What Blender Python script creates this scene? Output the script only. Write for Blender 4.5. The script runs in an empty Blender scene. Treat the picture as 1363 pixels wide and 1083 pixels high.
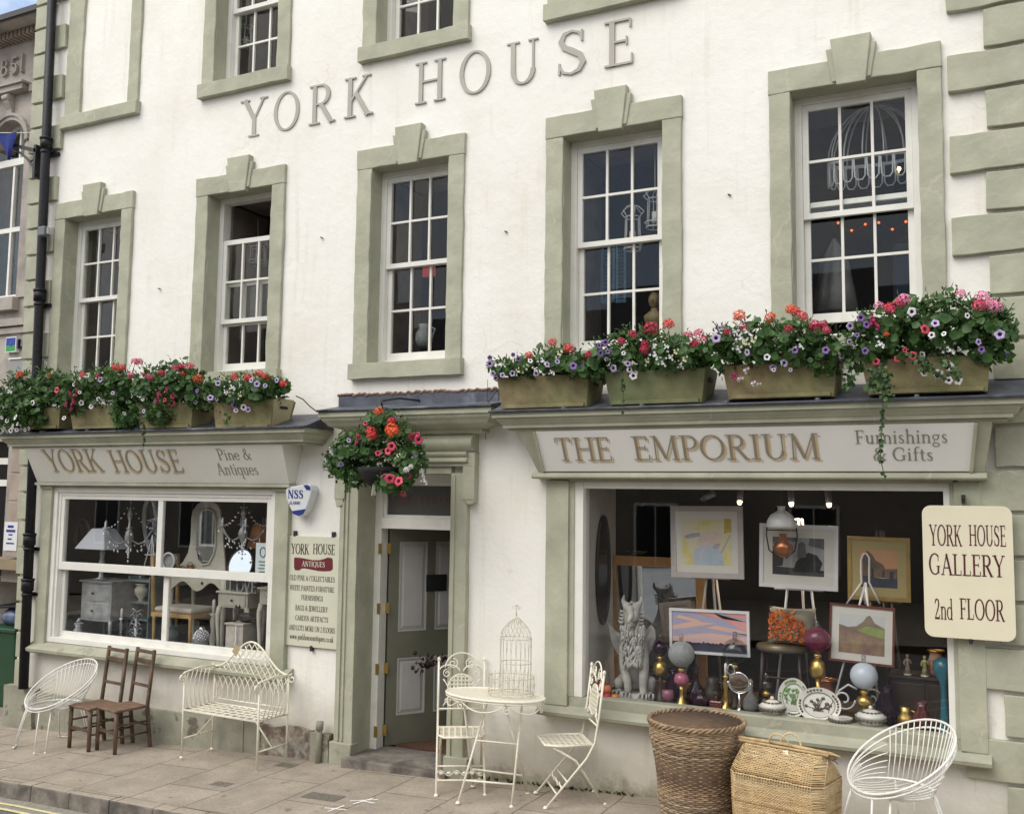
import bpy, math, random
from mathutils import Vector, Matrix, noise
R = math.radians
PI = math.pi
rnd = random.Random(7)
scene = bpy.context.scene

# ---------------------------------------------------------------- camera
IW, IH, FPX = 1363.0, 1083.0, 1300.0
CAMP = Vector((0.0, -7.6, 2.39))
_ya, _pi, _ro = R(-26.37), R(5.3), R(0.75)
_f = Vector((math.sin(_ya)*math.cos(_pi), math.cos(_ya)*math.cos(_pi), math.sin(_pi)))
_r0 = Vector((math.cos(_ya), -math.sin(_ya), 0.0))
_u0 = _r0.cross(_f)
_r = _r0*math.cos(_ro) + _u0*math.sin(_ro)
_u = -_r0*math.sin(_ro) + _u0*math.cos(_ro)
cd = bpy.data.cameras.new('camera')
cam = bpy.data.objects.new('camera', cd)
scene.collection.objects.link(cam)
cam.matrix_world = Matrix(((_r.x, _u.x, -_f.x, CAMP.x), (_r.y, _u.y, -_f.y, CAMP.y), (_r.z, _u.z, -_f.z, CAMP.z), (0, 0, 0, 1)))
cd.sensor_width = 36.0
cd.sensor_fit = 'HORIZONTAL'
cd.lens = 36.0*FPX/IW
cd.clip_start = 0.05
cd.clip_end = 3000
scene.camera = cam

# ---------------------------------------------------------------- light
SUN_EL, SUN_AZ = R(50), R(-28)      # azimuth measured from straight out of the facade, towards the left
world = bpy.data.worlds.new('World')
scene.world = world
world.use_nodes = True
nt = world.node_tree
nt.nodes.clear()
wo = nt.nodes.new('ShaderNodeOutputWorld')
bg = nt.nodes.new('ShaderNodeBackground')
sky = nt.nodes.new('ShaderNodeTexSky')
sky.sky_type = 'NISHITA'
sky.sun_disc = False
sky.sun_elevation = SUN_EL
sky.sun_rotation = PI + SUN_AZ*-1
sky.air_density = 1.0
sky.dust_density = 1.4
sky.ozone_density = 1.5
# broken bright cloud over a blue sky
tc = nt.nodes.new('ShaderNodeTexCoord')
ns = nt.nodes.new('ShaderNodeTexNoise')
ns.inputs['Scale'].default_value = 2.3
ns.inputs['Detail'].default_value = 7.0
ns.inputs['Roughness'].default_value = 0.55
cr = nt.nodes.new('ShaderNodeValToRGB')
cr.color_ramp.elements[0].position = 0.42
cr.color_ramp.elements[1].position = 0.56
mx = nt.nodes.new('ShaderNodeMixRGB')
mx.inputs[2].default_value = (8.0, 7.75, 7.3, 1)
nt.links.new(tc.outputs['Generated'], ns.inputs['Vector'])
nt.links.new(ns.outputs['Fac'], cr.inputs['Fac'])
nt.links.new(cr.outputs['Color'], mx.inputs['Fac'])
nt.links.new(sky.outputs['Color'], mx.inputs[1])
nt.links.new(mx.outputs['Color'], bg.inputs['Color'])
nt.links.new(bg.outputs['Background'], wo.inputs['Surface'])
bg.inputs['Strength'].default_value = 0.13

sl = bpy.data.lights.new('sun', 'SUN')
sun = bpy.data.objects.new('sun', sl)
scene.collection.objects.link(sun)
sl.energy = 1.25
sl.angle = R(45)
sl.color = (1.0, 0.955, 0.875)
_sd = Vector((math.sin(SUN_AZ)*math.cos(SUN_EL), -math.cos(SUN_AZ)*math.cos(SUN_EL), math.sin(SUN_EL)))
sun.rotation_euler = _sd.to_track_quat('Z', 'Y').to_euler()
scene.view_settings.view_transform = 'Standard'
scene.view_settings.look = 'None'
scene.view_settings.exposure = 0.78
scene.view_settings.gamma = 1.0
scene.cycles.max_bounces = 10
scene.cycles.transparent_max_bounces = 24
scene.cycles.glossy_bounces = 4

# ---------------------------------------------------------------- helpers
def ray(px, py):
    return _f*FPX + _r*(px-IW/2) - _u*(py-IH/2)
def at(px, py, y=0.0):
    """the point of the plane y = const seen at a pixel of the photograph -> (x, z)"""
    a = ray(px, py)
    t = (y-CAMP.y)/a.y
    return a.x*t, CAMP.z+a.z*t
def at3(px, py, y=0.0):
    x, z = at(px, py, y)
    return Vector((x, y, z))
def mpp(px, py, y):
    """metres per photo pixel at that spot"""
    return (at3(px, py, y)-CAMP).dot(_f)/FPX
def gz(x):
    """the pavement climbs gently to the right"""
    return 0.038*(x+4.2)
def gpt(px, py):
    a = ray(px, py)
    t = (0.038*4.2-CAMP.z)/(a.z-0.038*a.x)
    return a.x*t, CAMP.y+a.y*t

COL = scene.collection
class MB:
    def __init__(s):
        s.v = []; s.f = []; s.m = []; s.s = []
    def add(s, vs, fs, m=0, sm=False):
        b = len(s.v)
        s.v.extend([tuple(p) for p in vs])
        for q in fs:
            s.f.append(tuple(b+i for i in q)); s.m.append(m); s.s.append(sm)
    def box(s, x0, x1, y0, y1, z0, z1, m=0, taper=None):
        s.hexa([(x0,y0,z0),(x1,y0,z0),(x1,y1,z0),(x0,y1,z0),(x0,y0,z1),(x1,y0,z1),(x1,y1,z1),(x0,y1,z1)], m)
    def hexa(s, p, m=0):
        s.add(p, [(0,3,2,1),(4,5,6,7),(0,1,5,4),(1,2,6,5),(2,3,7,6),(3,0,4,7)], m)
    def quad(s, a, b, c, d, m=0):
        s.add([a,b,c,d], [(0,1,2,3)], m)
    def rbox(s, x0, x1, y0, y1, z0, z1, amp=0.003, seg=0.12, m=0):
        """hand-finished block: long faces broken up and a little uneven"""
        nx = max(1, int((x1-x0)/seg)); nz = max(1, int((z1-z0)/seg))
        def P(i, k, front):
            x = x0+(x1-x0)*i/nx; z = z0+(z1-z0)*k/nz
            j = Vector((x*7.3, 3.1 if front else 9.7, z*7.3))
            n = noise.noise_vector(j)*amp*1.6
            ex = n.x if i in (0, nx) else 0; ez = n.z if k in (0, nz) else 0
            return (x+ex, (y0 if front else y1)+(n.y*0.7 if front else 0), z+ez)
        A = [[P(i,k,True) for k in range(nz+1)] for i in range(nx+1)]
        vs = [A[i][k] for i in range(nx+1) for k in range(nz+1)]
        nn = len(vs)
        fs = [(i*(nz+1)+k, (i+1)*(nz+1)+k, (i+1)*(nz+1)+k+1, i*(nz+1)+k+1) for i in range(nx) for k in range(nz)]
        vs2 = [(p[0], y1, p[2]) for p in vs]
        loop = [i*(nz+1) for i in range(nx+1)] + [nx*(nz+1)+k for k in range(1,nz+1)] + [i*(nz+1)+nz for i in range(nx-1,-1,-1)] + [k for k in range(nz-1,0,-1)]
        L = len(loop)
        side = [(loop[j], loop[j]+nn, loop[(j+1)%L]+nn, loop[(j+1)%L]) for j in range(L)]
        s.add(vs+vs2, fs+side, m)
    def prism(s, pts, y0, y1, m=0, axis='y'):
        """outline given as (x,z), given real thickness along y"""
        n = len(pts)
        if axis == 'y':
            vs = [(p[0], y0, p[1]) for p in pts]+[(p[0], y1, p[1]) for p in pts]
        elif axis == 'x':
            vs = [(y0, p[0], p[1]) for p in pts]+[(y1, p[0], p[1]) for p in pts]
        else:
            vs = [(p[0], p[1], y0) for p in pts]+[(p[0], p[1], y1) for p in pts]
        fs = [tuple(range(n)), tuple(range(2*n-1, n-1, -1))]+[(i, i+n, (i+1)%n+n, (i+1)%n) for i in range(n)]
        s.add(vs, fs, m)
    def tube(s, pts, r, n=6, closed=False, m=0, r2=None, flat=None):
        pts = [Vector(p) for p in pts]
        N = len(pts)
        if N < 2: return
        rings = []
        prev = None
        for i, p in enumerate(pts):
            a = pts[(i-1) % N] if (closed or i > 0) else p
            b = pts[(i+1) % N] if (closed or i < N-1) else p
            t = (b-a)
            if t.length < 1e-9: t = Vector((0,0,1))
            t.normalize()
            if prev is None:
                up = Vector((0,0,1)) if abs(t.z) < 0.9 else Vector((1,0,0))
                u = t.cross(up).normalized()
            else:
                u = prev-t*prev.dot(t)
                if u.length < 1e-6:
                    u = t.cross(Vector((0.3,0.5,0.8)))
                u.normalize()
            prev = u
            w = t.cross(u)
            rr = r if r2 is None else r+(r2-r)*i/(N-1)
            fy = flat or 1.0
            rings.append([p+u*math.cos(2*PI*k/n)*rr+w*math.sin(2*PI*k/n)*rr*fy for k in range(n)])
        vs = [q for ring in rings for q in ring]
        fs = []
        for i in range(N if closed else N-1):
            j = (i+1) % N
            for k in range(n):
                fs.append((i*n+k, i*n+(k+1)%n, j*n+(k+1)%n, j*n+k))
        if not closed:
            fs.append(tuple(range(n-1,-1,-1))); fs.append(tuple((N-1)*n+k for k in range(n)))
        s.add(vs, fs, m, n > 4)
    def bar(s, p, q, w, t, m=0, up=(0,0,1)):
        p = Vector(p); q = Vector(q); d = (q-p).normalized()
        u = d.cross(Vector(up))
        if u.length < 1e-5: u = d.cross(Vector((1,0,0)))
        u.normalize(); v = u.cross(d).normalized()
        u = u*w/2; v = v*t/2
        s.hexa([p-u-v, p+u-v, q+u-v, q-u-v, p-u+v, p+u+v, q+u+v, q-u+v], m)
    def lathe(s, prof, c=(0,0,0), n=20, m=0, sx=1, sy=1):
        c = Vector(c)
        vs = []; fs = []
        K = len(prof)
        for (r, z) in prof:
            for k in range(n):
                a = 2*PI*k/n
                vs.append((c.x+r*math.cos(a)*sx, c.y+r*math.sin(a)*sy, c.z+z))
        for i in range(K-1):
            for k in range(n):
                fs.append((i*n+k, i*n+(k+1)%n, (i+1)*n+(k+1)%n, (i+1)*n+k))
        if prof[0][0] > 1e-4: fs.append(tuple(range(n-1,-1,-1)))
        if prof[-1][0] > 1e-4: fs.append(tuple((K-1)*n+k for k in range(n)))
        s.add(vs, fs, m, True)
    def ball(s, c, r, n=12, m=0):
        if not hasattr(r, '__len__'): r = (r,r,r)
        h = max(4, n//2)
        vs = []; fs = []
        for i in range(h+1):
            th = PI*i/h
            for k in range(n):
                a = 2*PI*k/n
                vs.append((c[0]+r[0]*math.sin(th)*math.cos(a), c[1]+r[1]*math.sin(th)*math.sin(a), c[2]+r[2]*math.cos(th)))
        for i in range(h):
            for k in range(n):
                fs.append((i*n+k, (i+1)*n+k, (i+1)*n+(k+1)%n, i*n+(k+1)%n))
        s.add(vs, fs, m, True)
    def map(s, fn):
        s.v = [tuple(fn(Vector(p))) for p in s.v]; return s
    def build(s, name, mats, parent=None, world=True, bevel=0, label=None, dup=None):
        if not isinstance(mats, (list, tuple)): mats = [mats]
        off = Vector((0,0,0))
        if world and parent is not None:
            p = parent
            while p is not None:
                off += p.location; p = p.parent
        me = bpy.data.meshes.new(name)
        me.from_pydata([(p[0]-off.x, p[1]-off.y, p[2]-off.z) for p in s.v], [], s.f)
        for q in mats: me.materials.append(q)
        me.polygons.foreach_set('material_index', s.m)
        me.polygons.foreach_set('use_smooth', s.s)
        me.update()
        o = bpy.data.objects.new(name, me)
        COL.objects.link(o)
        if parent is not None: o.parent = parent
        if bevel:
            b = o.modifiers.new('bevel', 'BEVEL')
            b.width = bevel; b.segments = 2; b.limit_method = 'ANGLE'; b.angle_limit = R(40)
        if label: o['label'] = label
        return o

def tag(o, label, cat, group=None):
    o['label'] = label; o['category'] = cat
    if group: o['group'] = group
    return o
def thing(name, label, cat, loc=(0,0,0), rz=0.0, group=None):
    o = bpy.data.objects.new(name, None)
    o.empty_display_size = 0.1
    COL.objects.link(o)
    o.location = loc; o.rotation_euler = (0,0,rz)
    return tag(o, label, cat, group)
def dup(root, loc, rz=0.0, label=None, sc=None):
    def cp(o, par):
        c = o.copy(); COL.objects.link(c); c.parent = par
        for ch in list(o.children): cp(ch, c)
        return c
    c = cp(root, None)
    c.location = loc; c.rotation_euler = (0,0,rz)
    if sc: c.scale = sc
    if label: c['label'] = label
    return c
def struct(o):
    o['kind'] = 'structure'; return o

# ---------------------------------------------------------------- materials
def mat(name, col, rough=0.7, metal=0.0, var=0.0, vs=4.0, bump=0.0, bs=60.0, col2=None, c2=(0.45,0.62), c2s=3.0, spec=0.5, trans=0.0, emit=None, es=1.0, coat=0.0):
    m = bpy.data.materials.new(name); m.use_nodes = True
    t = m.node_tree; b = t.nodes['Principled BSDF']
    b.inputs['Base Color'].default_value = (*col, 1)
    b.inputs['Roughness'].default_value = rough
    b.inputs['Metallic'].default_value = metal
    b.inputs['Specular IOR Level'].default_value = spec
    if coat: b.inputs['Coat Weight'].default_value = coat
    if trans: b.inputs['Transmission Weight'].default_value = trans
    if emit:
        b.inputs['Emission Color'].default_value = (*emit, 1); b.inputs['Emission Strength'].default_value = es
    L = t.links
    co = t.nodes.new('ShaderNodeTexCoord')
    src = None
    if col2 is not None:
        n = t.nodes.new('ShaderNodeTexNoise'); n.inputs['Scale'].default_value = c2s; n.inputs['Detail'].default_value = 6; n.inputs['Roughness'].default_value = 0.65
        L.new(co.outputs['Object'], n.inputs['Vector'])
        r = t.nodes.new('ShaderNodeValToRGB')
        r.color_ramp.elements[0].position = c2[0]; r.color_ramp.elements[1].position = c2[1]
        r.color_ramp.elements[0].color = (*col, 1); r.color_ramp.elements[1].color = (*col2, 1)
        L.new(n.outputs['Fac'], r.inputs['Fac']); src = r.outputs['Color']
    if var:
        n2 = t.nodes.new('ShaderNodeTexNoise'); n2.inputs['Scale'].default_value = vs; n2.inputs['Detail'].default_value = 5
        L.new(co.outputs['Object'], n2.inputs['Vector'])
        mr = t.nodes.new('ShaderNodeMapRange'); mr.inputs['From Min'].default_value = 0.3; mr.inputs['From Max'].default_value = 0.7
        mr.inputs['To Min'].default_value = 1-var; mr.inputs['To Max'].default_value = 1+var
        L.new(n2.outputs['Fac'], mr.inputs['Value'])
        mm = t.nodes.new('ShaderNodeMixRGB'); mm.blend_type = 'MULTIPLY'; mm.inputs['Fac'].default_value = 1
        if src: L.new(src, mm.inputs[1])
        else: mm.inputs[1].default_value = (*col, 1)
        L.new(mr.outputs['Result'], mm.inputs[2]); src = mm.outputs['Color']
    if src: L.new(src, b.inputs['Base Color'])
    if bump:
        n3 = t.nodes.new('ShaderNodeTexNoise'); n3.inputs['Scale'].default_value = bs; n3.inputs['Detail'].default_value = 6
        L.new(co.outputs['Object'], n3.inputs['Vector'])
        bp = t.nodes.new('ShaderNodeBump'); bp.inputs['Strength'].default_value = bump; bp.inputs['Distance'].default_value = 0.01
        L.new(n3.outputs['Fac'], bp.inputs['Height']); L.new(bp.outputs['Normal'], b.inputs['Normal'])
    return m

def glassmat(name, tint=(0.9,0.93,0.92), ior=1.5, rough=0.01):
    m = bpy.data.materials.new(name); m.use_nodes = True
    t = m.node_tree; t.nodes.clear()
    o = t.nodes.new('ShaderNodeOutputMaterial'); x = t.nodes.new('ShaderNodeMixShader')
    f = t.nodes.new('ShaderNodeFresnel'); f.inputs['IOR'].default_value = ior
    # the node flips the index on back faces: feed it the inverse there, so a pane never mirrors totally from inside
    ge = t.nodes.new('ShaderNodeNewGeometry'); mi = t.nodes.new('ShaderNodeMapRange'); mi.inputs['To Min'].default_value = ior; mi.inputs['To Max'].default_value = 1/ior
    t.links.new(ge.outputs['Backfacing'], mi.inputs['Value']); t.links.new(mi.outputs['Result'], f.inputs['IOR'])
    tr = t.nodes.new('ShaderNodeBsdfTransparent'); tr.inputs['Color'].default_value = (*tint, 1)
    g = t.nodes.new('ShaderNodeBsdfGlossy'); g.inputs['Roughness'].default_value = rough; g.inputs['Color'].default_value = (1,1,1,1)
    t.links.new(f.outputs[0], x.inputs[0]); t.links.new(tr.outputs[0], x.inputs[1]); t.links.new(g.outputs[0], x.inputs[2]); t.links.new(x.outputs[0], o.inputs[0])
    return m

M = {}
# lime-washed render: faint blotches, rain streaks, fine pitted bump
def render_mat():
    m = mat('white_render', (0.80,0.775,0.715), 0.9)
    t = m.node_tree; b = t.nodes['Principled BSDF']; L = t.links
    co = t.nodes.new('ShaderNodeTexCoord')
    def nz(scale, det, vec=None, rg=0.6):
        n = t.nodes.new('ShaderNodeTexNoise'); n.inputs['Scale'].default_value = scale; n.inputs['Detail'].default_value = det; n.inputs['Roughness'].default_value = rg
        L.new(vec or co.outputs['Object'], n.inputs['Vector']); return n.outputs['Fac']
    def ramp(v, p0, p1, c0, c1):
        r = t.nodes.new('ShaderNodeValToRGB'); r.color_ramp.elements[0].position = p0; r.color_ramp.elements[1].position = p1
        r.color_ramp.elements[0].color = (*c0,1); r.color_ramp.elements[1].color = (*c1,1); L.new(v, r.inputs['Fac']); return r.outputs['Color']
    def mul(a, c, fac=1.0):
        x = t.nodes.new('ShaderNodeMixRGB'); x.blend_type = 'MULTIPLY'; x.inputs['Fac'].default_value = fac; L.new(a, x.inputs[1]); L.new(c, x.inputs[2]); return x.outputs['Color']
    base = ramp(nz(1.1, 5), 0.35, 0.68, (0.81,0.80,0.755), (0.765,0.745,0.685))
    mp = t.nodes.new('ShaderNodeMapping'); mp.inputs['Scale'].default_value = (6.0, 6.0, 0.45); L.new(co.outputs['Object'], mp.inputs['Vector'])
    streak = ramp(nz(1.6, 5, mp.outputs['Vector']), 0.56, 0.78, (1,1,1), (0.88,0.86,0.80))
    base = mul(base, streak, 0.9)
    base = mul(base, ramp(nz(0.55, 8, None, 0.7), 0.52, 0.75, (1,1,1), (0.93,0.915,0.87)), 0.9)
    vo = t.nodes.new('ShaderNodeTexVoronoi'); vo.feature = 'DISTANCE_TO_EDGE'; vo.inputs['Scale'].default_value = 0.8
    dn = t.nodes.new('ShaderNodeTexNoise'); dn.inputs['Scale'].default_value = 2.5; dn.inputs['Detail'].default_value = 6; L.new(co.outputs['Object'], dn.inputs['Vector'])
    dm = t.nodes.new('ShaderNodeMixRGB'); dm.blend_type = 'ADD'; dm.inputs['Fac'].default_value = 0.5; L.new(co.outputs['Object'], dm.inputs[1]); L.new(dn.outputs['Color'], dm.inputs[2]); L.new(dm.outputs[0], vo.inputs['Vector'])
    ck = ramp(vo.outputs['Distance'], 0.0, 0.006, (0.90,0.88,0.83), (1,1,1))
    cm = ramp(nz(0.7, 3), 0.52, 0.58, (0,0,0), (1,1,1))
    cx = t.nodes.new('ShaderNodeMixRGB'); L.new(cm, cx.inputs['Fac']); cx.inputs[1].default_value = (1,1,1,1); L.new(ck, cx.inputs[2])
    base = mul(base, cx.outputs['Color'])
    # splash-back grime rising from the pavement
    sp = t.nodes.new('ShaderNodeSeparateXYZ'); L.new(co.outputs['Object'], sp.inputs[0])
    ad = t.nodes.new('ShaderNodeMath'); ad.operation = 'ADD'; L.new(sp.outputs['Z'], ad.inputs[0])
    sc = t.nodes.new('ShaderNodeMath'); sc.operation = 'MULTIPLY'; sc.inputs[1].default_value = 0.9; L.new(nz(2.2, 7, None, 0.7), sc.inputs[0]); L.new(sc.outputs[0], ad.inputs[1])
    mr = t.nodes.new('ShaderNodeMapRange'); mr.inputs['From Min'].default_value = 0.28; mr.inputs['From Max'].default_value = 1.1; L.new(ad.outputs[0], mr.inputs['Value'])
    gr = ramp(mr.outputs['Result'], 0.0, 1.0, (0.50,0.45,0.36), (1,1,1))
    base = mul(base, gr)
    mr2 = t.nodes.new('ShaderNodeMapRange'); mr2.inputs['From Min'].default_value = 0.40; mr2.inputs['From Max'].default_value = 0.60; L.new(ad.outputs[0], mr2.inputs['Value'])
    gr2 = ramp(mr2.outputs['Result'], 0.0, 1.0, (0.42,0.42,0.30), (1,1,1))
    base = mul(base, gr2)
    L.new(base, b.inputs['Base Color'])
    n1 = nz(9, 6); n2 = nz(90, 4)
    a = t.nodes.new('ShaderNodeMath'); a.operation = 'MULTIPLY'; a.inputs[1].default_value = 0.12; L.new(n2, a.inputs[0])
    a2 = t.nodes.new('ShaderNodeMath'); a2.operation = 'ADD'; L.new(n1, a2.inputs[0]); L.new(a.outputs[0], a2.inputs[1])
    bp = t.nodes.new('ShaderNodeBump'); bp.inputs['Strength'].default_value = 0.35; bp.inputs['Distance'].default_value = 0.02
    L.new(a2.outputs[0], bp.inputs['Height']); L.new(bp.outputs['Normal'], b.inputs['Normal'])
    return m
M['render'] = render_mat()
SAGE = (0.36,0.365,0.275)
M['sage'] = mat('sage_paint', SAGE, 0.75, var=0.13, vs=3.5, bump=0.4, bs=20, col2=(0.42,0.42,0.32), c2=(0.5,0.75), c2s=5)
M['sage_old'] = mat('weathered_sage_paint', (0.325,0.325,0.25), 0.8, var=0.16, vs=3.5, bump=0.35, bs=18, col2=(0.24,0.22,0.15), c2=(0.60,0.70), c2s=4.5)
M['sage_base'] = mat('stained_sage_plinth', (0.28,0.275,0.215), 0.85, var=0.22, vs=4, bump=0.5, bs=16, col2=(0.10,0.085,0.065), c2=(0.56,0.64), c2s=4.0)
M['chipped'] = mat('chipped_render', (0.20,0.15,0.12), 0.95, var=0.35, vs=14, bump=0.8, bs=30, col2=(0.33,0.31,0.26), c2=(0.45,0.55), c2s=9)
M['frame'] = mat('white_joinery', (0.74,0.73,0.68), 0.5, var=0.05, vs=5, col2=(0.66,0.64,0.57), c2=(0.55,0.75), c2s=7)
def weather(m, light, dark, scale=2.6):
    """old paint: pale brushed-over cracks, small dark chips"""
    t = m.node_tree; b = t.nodes['Principled BSDF']; L = t.links
    src = b.inputs['Base Color'].links[0].from_socket
    co = t.nodes.new('ShaderNodeTexCoord')
    n = t.nodes.new('ShaderNodeTexNoise'); n.inputs['Scale'].default_value = 4; n.inputs['Detail'].default_value = 5; L.new(co.outputs['Object'], n.inputs['Vector'])
    a = t.nodes.new('ShaderNodeMixRGB'); a.blend_type = 'ADD'; a.inputs['Fac'].default_value = 0.35; L.new(co.outputs['Object'], a.inputs[1]); L.new(n.outputs['Color'], a.inputs[2])
    v = t.nodes.new('ShaderNodeTexVoronoi'); v.feature = 'DISTANCE_TO_EDGE'; v.inputs['Scale'].default_value = scale; L.new(a.outputs[0], v.inputs['Vector'])
    r = t.nodes.new('ShaderNodeValToRGB'); r.color_ramp.elements[0].position = 0.0; r.color_ramp.elements[1].position = 0.022; r.color_ramp.elements[0].color = (1,1,1,1); r.color_ramp.elements[1].color = (0,0,0,1); L.new(v.outputs['Distance'], r.inputs['Fac'])
    k = t.nodes.new('ShaderNodeTexNoise'); k.inputs['Scale'].default_value = 1.9; k.inputs['Detail'].default_value = 3; L.new(co.outputs['Object'], k.inputs['Vector'])
    kr = t.nodes.new('ShaderNodeValToRGB'); kr.color_ramp.elements[0].position = 0.50; kr.color_ramp.elements[1].position = 0.60; L.new(k.outputs['Fac'], kr.inputs['Fac'])
    mm = t.nodes.new('ShaderNodeMath'); mm.operation = 'MULTIPLY'; L.new(r.outputs['Color'], mm.inputs[0]); L.new(kr.outputs['Color'], mm.inputs[1])
    x = t.nodes.new('ShaderNodeMixRGB'); L.new(mm.outputs[0], x.inputs['Fac']); L.new(src, x.inputs[1]); x.inputs[2].default_value = (*light, 1)
    c = t.nodes.new('ShaderNodeTexNoise'); c.inputs['Scale'].default_value = 13; c.inputs['Detail'].default_value = 6; c.inputs['Roughness'].default_value = 0.7; L.new(co.outputs['Object'], c.inputs['Vector'])
    cr_ = t.nodes.new('ShaderNodeValToRGB'); cr_.color_ramp.elements[0].position = 0.69; cr_.color_ramp.elements[1].position = 0.72; L.new(c.outputs['Fac'], cr_.inputs['Fac'])
    y = t.nodes.new('ShaderNodeMixRGB'); L.new(cr_.outputs['Color'], y.inputs['Fac']); L.new(x.outputs['Color'], y.inputs[1]); y.inputs[2].default_value = (*dark, 1)
    L.new(y.outputs['Color'], b.inputs['Base Color'])
weather(M['sage'], (0.435,0.43,0.335), (0.27,0.255,0.19), 1.7)
weather(M['sage_old'], (0.40,0.39,0.30), (0.17,0.15,0.11), 1.7)
M['fascia'] = mat('pale_grey_fascia', (0.77,0.765,0.73), 0.6, var=0.04, vs=2)
M['fascia2'] = mat('grey_green_fascia', (0.69,0.68,0.62), 0.6, var=0.05, vs=2)
M['taupe'] = mat('taupe_letter', (0.37,0.355,0.305), 0.6, var=0.05)
M['gilt'] = mat('gold_leaf', (0.60,0.46,0.27), 0.5, 0.1)
M['letter'] = mat('brown_grey_letter', (0.27,0.235,0.18), 0.5)
M['greylet'] = mat('grey_letter', (0.24,0.23,0.195), 0.5)
M['lead'] = mat('lead_sheet', (0.075,0.082,0.105), 0.5, 0.2, var=0.35, vs=6, col2=(0.16,0.17,0.20), c2=(0.5,0.7), c2s=5)
M['mortar'] = mat('mortar_fillet', (0.19,0.12,0.09), 0.95, var=0.4, vs=20, bump=0.9, bs=60)
M['glass'] = glassmat('window_glass', (0.965,0.975,0.97), ior=1.27)
M['shopglass'] = glassmat('shop_glass', (0.975,0.98,0.978), ior=1.42)
M['black'] = mat('black_paint', (0.008,0.008,0.011), 0.45, var=0.3, vs=20, bump=0.6, bs=35, spec=.3)
M['iron'] = mat('black_iron', (0.02,0.02,0.022), 0.5)
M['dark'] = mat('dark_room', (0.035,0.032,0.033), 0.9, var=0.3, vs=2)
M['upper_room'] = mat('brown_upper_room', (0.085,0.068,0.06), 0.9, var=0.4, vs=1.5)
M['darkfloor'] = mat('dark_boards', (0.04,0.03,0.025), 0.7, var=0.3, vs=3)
M['shopwall'] = mat('shop_side_wall', (0.42,0.40,0.37), 0.85, var=0.06)
M['brass'] = mat('brass', (0.62,0.42,0.13), 0.3, 0.9, var=0.1)
M['cream'] = mat('cream_enamel', (0.76,0.72,0.60), 0.45, var=0.07, vs=30, col2=(0.62,0.52,0.36), c2=(0.63,0.72), c2s=22)
M['whitewire'] = mat('white_enamel_wire', (0.75,0.74,0.69), 0.4, var=0.06, vs=30)
# ---------------------------------------------------------------- lettering: a roman face drawn stroke by stroke
T_, t_ = 0.135, 0.05
def _arc(cx, cy, rx, ry, a0, a1, T=T_, t=t_, n=None):
    n = n or max(6, int(abs(a1-a0)/14))
    out = []
    for i in range(n+1):
        a = R(a0+(a1-a0)*i/n)
        w = t+(T-t)*abs(math.cos(a))**1.3
        out.append((cx+rx*math.cos(a), cy+ry*math.sin(a), w))
    return out
def _l(x0, y0, x1, y1, w): return [(x0,y0,w),(x1,y1,w)]
def _st(x, y0=0.0, y1=1.0, w=T_, b=True, tp=True, sw=0.17):
    o = [_l(x,y0,x,y1,w)]
    if b: o.append(_l(x-sw,y0+0.022,x+sw,y0+0.022,0.045))
    if tp: o.append(_l(x-sw,y1-0.022,x+sw,y1-0.022,0.045))
    return o
def _sf(x, y, sw=0.15): return [_l(x-sw, y, x+sw, y, 0.045)]
XH = 0.62
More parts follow.
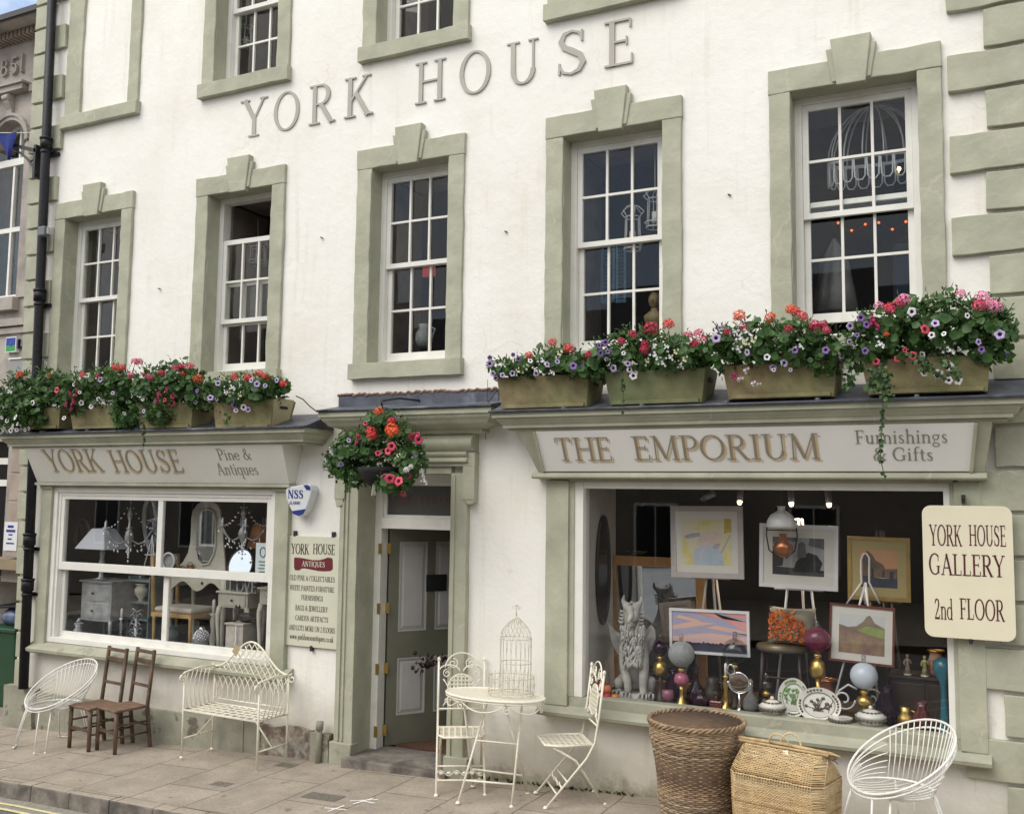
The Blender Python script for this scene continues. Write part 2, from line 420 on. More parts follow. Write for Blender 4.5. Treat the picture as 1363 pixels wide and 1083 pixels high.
def _glyphs():
    g = {}
    lo, hi = 0.022, 0.978
    g['A'] = (0.86, [_l(0.12,0,0.43,1,t_+.01), _l(0.41,1,0.74,0,T_), _l(0.22,0.34,0.62,0.34,t_)]+_sf(0.12,lo,.12)+_sf(0.74,lo,.14))
    g['B'] = (0.72, _st(0.16)+[_l(0.16,hi,0.4,hi,t_),_l(0.16,.53,0.42,.53,t_),_l(0.16,lo,0.4,lo,t_),_arc(0.38,.755,.2,.222,-90,90),_arc(0.40,.277,.24,.255,-90,90)])
    g['C'] = (0.80, [_arc(0.44,.5,.38,.485,48,312), _l(0.70,.62,.70,.93,.045)])
    g['D'] = (0.90, _st(0.16)+[_l(0.16,hi,0.4,hi,t_),_l(0.16,lo,0.4,lo,t_),_arc(0.40,.5,.39,.478,-90,90)])
    g['E'] = (0.68, _st(0.16)+[_l(0.16,hi,0.58,hi,t_),_l(0.16,.52,0.5,.52,t_),_l(0.16,lo,0.62,lo,t_),_l(.57,hi,.57,.8,.045),_l(.61,lo,.61,.22,.045),_l(.49,.43,.49,.61,.04)])
    g['F'] = (0.64, _st(0.16)+[_l(0.16,hi,0.58,hi,t_),_l(0.16,.5,0.48,.5,t_),_l(.57,hi,.57,.8,.045),_l(.47,.41,.47,.59,.04)])
    g['G'] = (0.86, [_arc(0.44,.5,.38,.485,50,300), _l(0.70,.64,.70,.93,.045)]+_st(.70,.06,.42,T_*.9,False,True,.13))
    g['H'] = (0.92, _st(0.17)+_st(0.75)+[_l(.17,.52,.75,.52,t_)])
    g['I'] = (0.38, _st(0.19))
    g['J'] = (0.44, _st(0.24,0.05,1,T_,False,True)+[_arc(0.10,.06,.14,.2,-110,0,T_,t_)])
    g['K'] = (0.84, _st(0.16)+[_l(.2,.42,.66,hi,t_+.01),_l(.34,.58,.72,0,T_)]+_sf(.66,hi,.13)+_sf(.74,lo,.13))
    g['L'] = (0.66, _st(0.16)+[_l(.16,lo,.6,lo,t_),_l(.59,lo,.59,.24,.045)])
    g['M'] = (1.06, [_l(.14,0,.17,1,t_+.01),_l(.17,1,.52,.04,T_),_l(.52,.04,.86,1,t_+.01),_l(.86,1,.90,0,T_)]+_sf(.13,lo,.12)+_sf(.90,lo,.14)+_sf(.12,hi,.1)+_sf(.93,hi,.1))
    g['N'] = (0.92, [_l(.16,0,.16,1,t_+.01),_l(.16,1,.76,0,T_),_l(.76,0,.76,1,t_+.01)]+_sf(.15,lo,.12)+_sf(.12,hi,.1)+_sf(.76,hi,.13))
    g['O'] = (0.94, [_arc(.47,.5,.395,.485,0,360)])
    g['P'] = (0.68, _st(0.16)+[_l(0.16,hi,0.38,hi,t_),_l(0.16,.46,0.38,.46,t_),_arc(0.37,.72,.23,.26,-90,90)])
    g['Q'] = (0.94, [_arc(.47,.5,.395,.485,0,360), _l(.5,.1,.86,-.18,T_*.7)])
    g['R'] = (0.80, _st(0.16)+[_l(0.16,hi,0.38,hi,t_),_l(0.16,.5,0.38,.5,t_),_arc(0.37,.74,.22,.24,-90,90),_l(.36,.5,.70,0,T_)]+_sf(.72,lo,.1))
    s = [(.56,.80,.05),(.50,.92,.06),(.36,.975,.055),(.20,.93,.10),(.13,.77,.13),(.20,.63,.14),(.36,.53,.15),(.52,.42,.14),(.59,.25,.13),(.50,.08,.10),(.34,.02,.055),(.18,.07,.06),(.10,.22,.05)]
    g['S'] = (0.70, [s, _l(.56,.72,.56,.97,.045), _l(.10,.03,.10,.29,.045)])
    g['T'] = (0.78, _st(0.39,0,1,T_,True,False)+[_l(.06,hi,.72,hi,t_),_l(.07,hi,.07,.78,.045),_l(.71,hi,.71,.78,.045)])
    g['U'] = (0.88, _st(.18,.3,1,T_,False,True)+_st(.72,.3,1,t_+.01,False,True,.13)+[_arc(.45,.33,.27,.31,180,360,T_,t_)])
    g['V'] = (0.84, [_l(.12,1,.44,0,T_),_l(.44,0,.74,1,t_+.01)]+_sf(.12,hi)+_sf(.74,hi,.12))
    g['W'] = (1.18, [_l(.10,1,.36,0,T_),_l(.36,0,.60,1,t_+.01),_l(.58,1,.84,0,T_),_l(.84,0,1.08,1,t_+.01)]+_sf(.10,hi)+_sf(.58,hi,.12)+_sf(1.08,hi,.11))
    g['X'] = (0.82, [_l(.12,1,.70,0,T_),_l(.12,0,.68,1,t_+.01)])
    g['Y'] = (0.82, [_l(.10,1,.42,.45,T_),_l(.42,.45,.72,1,t_+.01)]+_st(.42,0,.48,T_,True,False)+_sf(.10,hi)+_sf(.72,hi,.12))
    g['Z'] = (0.74, [_l(.1,hi,.64,hi,t_),_l(.64,1,.1,0,T_),_l(.1,lo,.66,lo,t_)])
    g['1'] = (0.5, _st(.26,0,1,T_,True,False)+[_l(.10,.82,.26,.97,.06)])
    g['2'] = (0.62, [[(.10,.76,.10),(.16,.92,.09),(.30,.975,.06),(.45,.90,.12),(.49,.74,.13),(.42,.55,.11),(.25,.30,.08),(.08,.05,.06)], _l(.06,.05,.54,.05,.1), _l(.54,.02,.57,.22,.05)])
    g['5'] = (0.62, [_l(.16,.95,.52,.95,.09),_l(.17,.97,.13,.55,.06),_arc(.27,.31,.26,.29,130,-140)])
    g['8'] = (0.62, [_arc(.31,.75,.19,.225,0,360,.1,.06),_arc(.31,.27,.235,.25,0,360,.11,.06)])
    g['&'] = (0.92, [[(.82,.0,.12),(.60,.22,.13),(.32,.58,.12),(.22,.78,.10),(.30,.95,.06),(.42,.95,.06),(.50,.80,.08),(.42,.65,.06),(.22,.50,.08),(.10,.30,.12),(.14,.10,.11),(.32,.02,.06),(.52,.10,.06),(.70,.34,.06),(.76,.50,.05)], _l(.66,.50,.88,.50,.045)])
    g['.'] = (0.26, [_l(.12,0,.12,.12,.12)])
    g[':'] = (0.26, [_l(.12,0,.12,.12,.12),_l(.12,.5,.12,.62,.12)])
    # lower case
    h = XH; w = .115
    def st(x, y0=0, y1=h, b=True, tp=True, sw=.12): 
        o = [_l(x,y0,x,y1,w)]
        if b: o.append(_l(x-sw,y0+.02,x+sw,y0+.02,.04))
        if tp: o.append(_l(x-sw,y1-.03,x,y1-.01,.045))
        return o
    bowl = lambda cx, a0=0, a1=360: _arc(cx,h/2,.235,h/2-.02,a0,a1,w,.045)
    g['a'] = (.54, [_l(.38,0,.38,.42,w),_arc(.25,.42,.13,.18,0,150,w,.045),_arc(.22,.18,.15,.165,20,340,w,.045),_l(.38,.02,.50,.04,.05)])
    g['c'] = (.52, [bowl(.28,45,315)])
    g['d'] = (.62, [bowl(.28)]+st(.48,0,1.02,False,True)+[_l(.48,.02,.6,.02,.04)])
    g['e'] = (.54, [bowl(.28,0,318),_l(.06,.33,.50,.33,.045)])
    g['f'] = (.38, st(.18,0,.86,True,False)+[_arc(.32,.84,.14,.16,180,40,w*.8,.05),_l(.04,h-.03,.36,h-.03,.045)])
    g['g'] = (.56, [_arc(.26,.42,.175,.18,0,360,w*.8,.045),_arc(.26,-.12,.22,.13,0,360,w*.6,.045),_l(.16,.26,.14,.02,.05),_l(.40,.56,.54,.6,.05)])
    g['h'] = (.66, st(.15,0,1.02)+[_arc(.33,.42,.18,.18,0,160,w,.045)]+st(.51,0,.44,True,False))
    g['i'] = (.32, st(.16)+[_l(.16,.78,.16,.90,.12)])
    g['k'] = (.62, st(.15,0,1.02)+[_l(.17,.24,.48,h-.03,.05),_l(.26,.34,.54,0,w)])
    g['l'] = (.32, st(.16,0,1.02))
    g['n'] = (.66, st(.15)+[_arc(.33,.42,.18,.18,0,160,w,.045)]+st(.51,0,.44,True,False))
    g['o'] = (.56, [bowl(.28)])
    g['q'] = (.60, [bowl(.28)]+st(.48,-.34,h,True,False))
    g['r'] = (.46, st(.15)+[_arc(.32,.42,.16,.18,40,160,w,.05),_l(.42,.52,.42,.6,.09)])
    g['s'] = (.46, [[(.36,.50,.04),(.30,.585,.05),(.20,.60,.05),(.11,.52,.10),(.13,.40,.10),(.25,.31,.11),(.36,.20,.10),(.34,.07,.09),(.22,.02,.05),(.11,.05,.05),(.07,.15,.04)]])
    g['t'] = (.38, [_l(.17,.12,.17,.82,w),_arc(.29,.13,.12,.11,180,300,w*.8,.05),_l(.03,h-.03,.34,h-.03,.045)])
    g['u'] = (.66, st(.15,.2,h,False)+[_arc(.32,.2,.17,.18,180,350,w,.045)]+st(.50,0,h,False,True)+[_l(.5,.02,.62,.02,.04)])
    g['w'] = (.86, [_l(.08,h,.26,0,w*.9),_l(.26,0,.42,h,.05),_l(.42,h,.58,0,w*.9),_l(.58,0,.76,h,.05)])
    g['y'] = (.58, [_l(.08,h,.30,0,w*.9),_l(.50,h,.22,-.30,.05),_l(.22,-.30,.10,-.28,.07)])
    return g
GLY = _glyphs()
def text_width(s, xs=1.0, sp=0.04):
    return sum((0.34 if c == ' ' else GLY[c][0]+sp) for c in s)*xs
def stroke(mb, pts, fn, d0, d1, m=0):
    """one brush or chisel stroke with a true front and sides; fn(u, v, d) -> world"""
    n = len(pts)
    closed = n > 3 and abs(pts[0][0]-pts[-1][0]) < 1e-6 and abs(pts[0][1]-pts[-1][1]) < 1e-6
    if closed: pts = pts[:-1]; n -= 1
    Lf = []; Rt = []
    for i, p in enumerate(pts):
        if closed: a = pts[(i-1) % n]; b = pts[(i+1) % n]
        else: a = pts[max(0,i-1)]; b = pts[min(n-1,i+1)]
        dx, dy = b[0]-a[0], b[1]-a[1]; l = math.hypot(dx,dy) or 1
        nx, ny = -dy/l*p[2]/2, dx/l*p[2]/2
        Lf.append((p[0]+nx,p[1]+ny)); Rt.append((p[0]-nx,p[1]-ny))
    vs = []
    for i in range(n):
        vs += [fn(*Rt[i],d1), fn(*Lf[i],d1), fn(*Rt[i],d0), fn(*Lf[i],d0)]
    fs = []
    for i in range(n if closed else n-1):
        j = (i+1) % n
        fs += [(i*4,j*4,j*4+1,i*4+1),(i*4+2,j*4+2,j*4,i*4),(i*4+1,j*4+1,j*4+3,i*4+3)]
    if not closed: fs += [(0,1,3,2),((n-1)*4,(n-1)*4+2,(n-1)*4+3,(n-1)*4+1)]
    mb.add(vs, fs, m)
def text(mb, s, P, U, V, N, h, xs=1.0, depth=0.002, width=None, sp=0.04, center=False, base=0.0, bold=1.0, m=0):
    """set a line of lettering; P baseline start, U along, V up, N out of the surface"""
    P = Vector(P); U = Vector(U).normalized(); V = Vector(V).normalized(); N = Vector(N).normalized()
    if width: xs = width/(text_width(s,1.0,sp)*h)
    x = -text_width(s,xs,sp)*h/2 if center else 0.0
    k = 0
    for c in s:
        if c == ' ':
            x += 0.34*xs*h; continue
        adv, st = GLY[c]
        for q in st:
            e = base+depth+(k % 9)*0.00012; k += 1
            stroke(mb, [(a,b,w*bold) for a,b,w in q], lambda u,v,d,x=x: P+U*(x+u*xs*h)+V*(v*h)+N*d, base, e, m)
        x += (adv+sp)*xs*h
    return x
# ---------------------------------------------------------------- ground, pavement, kerb, road
def ground():
    M['paving'] = m = mat('stone_flags', (0.33,0.30,0.26), 0.9, bump=0.3, bs=70)
    t = m.node_tree; b = t.nodes['Principled BSDF']; L = t.links
    co = t.nodes.new('ShaderNodeTexCoord')
    ds = t.nodes.new('ShaderNodeTexNoise'); ds.inputs['Scale'].default_value = 1.7; ds.inputs['Detail'].default_value = 3; L.new(co.outputs['Object'], ds.inputs['Vector'])
    ad = t.nodes.new('ShaderNodeMixRGB'); ad.blend_type = 'ADD'; ad.inputs['Fac'].default_value = 0.05; L.new(co.outputs['Object'], ad.inputs[1]); L.new(ds.outputs['Color'], ad.inputs[2])
    mp = t.nodes.new('ShaderNodeMapping'); mp.inputs['Rotation'].default_value = (0,0,R(90)); mp.inputs['Location'].default_value = (0.3,0.2,0); L.new(ad.outputs[0], mp.inputs['Vector'])
    br = t.nodes.new('ShaderNodeTexBrick'); br.inputs['Scale'].default_value = 1.0; br.inputs['Brick Width'].default_value = 0.95; br.inputs['Row Height'].default_value = 0.62; br.inputs['Mortar Size'].default_value = 0.007
    br.inputs['Color1'].default_value = (0.36,0.315,0.26,1); br.inputs['Color2'].default_value = (0.325,0.285,0.237,1); br.inputs['Mortar'].default_value = (0.15,0.13,0.11,1); br.inputs['Bias'].default_value = 0.0
    L.new(mp.outputs[0], br.inputs['Vector'])
    n = t.nodes.new('ShaderNodeTexNoise'); n.inputs['Scale'].default_value = 3.2; n.inputs['Detail'].default_value = 9; n.inputs['Roughness'].default_value = 0.7; L.new(co.outputs['Object'], n.inputs['Vector'])
    r = t.nodes.new('ShaderNodeValToRGB'); r.color_ramp.elements[0].position = 0.3; r.color_ramp.elements[1].position = 0.7; r.color_ramp.elements[0].color = (0.72,0.70,0.68,1); r.color_ramp.elements[1].color = (1.12,1.10,1.06,1); L.new(n.outputs['Fac'], r.inputs['Fac'])
    n5 = t.nodes.new('ShaderNodeTexNoise'); n5.inputs['Scale'].default_value = 55; n5.inputs['Detail'].default_value = 3; L.new(co.outputs['Object'], n5.inputs['Vector'])
    r5 = t.nodes.new('ShaderNodeValToRGB'); r5.color_ramp.elements[0].position = 0.3; r5.color_ramp.elements[1].position = 0.7; r5.color_ramp.elements[0].color = (0.82,0.82,0.82,1); r5.color_ramp.elements[1].color = (1.1,1.1,1.1,1); L.new(n5.outputs['Fac'], r5.inputs['Fac'])
    mm = t.nodes.new('ShaderNodeMixRGB'); mm.blend_type = 'MULTIPLY'; mm.inputs['Fac'].default_value = 1; L.new(br.outputs['Color'], mm.inputs[1]); L.new(r.outputs['Color'], mm.inputs[2])
    m5 = t.nodes.new('ShaderNodeMixRGB'); m5.blend_type = 'MULTIPLY'; m5.inputs['Fac'].default_value = 1; L.new(mm.outputs[0], m5.inputs[1]); L.new(r5.outputs['Color'], m5.inputs[2])
    n6 = t.nodes.new('ShaderNodeTexNoise'); n6.inputs['Scale'].default_value = 10; n6.inputs['Detail'].default_value = 2; L.new(co.outputs['Object'], n6.inputs['Vector'])
    r6 = t.nodes.new('ShaderNodeValToRGB'); r6.color_ramp.elements[0].position = 0.69; r6.color_ramp.elements[1].position = 0.73; r6.color_ramp.elements[0].color = (1,1,1,1); r6.color_ramp.elements[1].color = (0.62,0.60,0.58,1); L.new(n6.outputs['Fac'], r6.inputs['Fac'])
    m6 = t.nodes.new('ShaderNodeMixRGB'); m6.blend_type = 'MULTIPLY'; m6.inputs['Fac'].default_value = 1; L.new(m5.outputs[0], m6.inputs[1]); L.new(r6.outputs['Color'], m6.inputs[2])
    L.new(m6.outputs[0], b.inputs['Base Color'])
    M['asphalt'] = mat('asphalt', (0.105,0.105,0.112), 0.9, var=0.2, vs=40, bump=0.5, bs=150, col2=(0.14,0.135,0.13), c2s=2)
    M['gutter'] = mat('worn_gutter', (0.24,0.225,0.19), 0.9, var=0.2, vs=30, bump=0.4, bs=90)
    M['kerbstone'] = mat('kerb_stone', (0.20,0.175,0.15), 0.9, var=0.3, vs=6, bump=0.6, bs=30, col2=(0.10,0.09,0.08), c2s=4)
    M['yellow'] = mat('worn_yellow_line', (0.62,0.55,0.30), 0.8, var=0.15, vs=20, col2=(0.40,0.37,0.27), c2=(0.56,0.68), c2s=18)
    M['whitemark'] = mat('white_chalk_mark', (0.75,0.73,0.68), 0.9, var=0.2, vs=30)
    def kerb_y(x): return -1.66-0.055*max(0.0, x+7.5)-0.0*x
    xs = [-26+0.5*i for i in range(0, 81)]
    mb = MB()
    for a, b_ in zip(xs[:-1], xs[1:]):
        for (f0, f1) in ((0.0, 0.4), (0.4, 0.8), (0.8, 1.0)):
            ya0, ya1 = 0.3+(kerb_y(a)+0.13-0.3)*f0, 0.3+(kerb_y(a)+0.13-0.3)*f1
            yb0, yb1 = 0.3+(kerb_y(b_)+0.13-0.3)*f0, 0.3+(kerb_y(b_)+0.13-0.3)*f1
            mb.quad((a,ya1,gz(a)),(b_,yb1,gz(b_)),(b_,yb0,gz(b_)),(a,ya0,gz(a)))
    struct(mb.build('pavement', M['paving']))
    mb = MB()
    for a, b_ in zip(xs[:-1], xs[1:]):
        b2 = b_-(0.006 if int(round(b_*2)) % 2 else 0)
        h = 0.135
        ja, jb = noise.noise(Vector((a*3,0,0)))*0.008, noise.noise(Vector((b_*3,0,0)))*0.008
        ya, yb = kerb_y(a)+ja, kerb_y(b_)+jb
        mb.hexa([(a,ya-0.01,gz(a)-h-.03),(b2,yb-0.01,gz(b_)-h-.03),(b2,yb+.128,gz(b_)-h-.03),(a,ya+.128,gz(a)-h-.03),(a,ya,gz(a)+0.004),(b2,yb,gz(b_)+0.004),(b2,yb+.128,gz(b_)+0.004),(a,ya+.128,gz(a)+0.004)])
        mb.m[-5] = 1
    struct(mb.build('kerb', [M['kerbstone'], M['paving']], bevel=0.012))
    mb = MB()
    for a, b_ in zip(xs[:-1], xs[1:]):
        h = 0.135
        mb.quad((a,-9.5,gz(a)-h),(b_,-9.5,gz(b_)-h),(b_,kerb_y(b_)+.02,gz(b_)-h),(a,kerb_y(a)+.02,gz(a)-h))
    struct(mb.build('road', M['asphalt']))
    mb = MB()
    for a, b_ in zip(xs[:-1], xs[1:]):
        h = 0.131
        mb.quad((a,kerb_y(a)-.235,gz(a)-h),(b_,kerb_y(b_)-.235,gz(b_)-h),(b_,kerb_y(b_)-.002,gz(b_)-h),(a,kerb_y(a)-.002,gz(a)-h))
    struct(mb.build('gutter', M['gutter']))
    mb = MB()
    for a, b_ in zip(xs[:-1], xs[1:]):
        for o0, o1 in ((.12,.155),(.225,.265)):
            h = 0.127
            mb.quad((a,kerb_y(a)-o1,gz(a)-h),(b_,kerb_y(b_)-o1,gz(b_)-h),(b_,kerb_y(b_)-o0,gz(b_)-h),(a,kerb_y(a)-o0,gz(a)-h))
    struct(mb.build('road_marking', M['yellow']))
    mb = MB()
    for a, b_ in zip(xs[:-1], xs[1:]):
        mb.quad((a,-16.95,gz(a)-.01),(b_,-16.95,gz(b_)-.01),(b_,-9.5,gz(b_)-.01),(a,-9.5,gz(a)-.01))
    struct(mb.build('far_pavement', M['paving']))
    M['earth'] = mat('ground_earth', (0.16,0.15,0.12), 0.95, var=0.2, vs=0.3)
    mb = MB(); mb.quad((-1200,-1200,-1.3),(1200,-1200,-1.3),(1200,1200,-1.3),(-1200,1200,-1.3))
    struct(mb.build('ground', M['earth']))
    # chalk crosses left by surveyors on the flags
    mb = MB()
    for (p, q) in (((466,1066),(503,1064)),((470,1070),(497,1062)),((432,1075),(462,1078)),((436,1080),(458,1072)),((478,1065),(499,1069)),((0,1025),(8,1024))):
        a = gpt(*p); c = gpt(*q)
        d = Vector((c[0]-a[0], c[1]-a[1], 0)); n_ = Vector((-d.y, d.x, 0)).normalized()*0.009
        A = Vector((a[0],a[1],gz(a[0])+.004)); C = Vector((c[0],c[1],gz(c[0])+.004))
        mb.quad(A-n_, C-n_, C+n_, A+n_)
    struct(mb.build('pavement_marking', M['whitemark']))
    # iron utility covers let into the flags
    M['cover'] = mat('iron_cover', (0.16,0.14,0.115), 0.8, 0.1, var=0.3, vs=40, bump=0.8, bs=120)
    mb = MB()
    for (px, py, w, d) in ((430,1060,.34,.16),(295,1043,.18,.11),(381,1018,.20,.12)):
        x, y = gpt(px, py)
        mb.hexa([(x-w/2,y-d/2,gz(x-w/2)-.02),(x+w/2,y-d/2,gz(x+w/2)-.02),(x+w/2,y+d/2,gz(x+w/2)-.02),(x-w/2,y+d/2,gz(x-w/2)-.02),
                 (x-w/2,y-d/2,gz(x-w/2)+.003),(x+w/2,y-d/2,gz(x+w/2)+.003),(x+w/2,y+d/2,gz(x+w/2)+.003),(x-w/2,y+d/2,gz(x-w/2)+.003)])
    struct(mb.build('pavement_cover', M['cover']))
ground()

# ---------------------------------------------------------------- the house
HL, HR, HT = -10.17, 0.42, 8.9
def HLz(z):
    """the old corner leans outwards as it rises"""
    return -9.90-0.30*max(0.0,min(1.0,(z-.4)/6.2))**.75
house = thing('shop_house', 'cream rendered Georgian town house with sage green stone trim and two shopfronts under flower boxes', 'building', (-4.9,0,0))
WIN1 = [(-9.53,-8.63,5.52),(-7.36,-6.51,5.52),(-5.29,-4.44,5.52),(-3.29,-2.40,5.52),(-1.36,-0.44,5.58)]
WIN2 = [(-7.36,-6.51),(-5.28,-4.42),(-3.29,-2.40)]
SILL1, SILL2, TOP2 = 3.63, 6.74, 8.45
openings = [(a,b,SILL1,c) for a,b,c in WIN1]+[(a,b,SILL2,TOP2) for a,b in WIN2]
openings += [(-9.42,-6.34,0.74,2.42),(-3.20,-0.24,0.74,2.50),(-5.32,-4.33,-0.30,2.59)]
def inside(x, z):
    for (a,b,c,d) in openings:
        if a < x < b and c < z < d: return True
    return False
def breaks(v0, v1, cuts, step):
    c = sorted(set([round(v0,4), round(v1,4)]+[round(q,4) for q in cuts if v0 < q < v1]))
    out = [c[0]]
    for a, b in zip(c[:-1], c[1:]):
        n = max(1, int(round((b-a)/step)))
        out += [a+(b-a)*i/n for i in range(1, n+1)]
    return out
def wall():
    xs = breaks(HL, HR, [q for o in openings for q in o[:2]], 0.22)
    zs = breaks(-0.7, HT, [q for o in openings for q in o[2:]], 0.22)
    mb = MB()
    nx, nz = len(xs), len(zs)
    vs = []
    for i, x in enumerate(xs):
        for k, z in enumerate(zs):
            n = noise.noise(Vector((x*0.9, 0.0, z*0.9)))*0.010+noise.noise(Vector((x*3.1, 4.0, z*3.1)))*0.004
            edge = (i in (0, nx-1))
            vs.append((HLz(z) if i == 0 else x, -0.002+(0 if edge else n), z))
    fs = []
    for i in range(nx-1):
        for k in range(nz-1):
            if not inside((xs[i]+xs[i+1])/2, (zs[k]+zs[k+1])/2):
                fs.append((i*nz+k,(i+1)*nz+k,(i+1)*nz+k+1,i*nz+k+1))
    mb.add(vs, fs, 0, True)
    zs0 = zs
    # inner leaf
    TH = 0.36
    INN = [o for o in openings if o[2] > 1 or o[1]-o[0] < 1.2]+[(-9.86,-5.8,.55,2.75),(-3.9,.34,.55,2.75)]
    xs = breaks(-9.9, HR, [q for o in INN for q in o[:2]], 99)
    zs = breaks(-0.7, HT, [q for o in INN for q in o[2:]], 99)
    for i in range(len(xs)-1):
        for k in range(len(zs)-1):
            if not any(o[0] < (xs[i]+xs[i+1])/2 < o[1] and o[2] < (zs[k]+zs[k+1])/2 < o[3] for o in INN):
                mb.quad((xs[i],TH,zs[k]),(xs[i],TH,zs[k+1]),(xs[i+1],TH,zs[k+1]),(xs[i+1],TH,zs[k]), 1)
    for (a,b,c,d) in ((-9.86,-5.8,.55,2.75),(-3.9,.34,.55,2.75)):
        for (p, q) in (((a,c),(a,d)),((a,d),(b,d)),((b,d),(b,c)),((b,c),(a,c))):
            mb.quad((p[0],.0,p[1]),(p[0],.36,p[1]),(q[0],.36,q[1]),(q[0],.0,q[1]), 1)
    # sides, back, top of the block
    
    for k in range(nz-1): mb.quad((HLz(zs0[k]),0,zs0[k]),(HLz(zs0[k+1]),0,zs0[k+1]),(HLz(zs0[k+1]),7,zs0[k+1]),(HLz(zs0[k]),7,zs0[k]))
    mb.quad((HR,0,-.7),(HR,7,-.7),(HR,7,HT),(HR,0,HT))
    mb.quad((HL,7,-.7),(HL,7,HT),(HR,7,HT),(HR,7,-.7))
    mb.build('wall', [M['render'], M['dark']], house)
    mb = MB()
    mb.prism([(-.12,HT),(7.1,HT),(3.5,HT+1.9)], HL-.05, HR+.05, axis='x')
    mb.build('roof', mat('slate', (0.07,0.075,0.085), 0.7, var=0.2), house)
    # reveals
    for (a,b,c,d) in openings:
        mb = MB(); dp = .12 if (c < 1 and b-a > 1.2) else .36
        mb.quad((a,-.002,c),(a,-.002,d),(a,dp,d),(a,dp,c)); mb.quad((b,-.002,c),(b,dp,c),(b,dp,d),(b,-.002,d))
        mb.quad((a,-.002,d),(b,-.002,d),(b,dp,d),(a,dp,d)); mb.quad((a,-.002,c),(a,dp,c),(b,dp,c),(b,-.002,c))
        mb.build('reveal', M['sage'], house)
    # dark rooms behind the windows
    mb = MB()
    def room(x0,x1,y0,y1,z0,z1):
        k0 = len(mb.m)
        mb.quad((x0,y1,z0),(x1,y1,z0),(x1,y1,z1),(x0,y1,z1)); mb.quad((x0,y0,z0),(x0,y1,z0),(x0,y1,z1),(x0,y0,z1)); mb.quad((x1,y0,z0),(x1,y0,z1),(x1,y1,z1),(x1,y1,z0))
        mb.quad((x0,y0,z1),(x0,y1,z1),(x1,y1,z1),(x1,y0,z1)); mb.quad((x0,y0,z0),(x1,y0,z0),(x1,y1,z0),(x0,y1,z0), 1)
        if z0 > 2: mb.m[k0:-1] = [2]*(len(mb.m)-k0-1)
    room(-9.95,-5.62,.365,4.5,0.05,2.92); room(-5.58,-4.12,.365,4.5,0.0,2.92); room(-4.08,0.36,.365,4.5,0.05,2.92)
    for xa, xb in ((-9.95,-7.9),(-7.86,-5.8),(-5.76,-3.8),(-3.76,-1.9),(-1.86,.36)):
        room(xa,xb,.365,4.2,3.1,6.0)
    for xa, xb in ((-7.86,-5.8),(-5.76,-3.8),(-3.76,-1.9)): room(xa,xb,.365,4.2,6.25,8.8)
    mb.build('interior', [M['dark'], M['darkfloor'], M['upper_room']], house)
wall()
def quoins():
    def stone(*a):
        mb = MB(); mb.rbox(*a); mb.build('quoin_stone', M['sage'], house, bevel=0.006)
    # right-hand corner: long stones and short stones bonded alternately
    k = -9
    z = 5.37+0.605*k
    rr = random.Random(3)
    while z < HT-.3:
        lx = -0.235+rr.uniform(-.015,.01)
        if z > -0.2:
            stone(lx, HR+.03, -.05, .0, z, z+.272, .006, .1)
            stone(0.005+rr.uniform(-.012,.012), HR+.03, -.05, .0, z+.272+.03, z+.605-.03, .006, .1)
        z += 0.605
    k = -12
    z = 7.61-0.615*12
    while z < HT-.3:
        if z > 0.2:
            w = -9.69+rr.uniform(-.02,.02)
            if z > 2.9: stone(HLz(z)-.02, w, -.05, .0, z, z+.285, .006, .1)
            else: stone(HLz(z)-.02, -9.80, -.05, .0, z, z+.285, .006, .1)
            stone(HLz(z)-.02, HLz(z)+.28 if z > 2.9 else -9.80, -.05, .0, z+.285+.03, z+.615-.03, .006, .1)
        z += 0.615
quoins()

def sash(win, x0, x1, z0, z1, y, cols, rows, top=.05, bot=.055, st=.045, bar=.021, th=.038):
    mb = MB()
    mb.box(x0, x0+st, y, y+th, z0, z1); mb.box(x1-st, x1, y, y+th, z0, z1)
    mb.box(x0+st, x1-st, y, y+th, z1-top, z1); mb.box(x0+st, x1-st, y, y+th, z0, z0+bot)
    gx0, gx1, gz0, gz1 = x0+st, x1-st, z0+bot, z1-top
    for i in range(1, cols):
        x = gx0+(gx1-gx0)*i/cols
        mb.box(x-bar/2, x+bar/2, y+.003, y+th-.006, gz0, gz1)
    for k in range(1, rows):
        z = gz0+(gz1-gz0)*k/rows
        for i in range(cols):
            xa = gx0+(gx1-gx0)*i/cols+(bar/2 if i else 0); xb = gx0+(gx1-gx0)*(i+1)/cols-(bar/2 if i < cols-1 else 0)
            mb.box(xa, xb, y+.003, y+th-.006, z-bar/2, z+bar/2)
    mb.build('sash', M['frame'], win)
    g = MB()
    # each light of old glass sits at its own slight angle
    rr = random.Random(int(x0*1000+z0*77))
    for i in range(cols):
        for k in range(rows):
            xa, xb = gx0+(gx1-gx0)*i/cols, gx0+(gx1-gx0)*(i+1)/cols; za, zb = gz0+(gz1-gz0)*k/rows, gz0+(gz1-gz0)*(k+1)/rows
            d = [rr.uniform(-.0035,.0035) for _ in range(3)]; yy = y+th*.55
            q = [(xa,yy+d[0],za),(xb,yy+d[1],za),(xb,yy+d[1]+d[2],zb),(xa,yy+d[0]+d[2],zb)]
            g.hexa([q[0],q[1],(q[1][0],q[1][1]+.003,q[1][2]),(q[0][0],q[0][1]+.003,q[0][2]),q[3],q[2],(q[2][0],q[2][1]+.003,q[2][2]),(q[3][0],q[3][1]+.003,q[3][2])])
    g.build('pane', M['glass'], win)

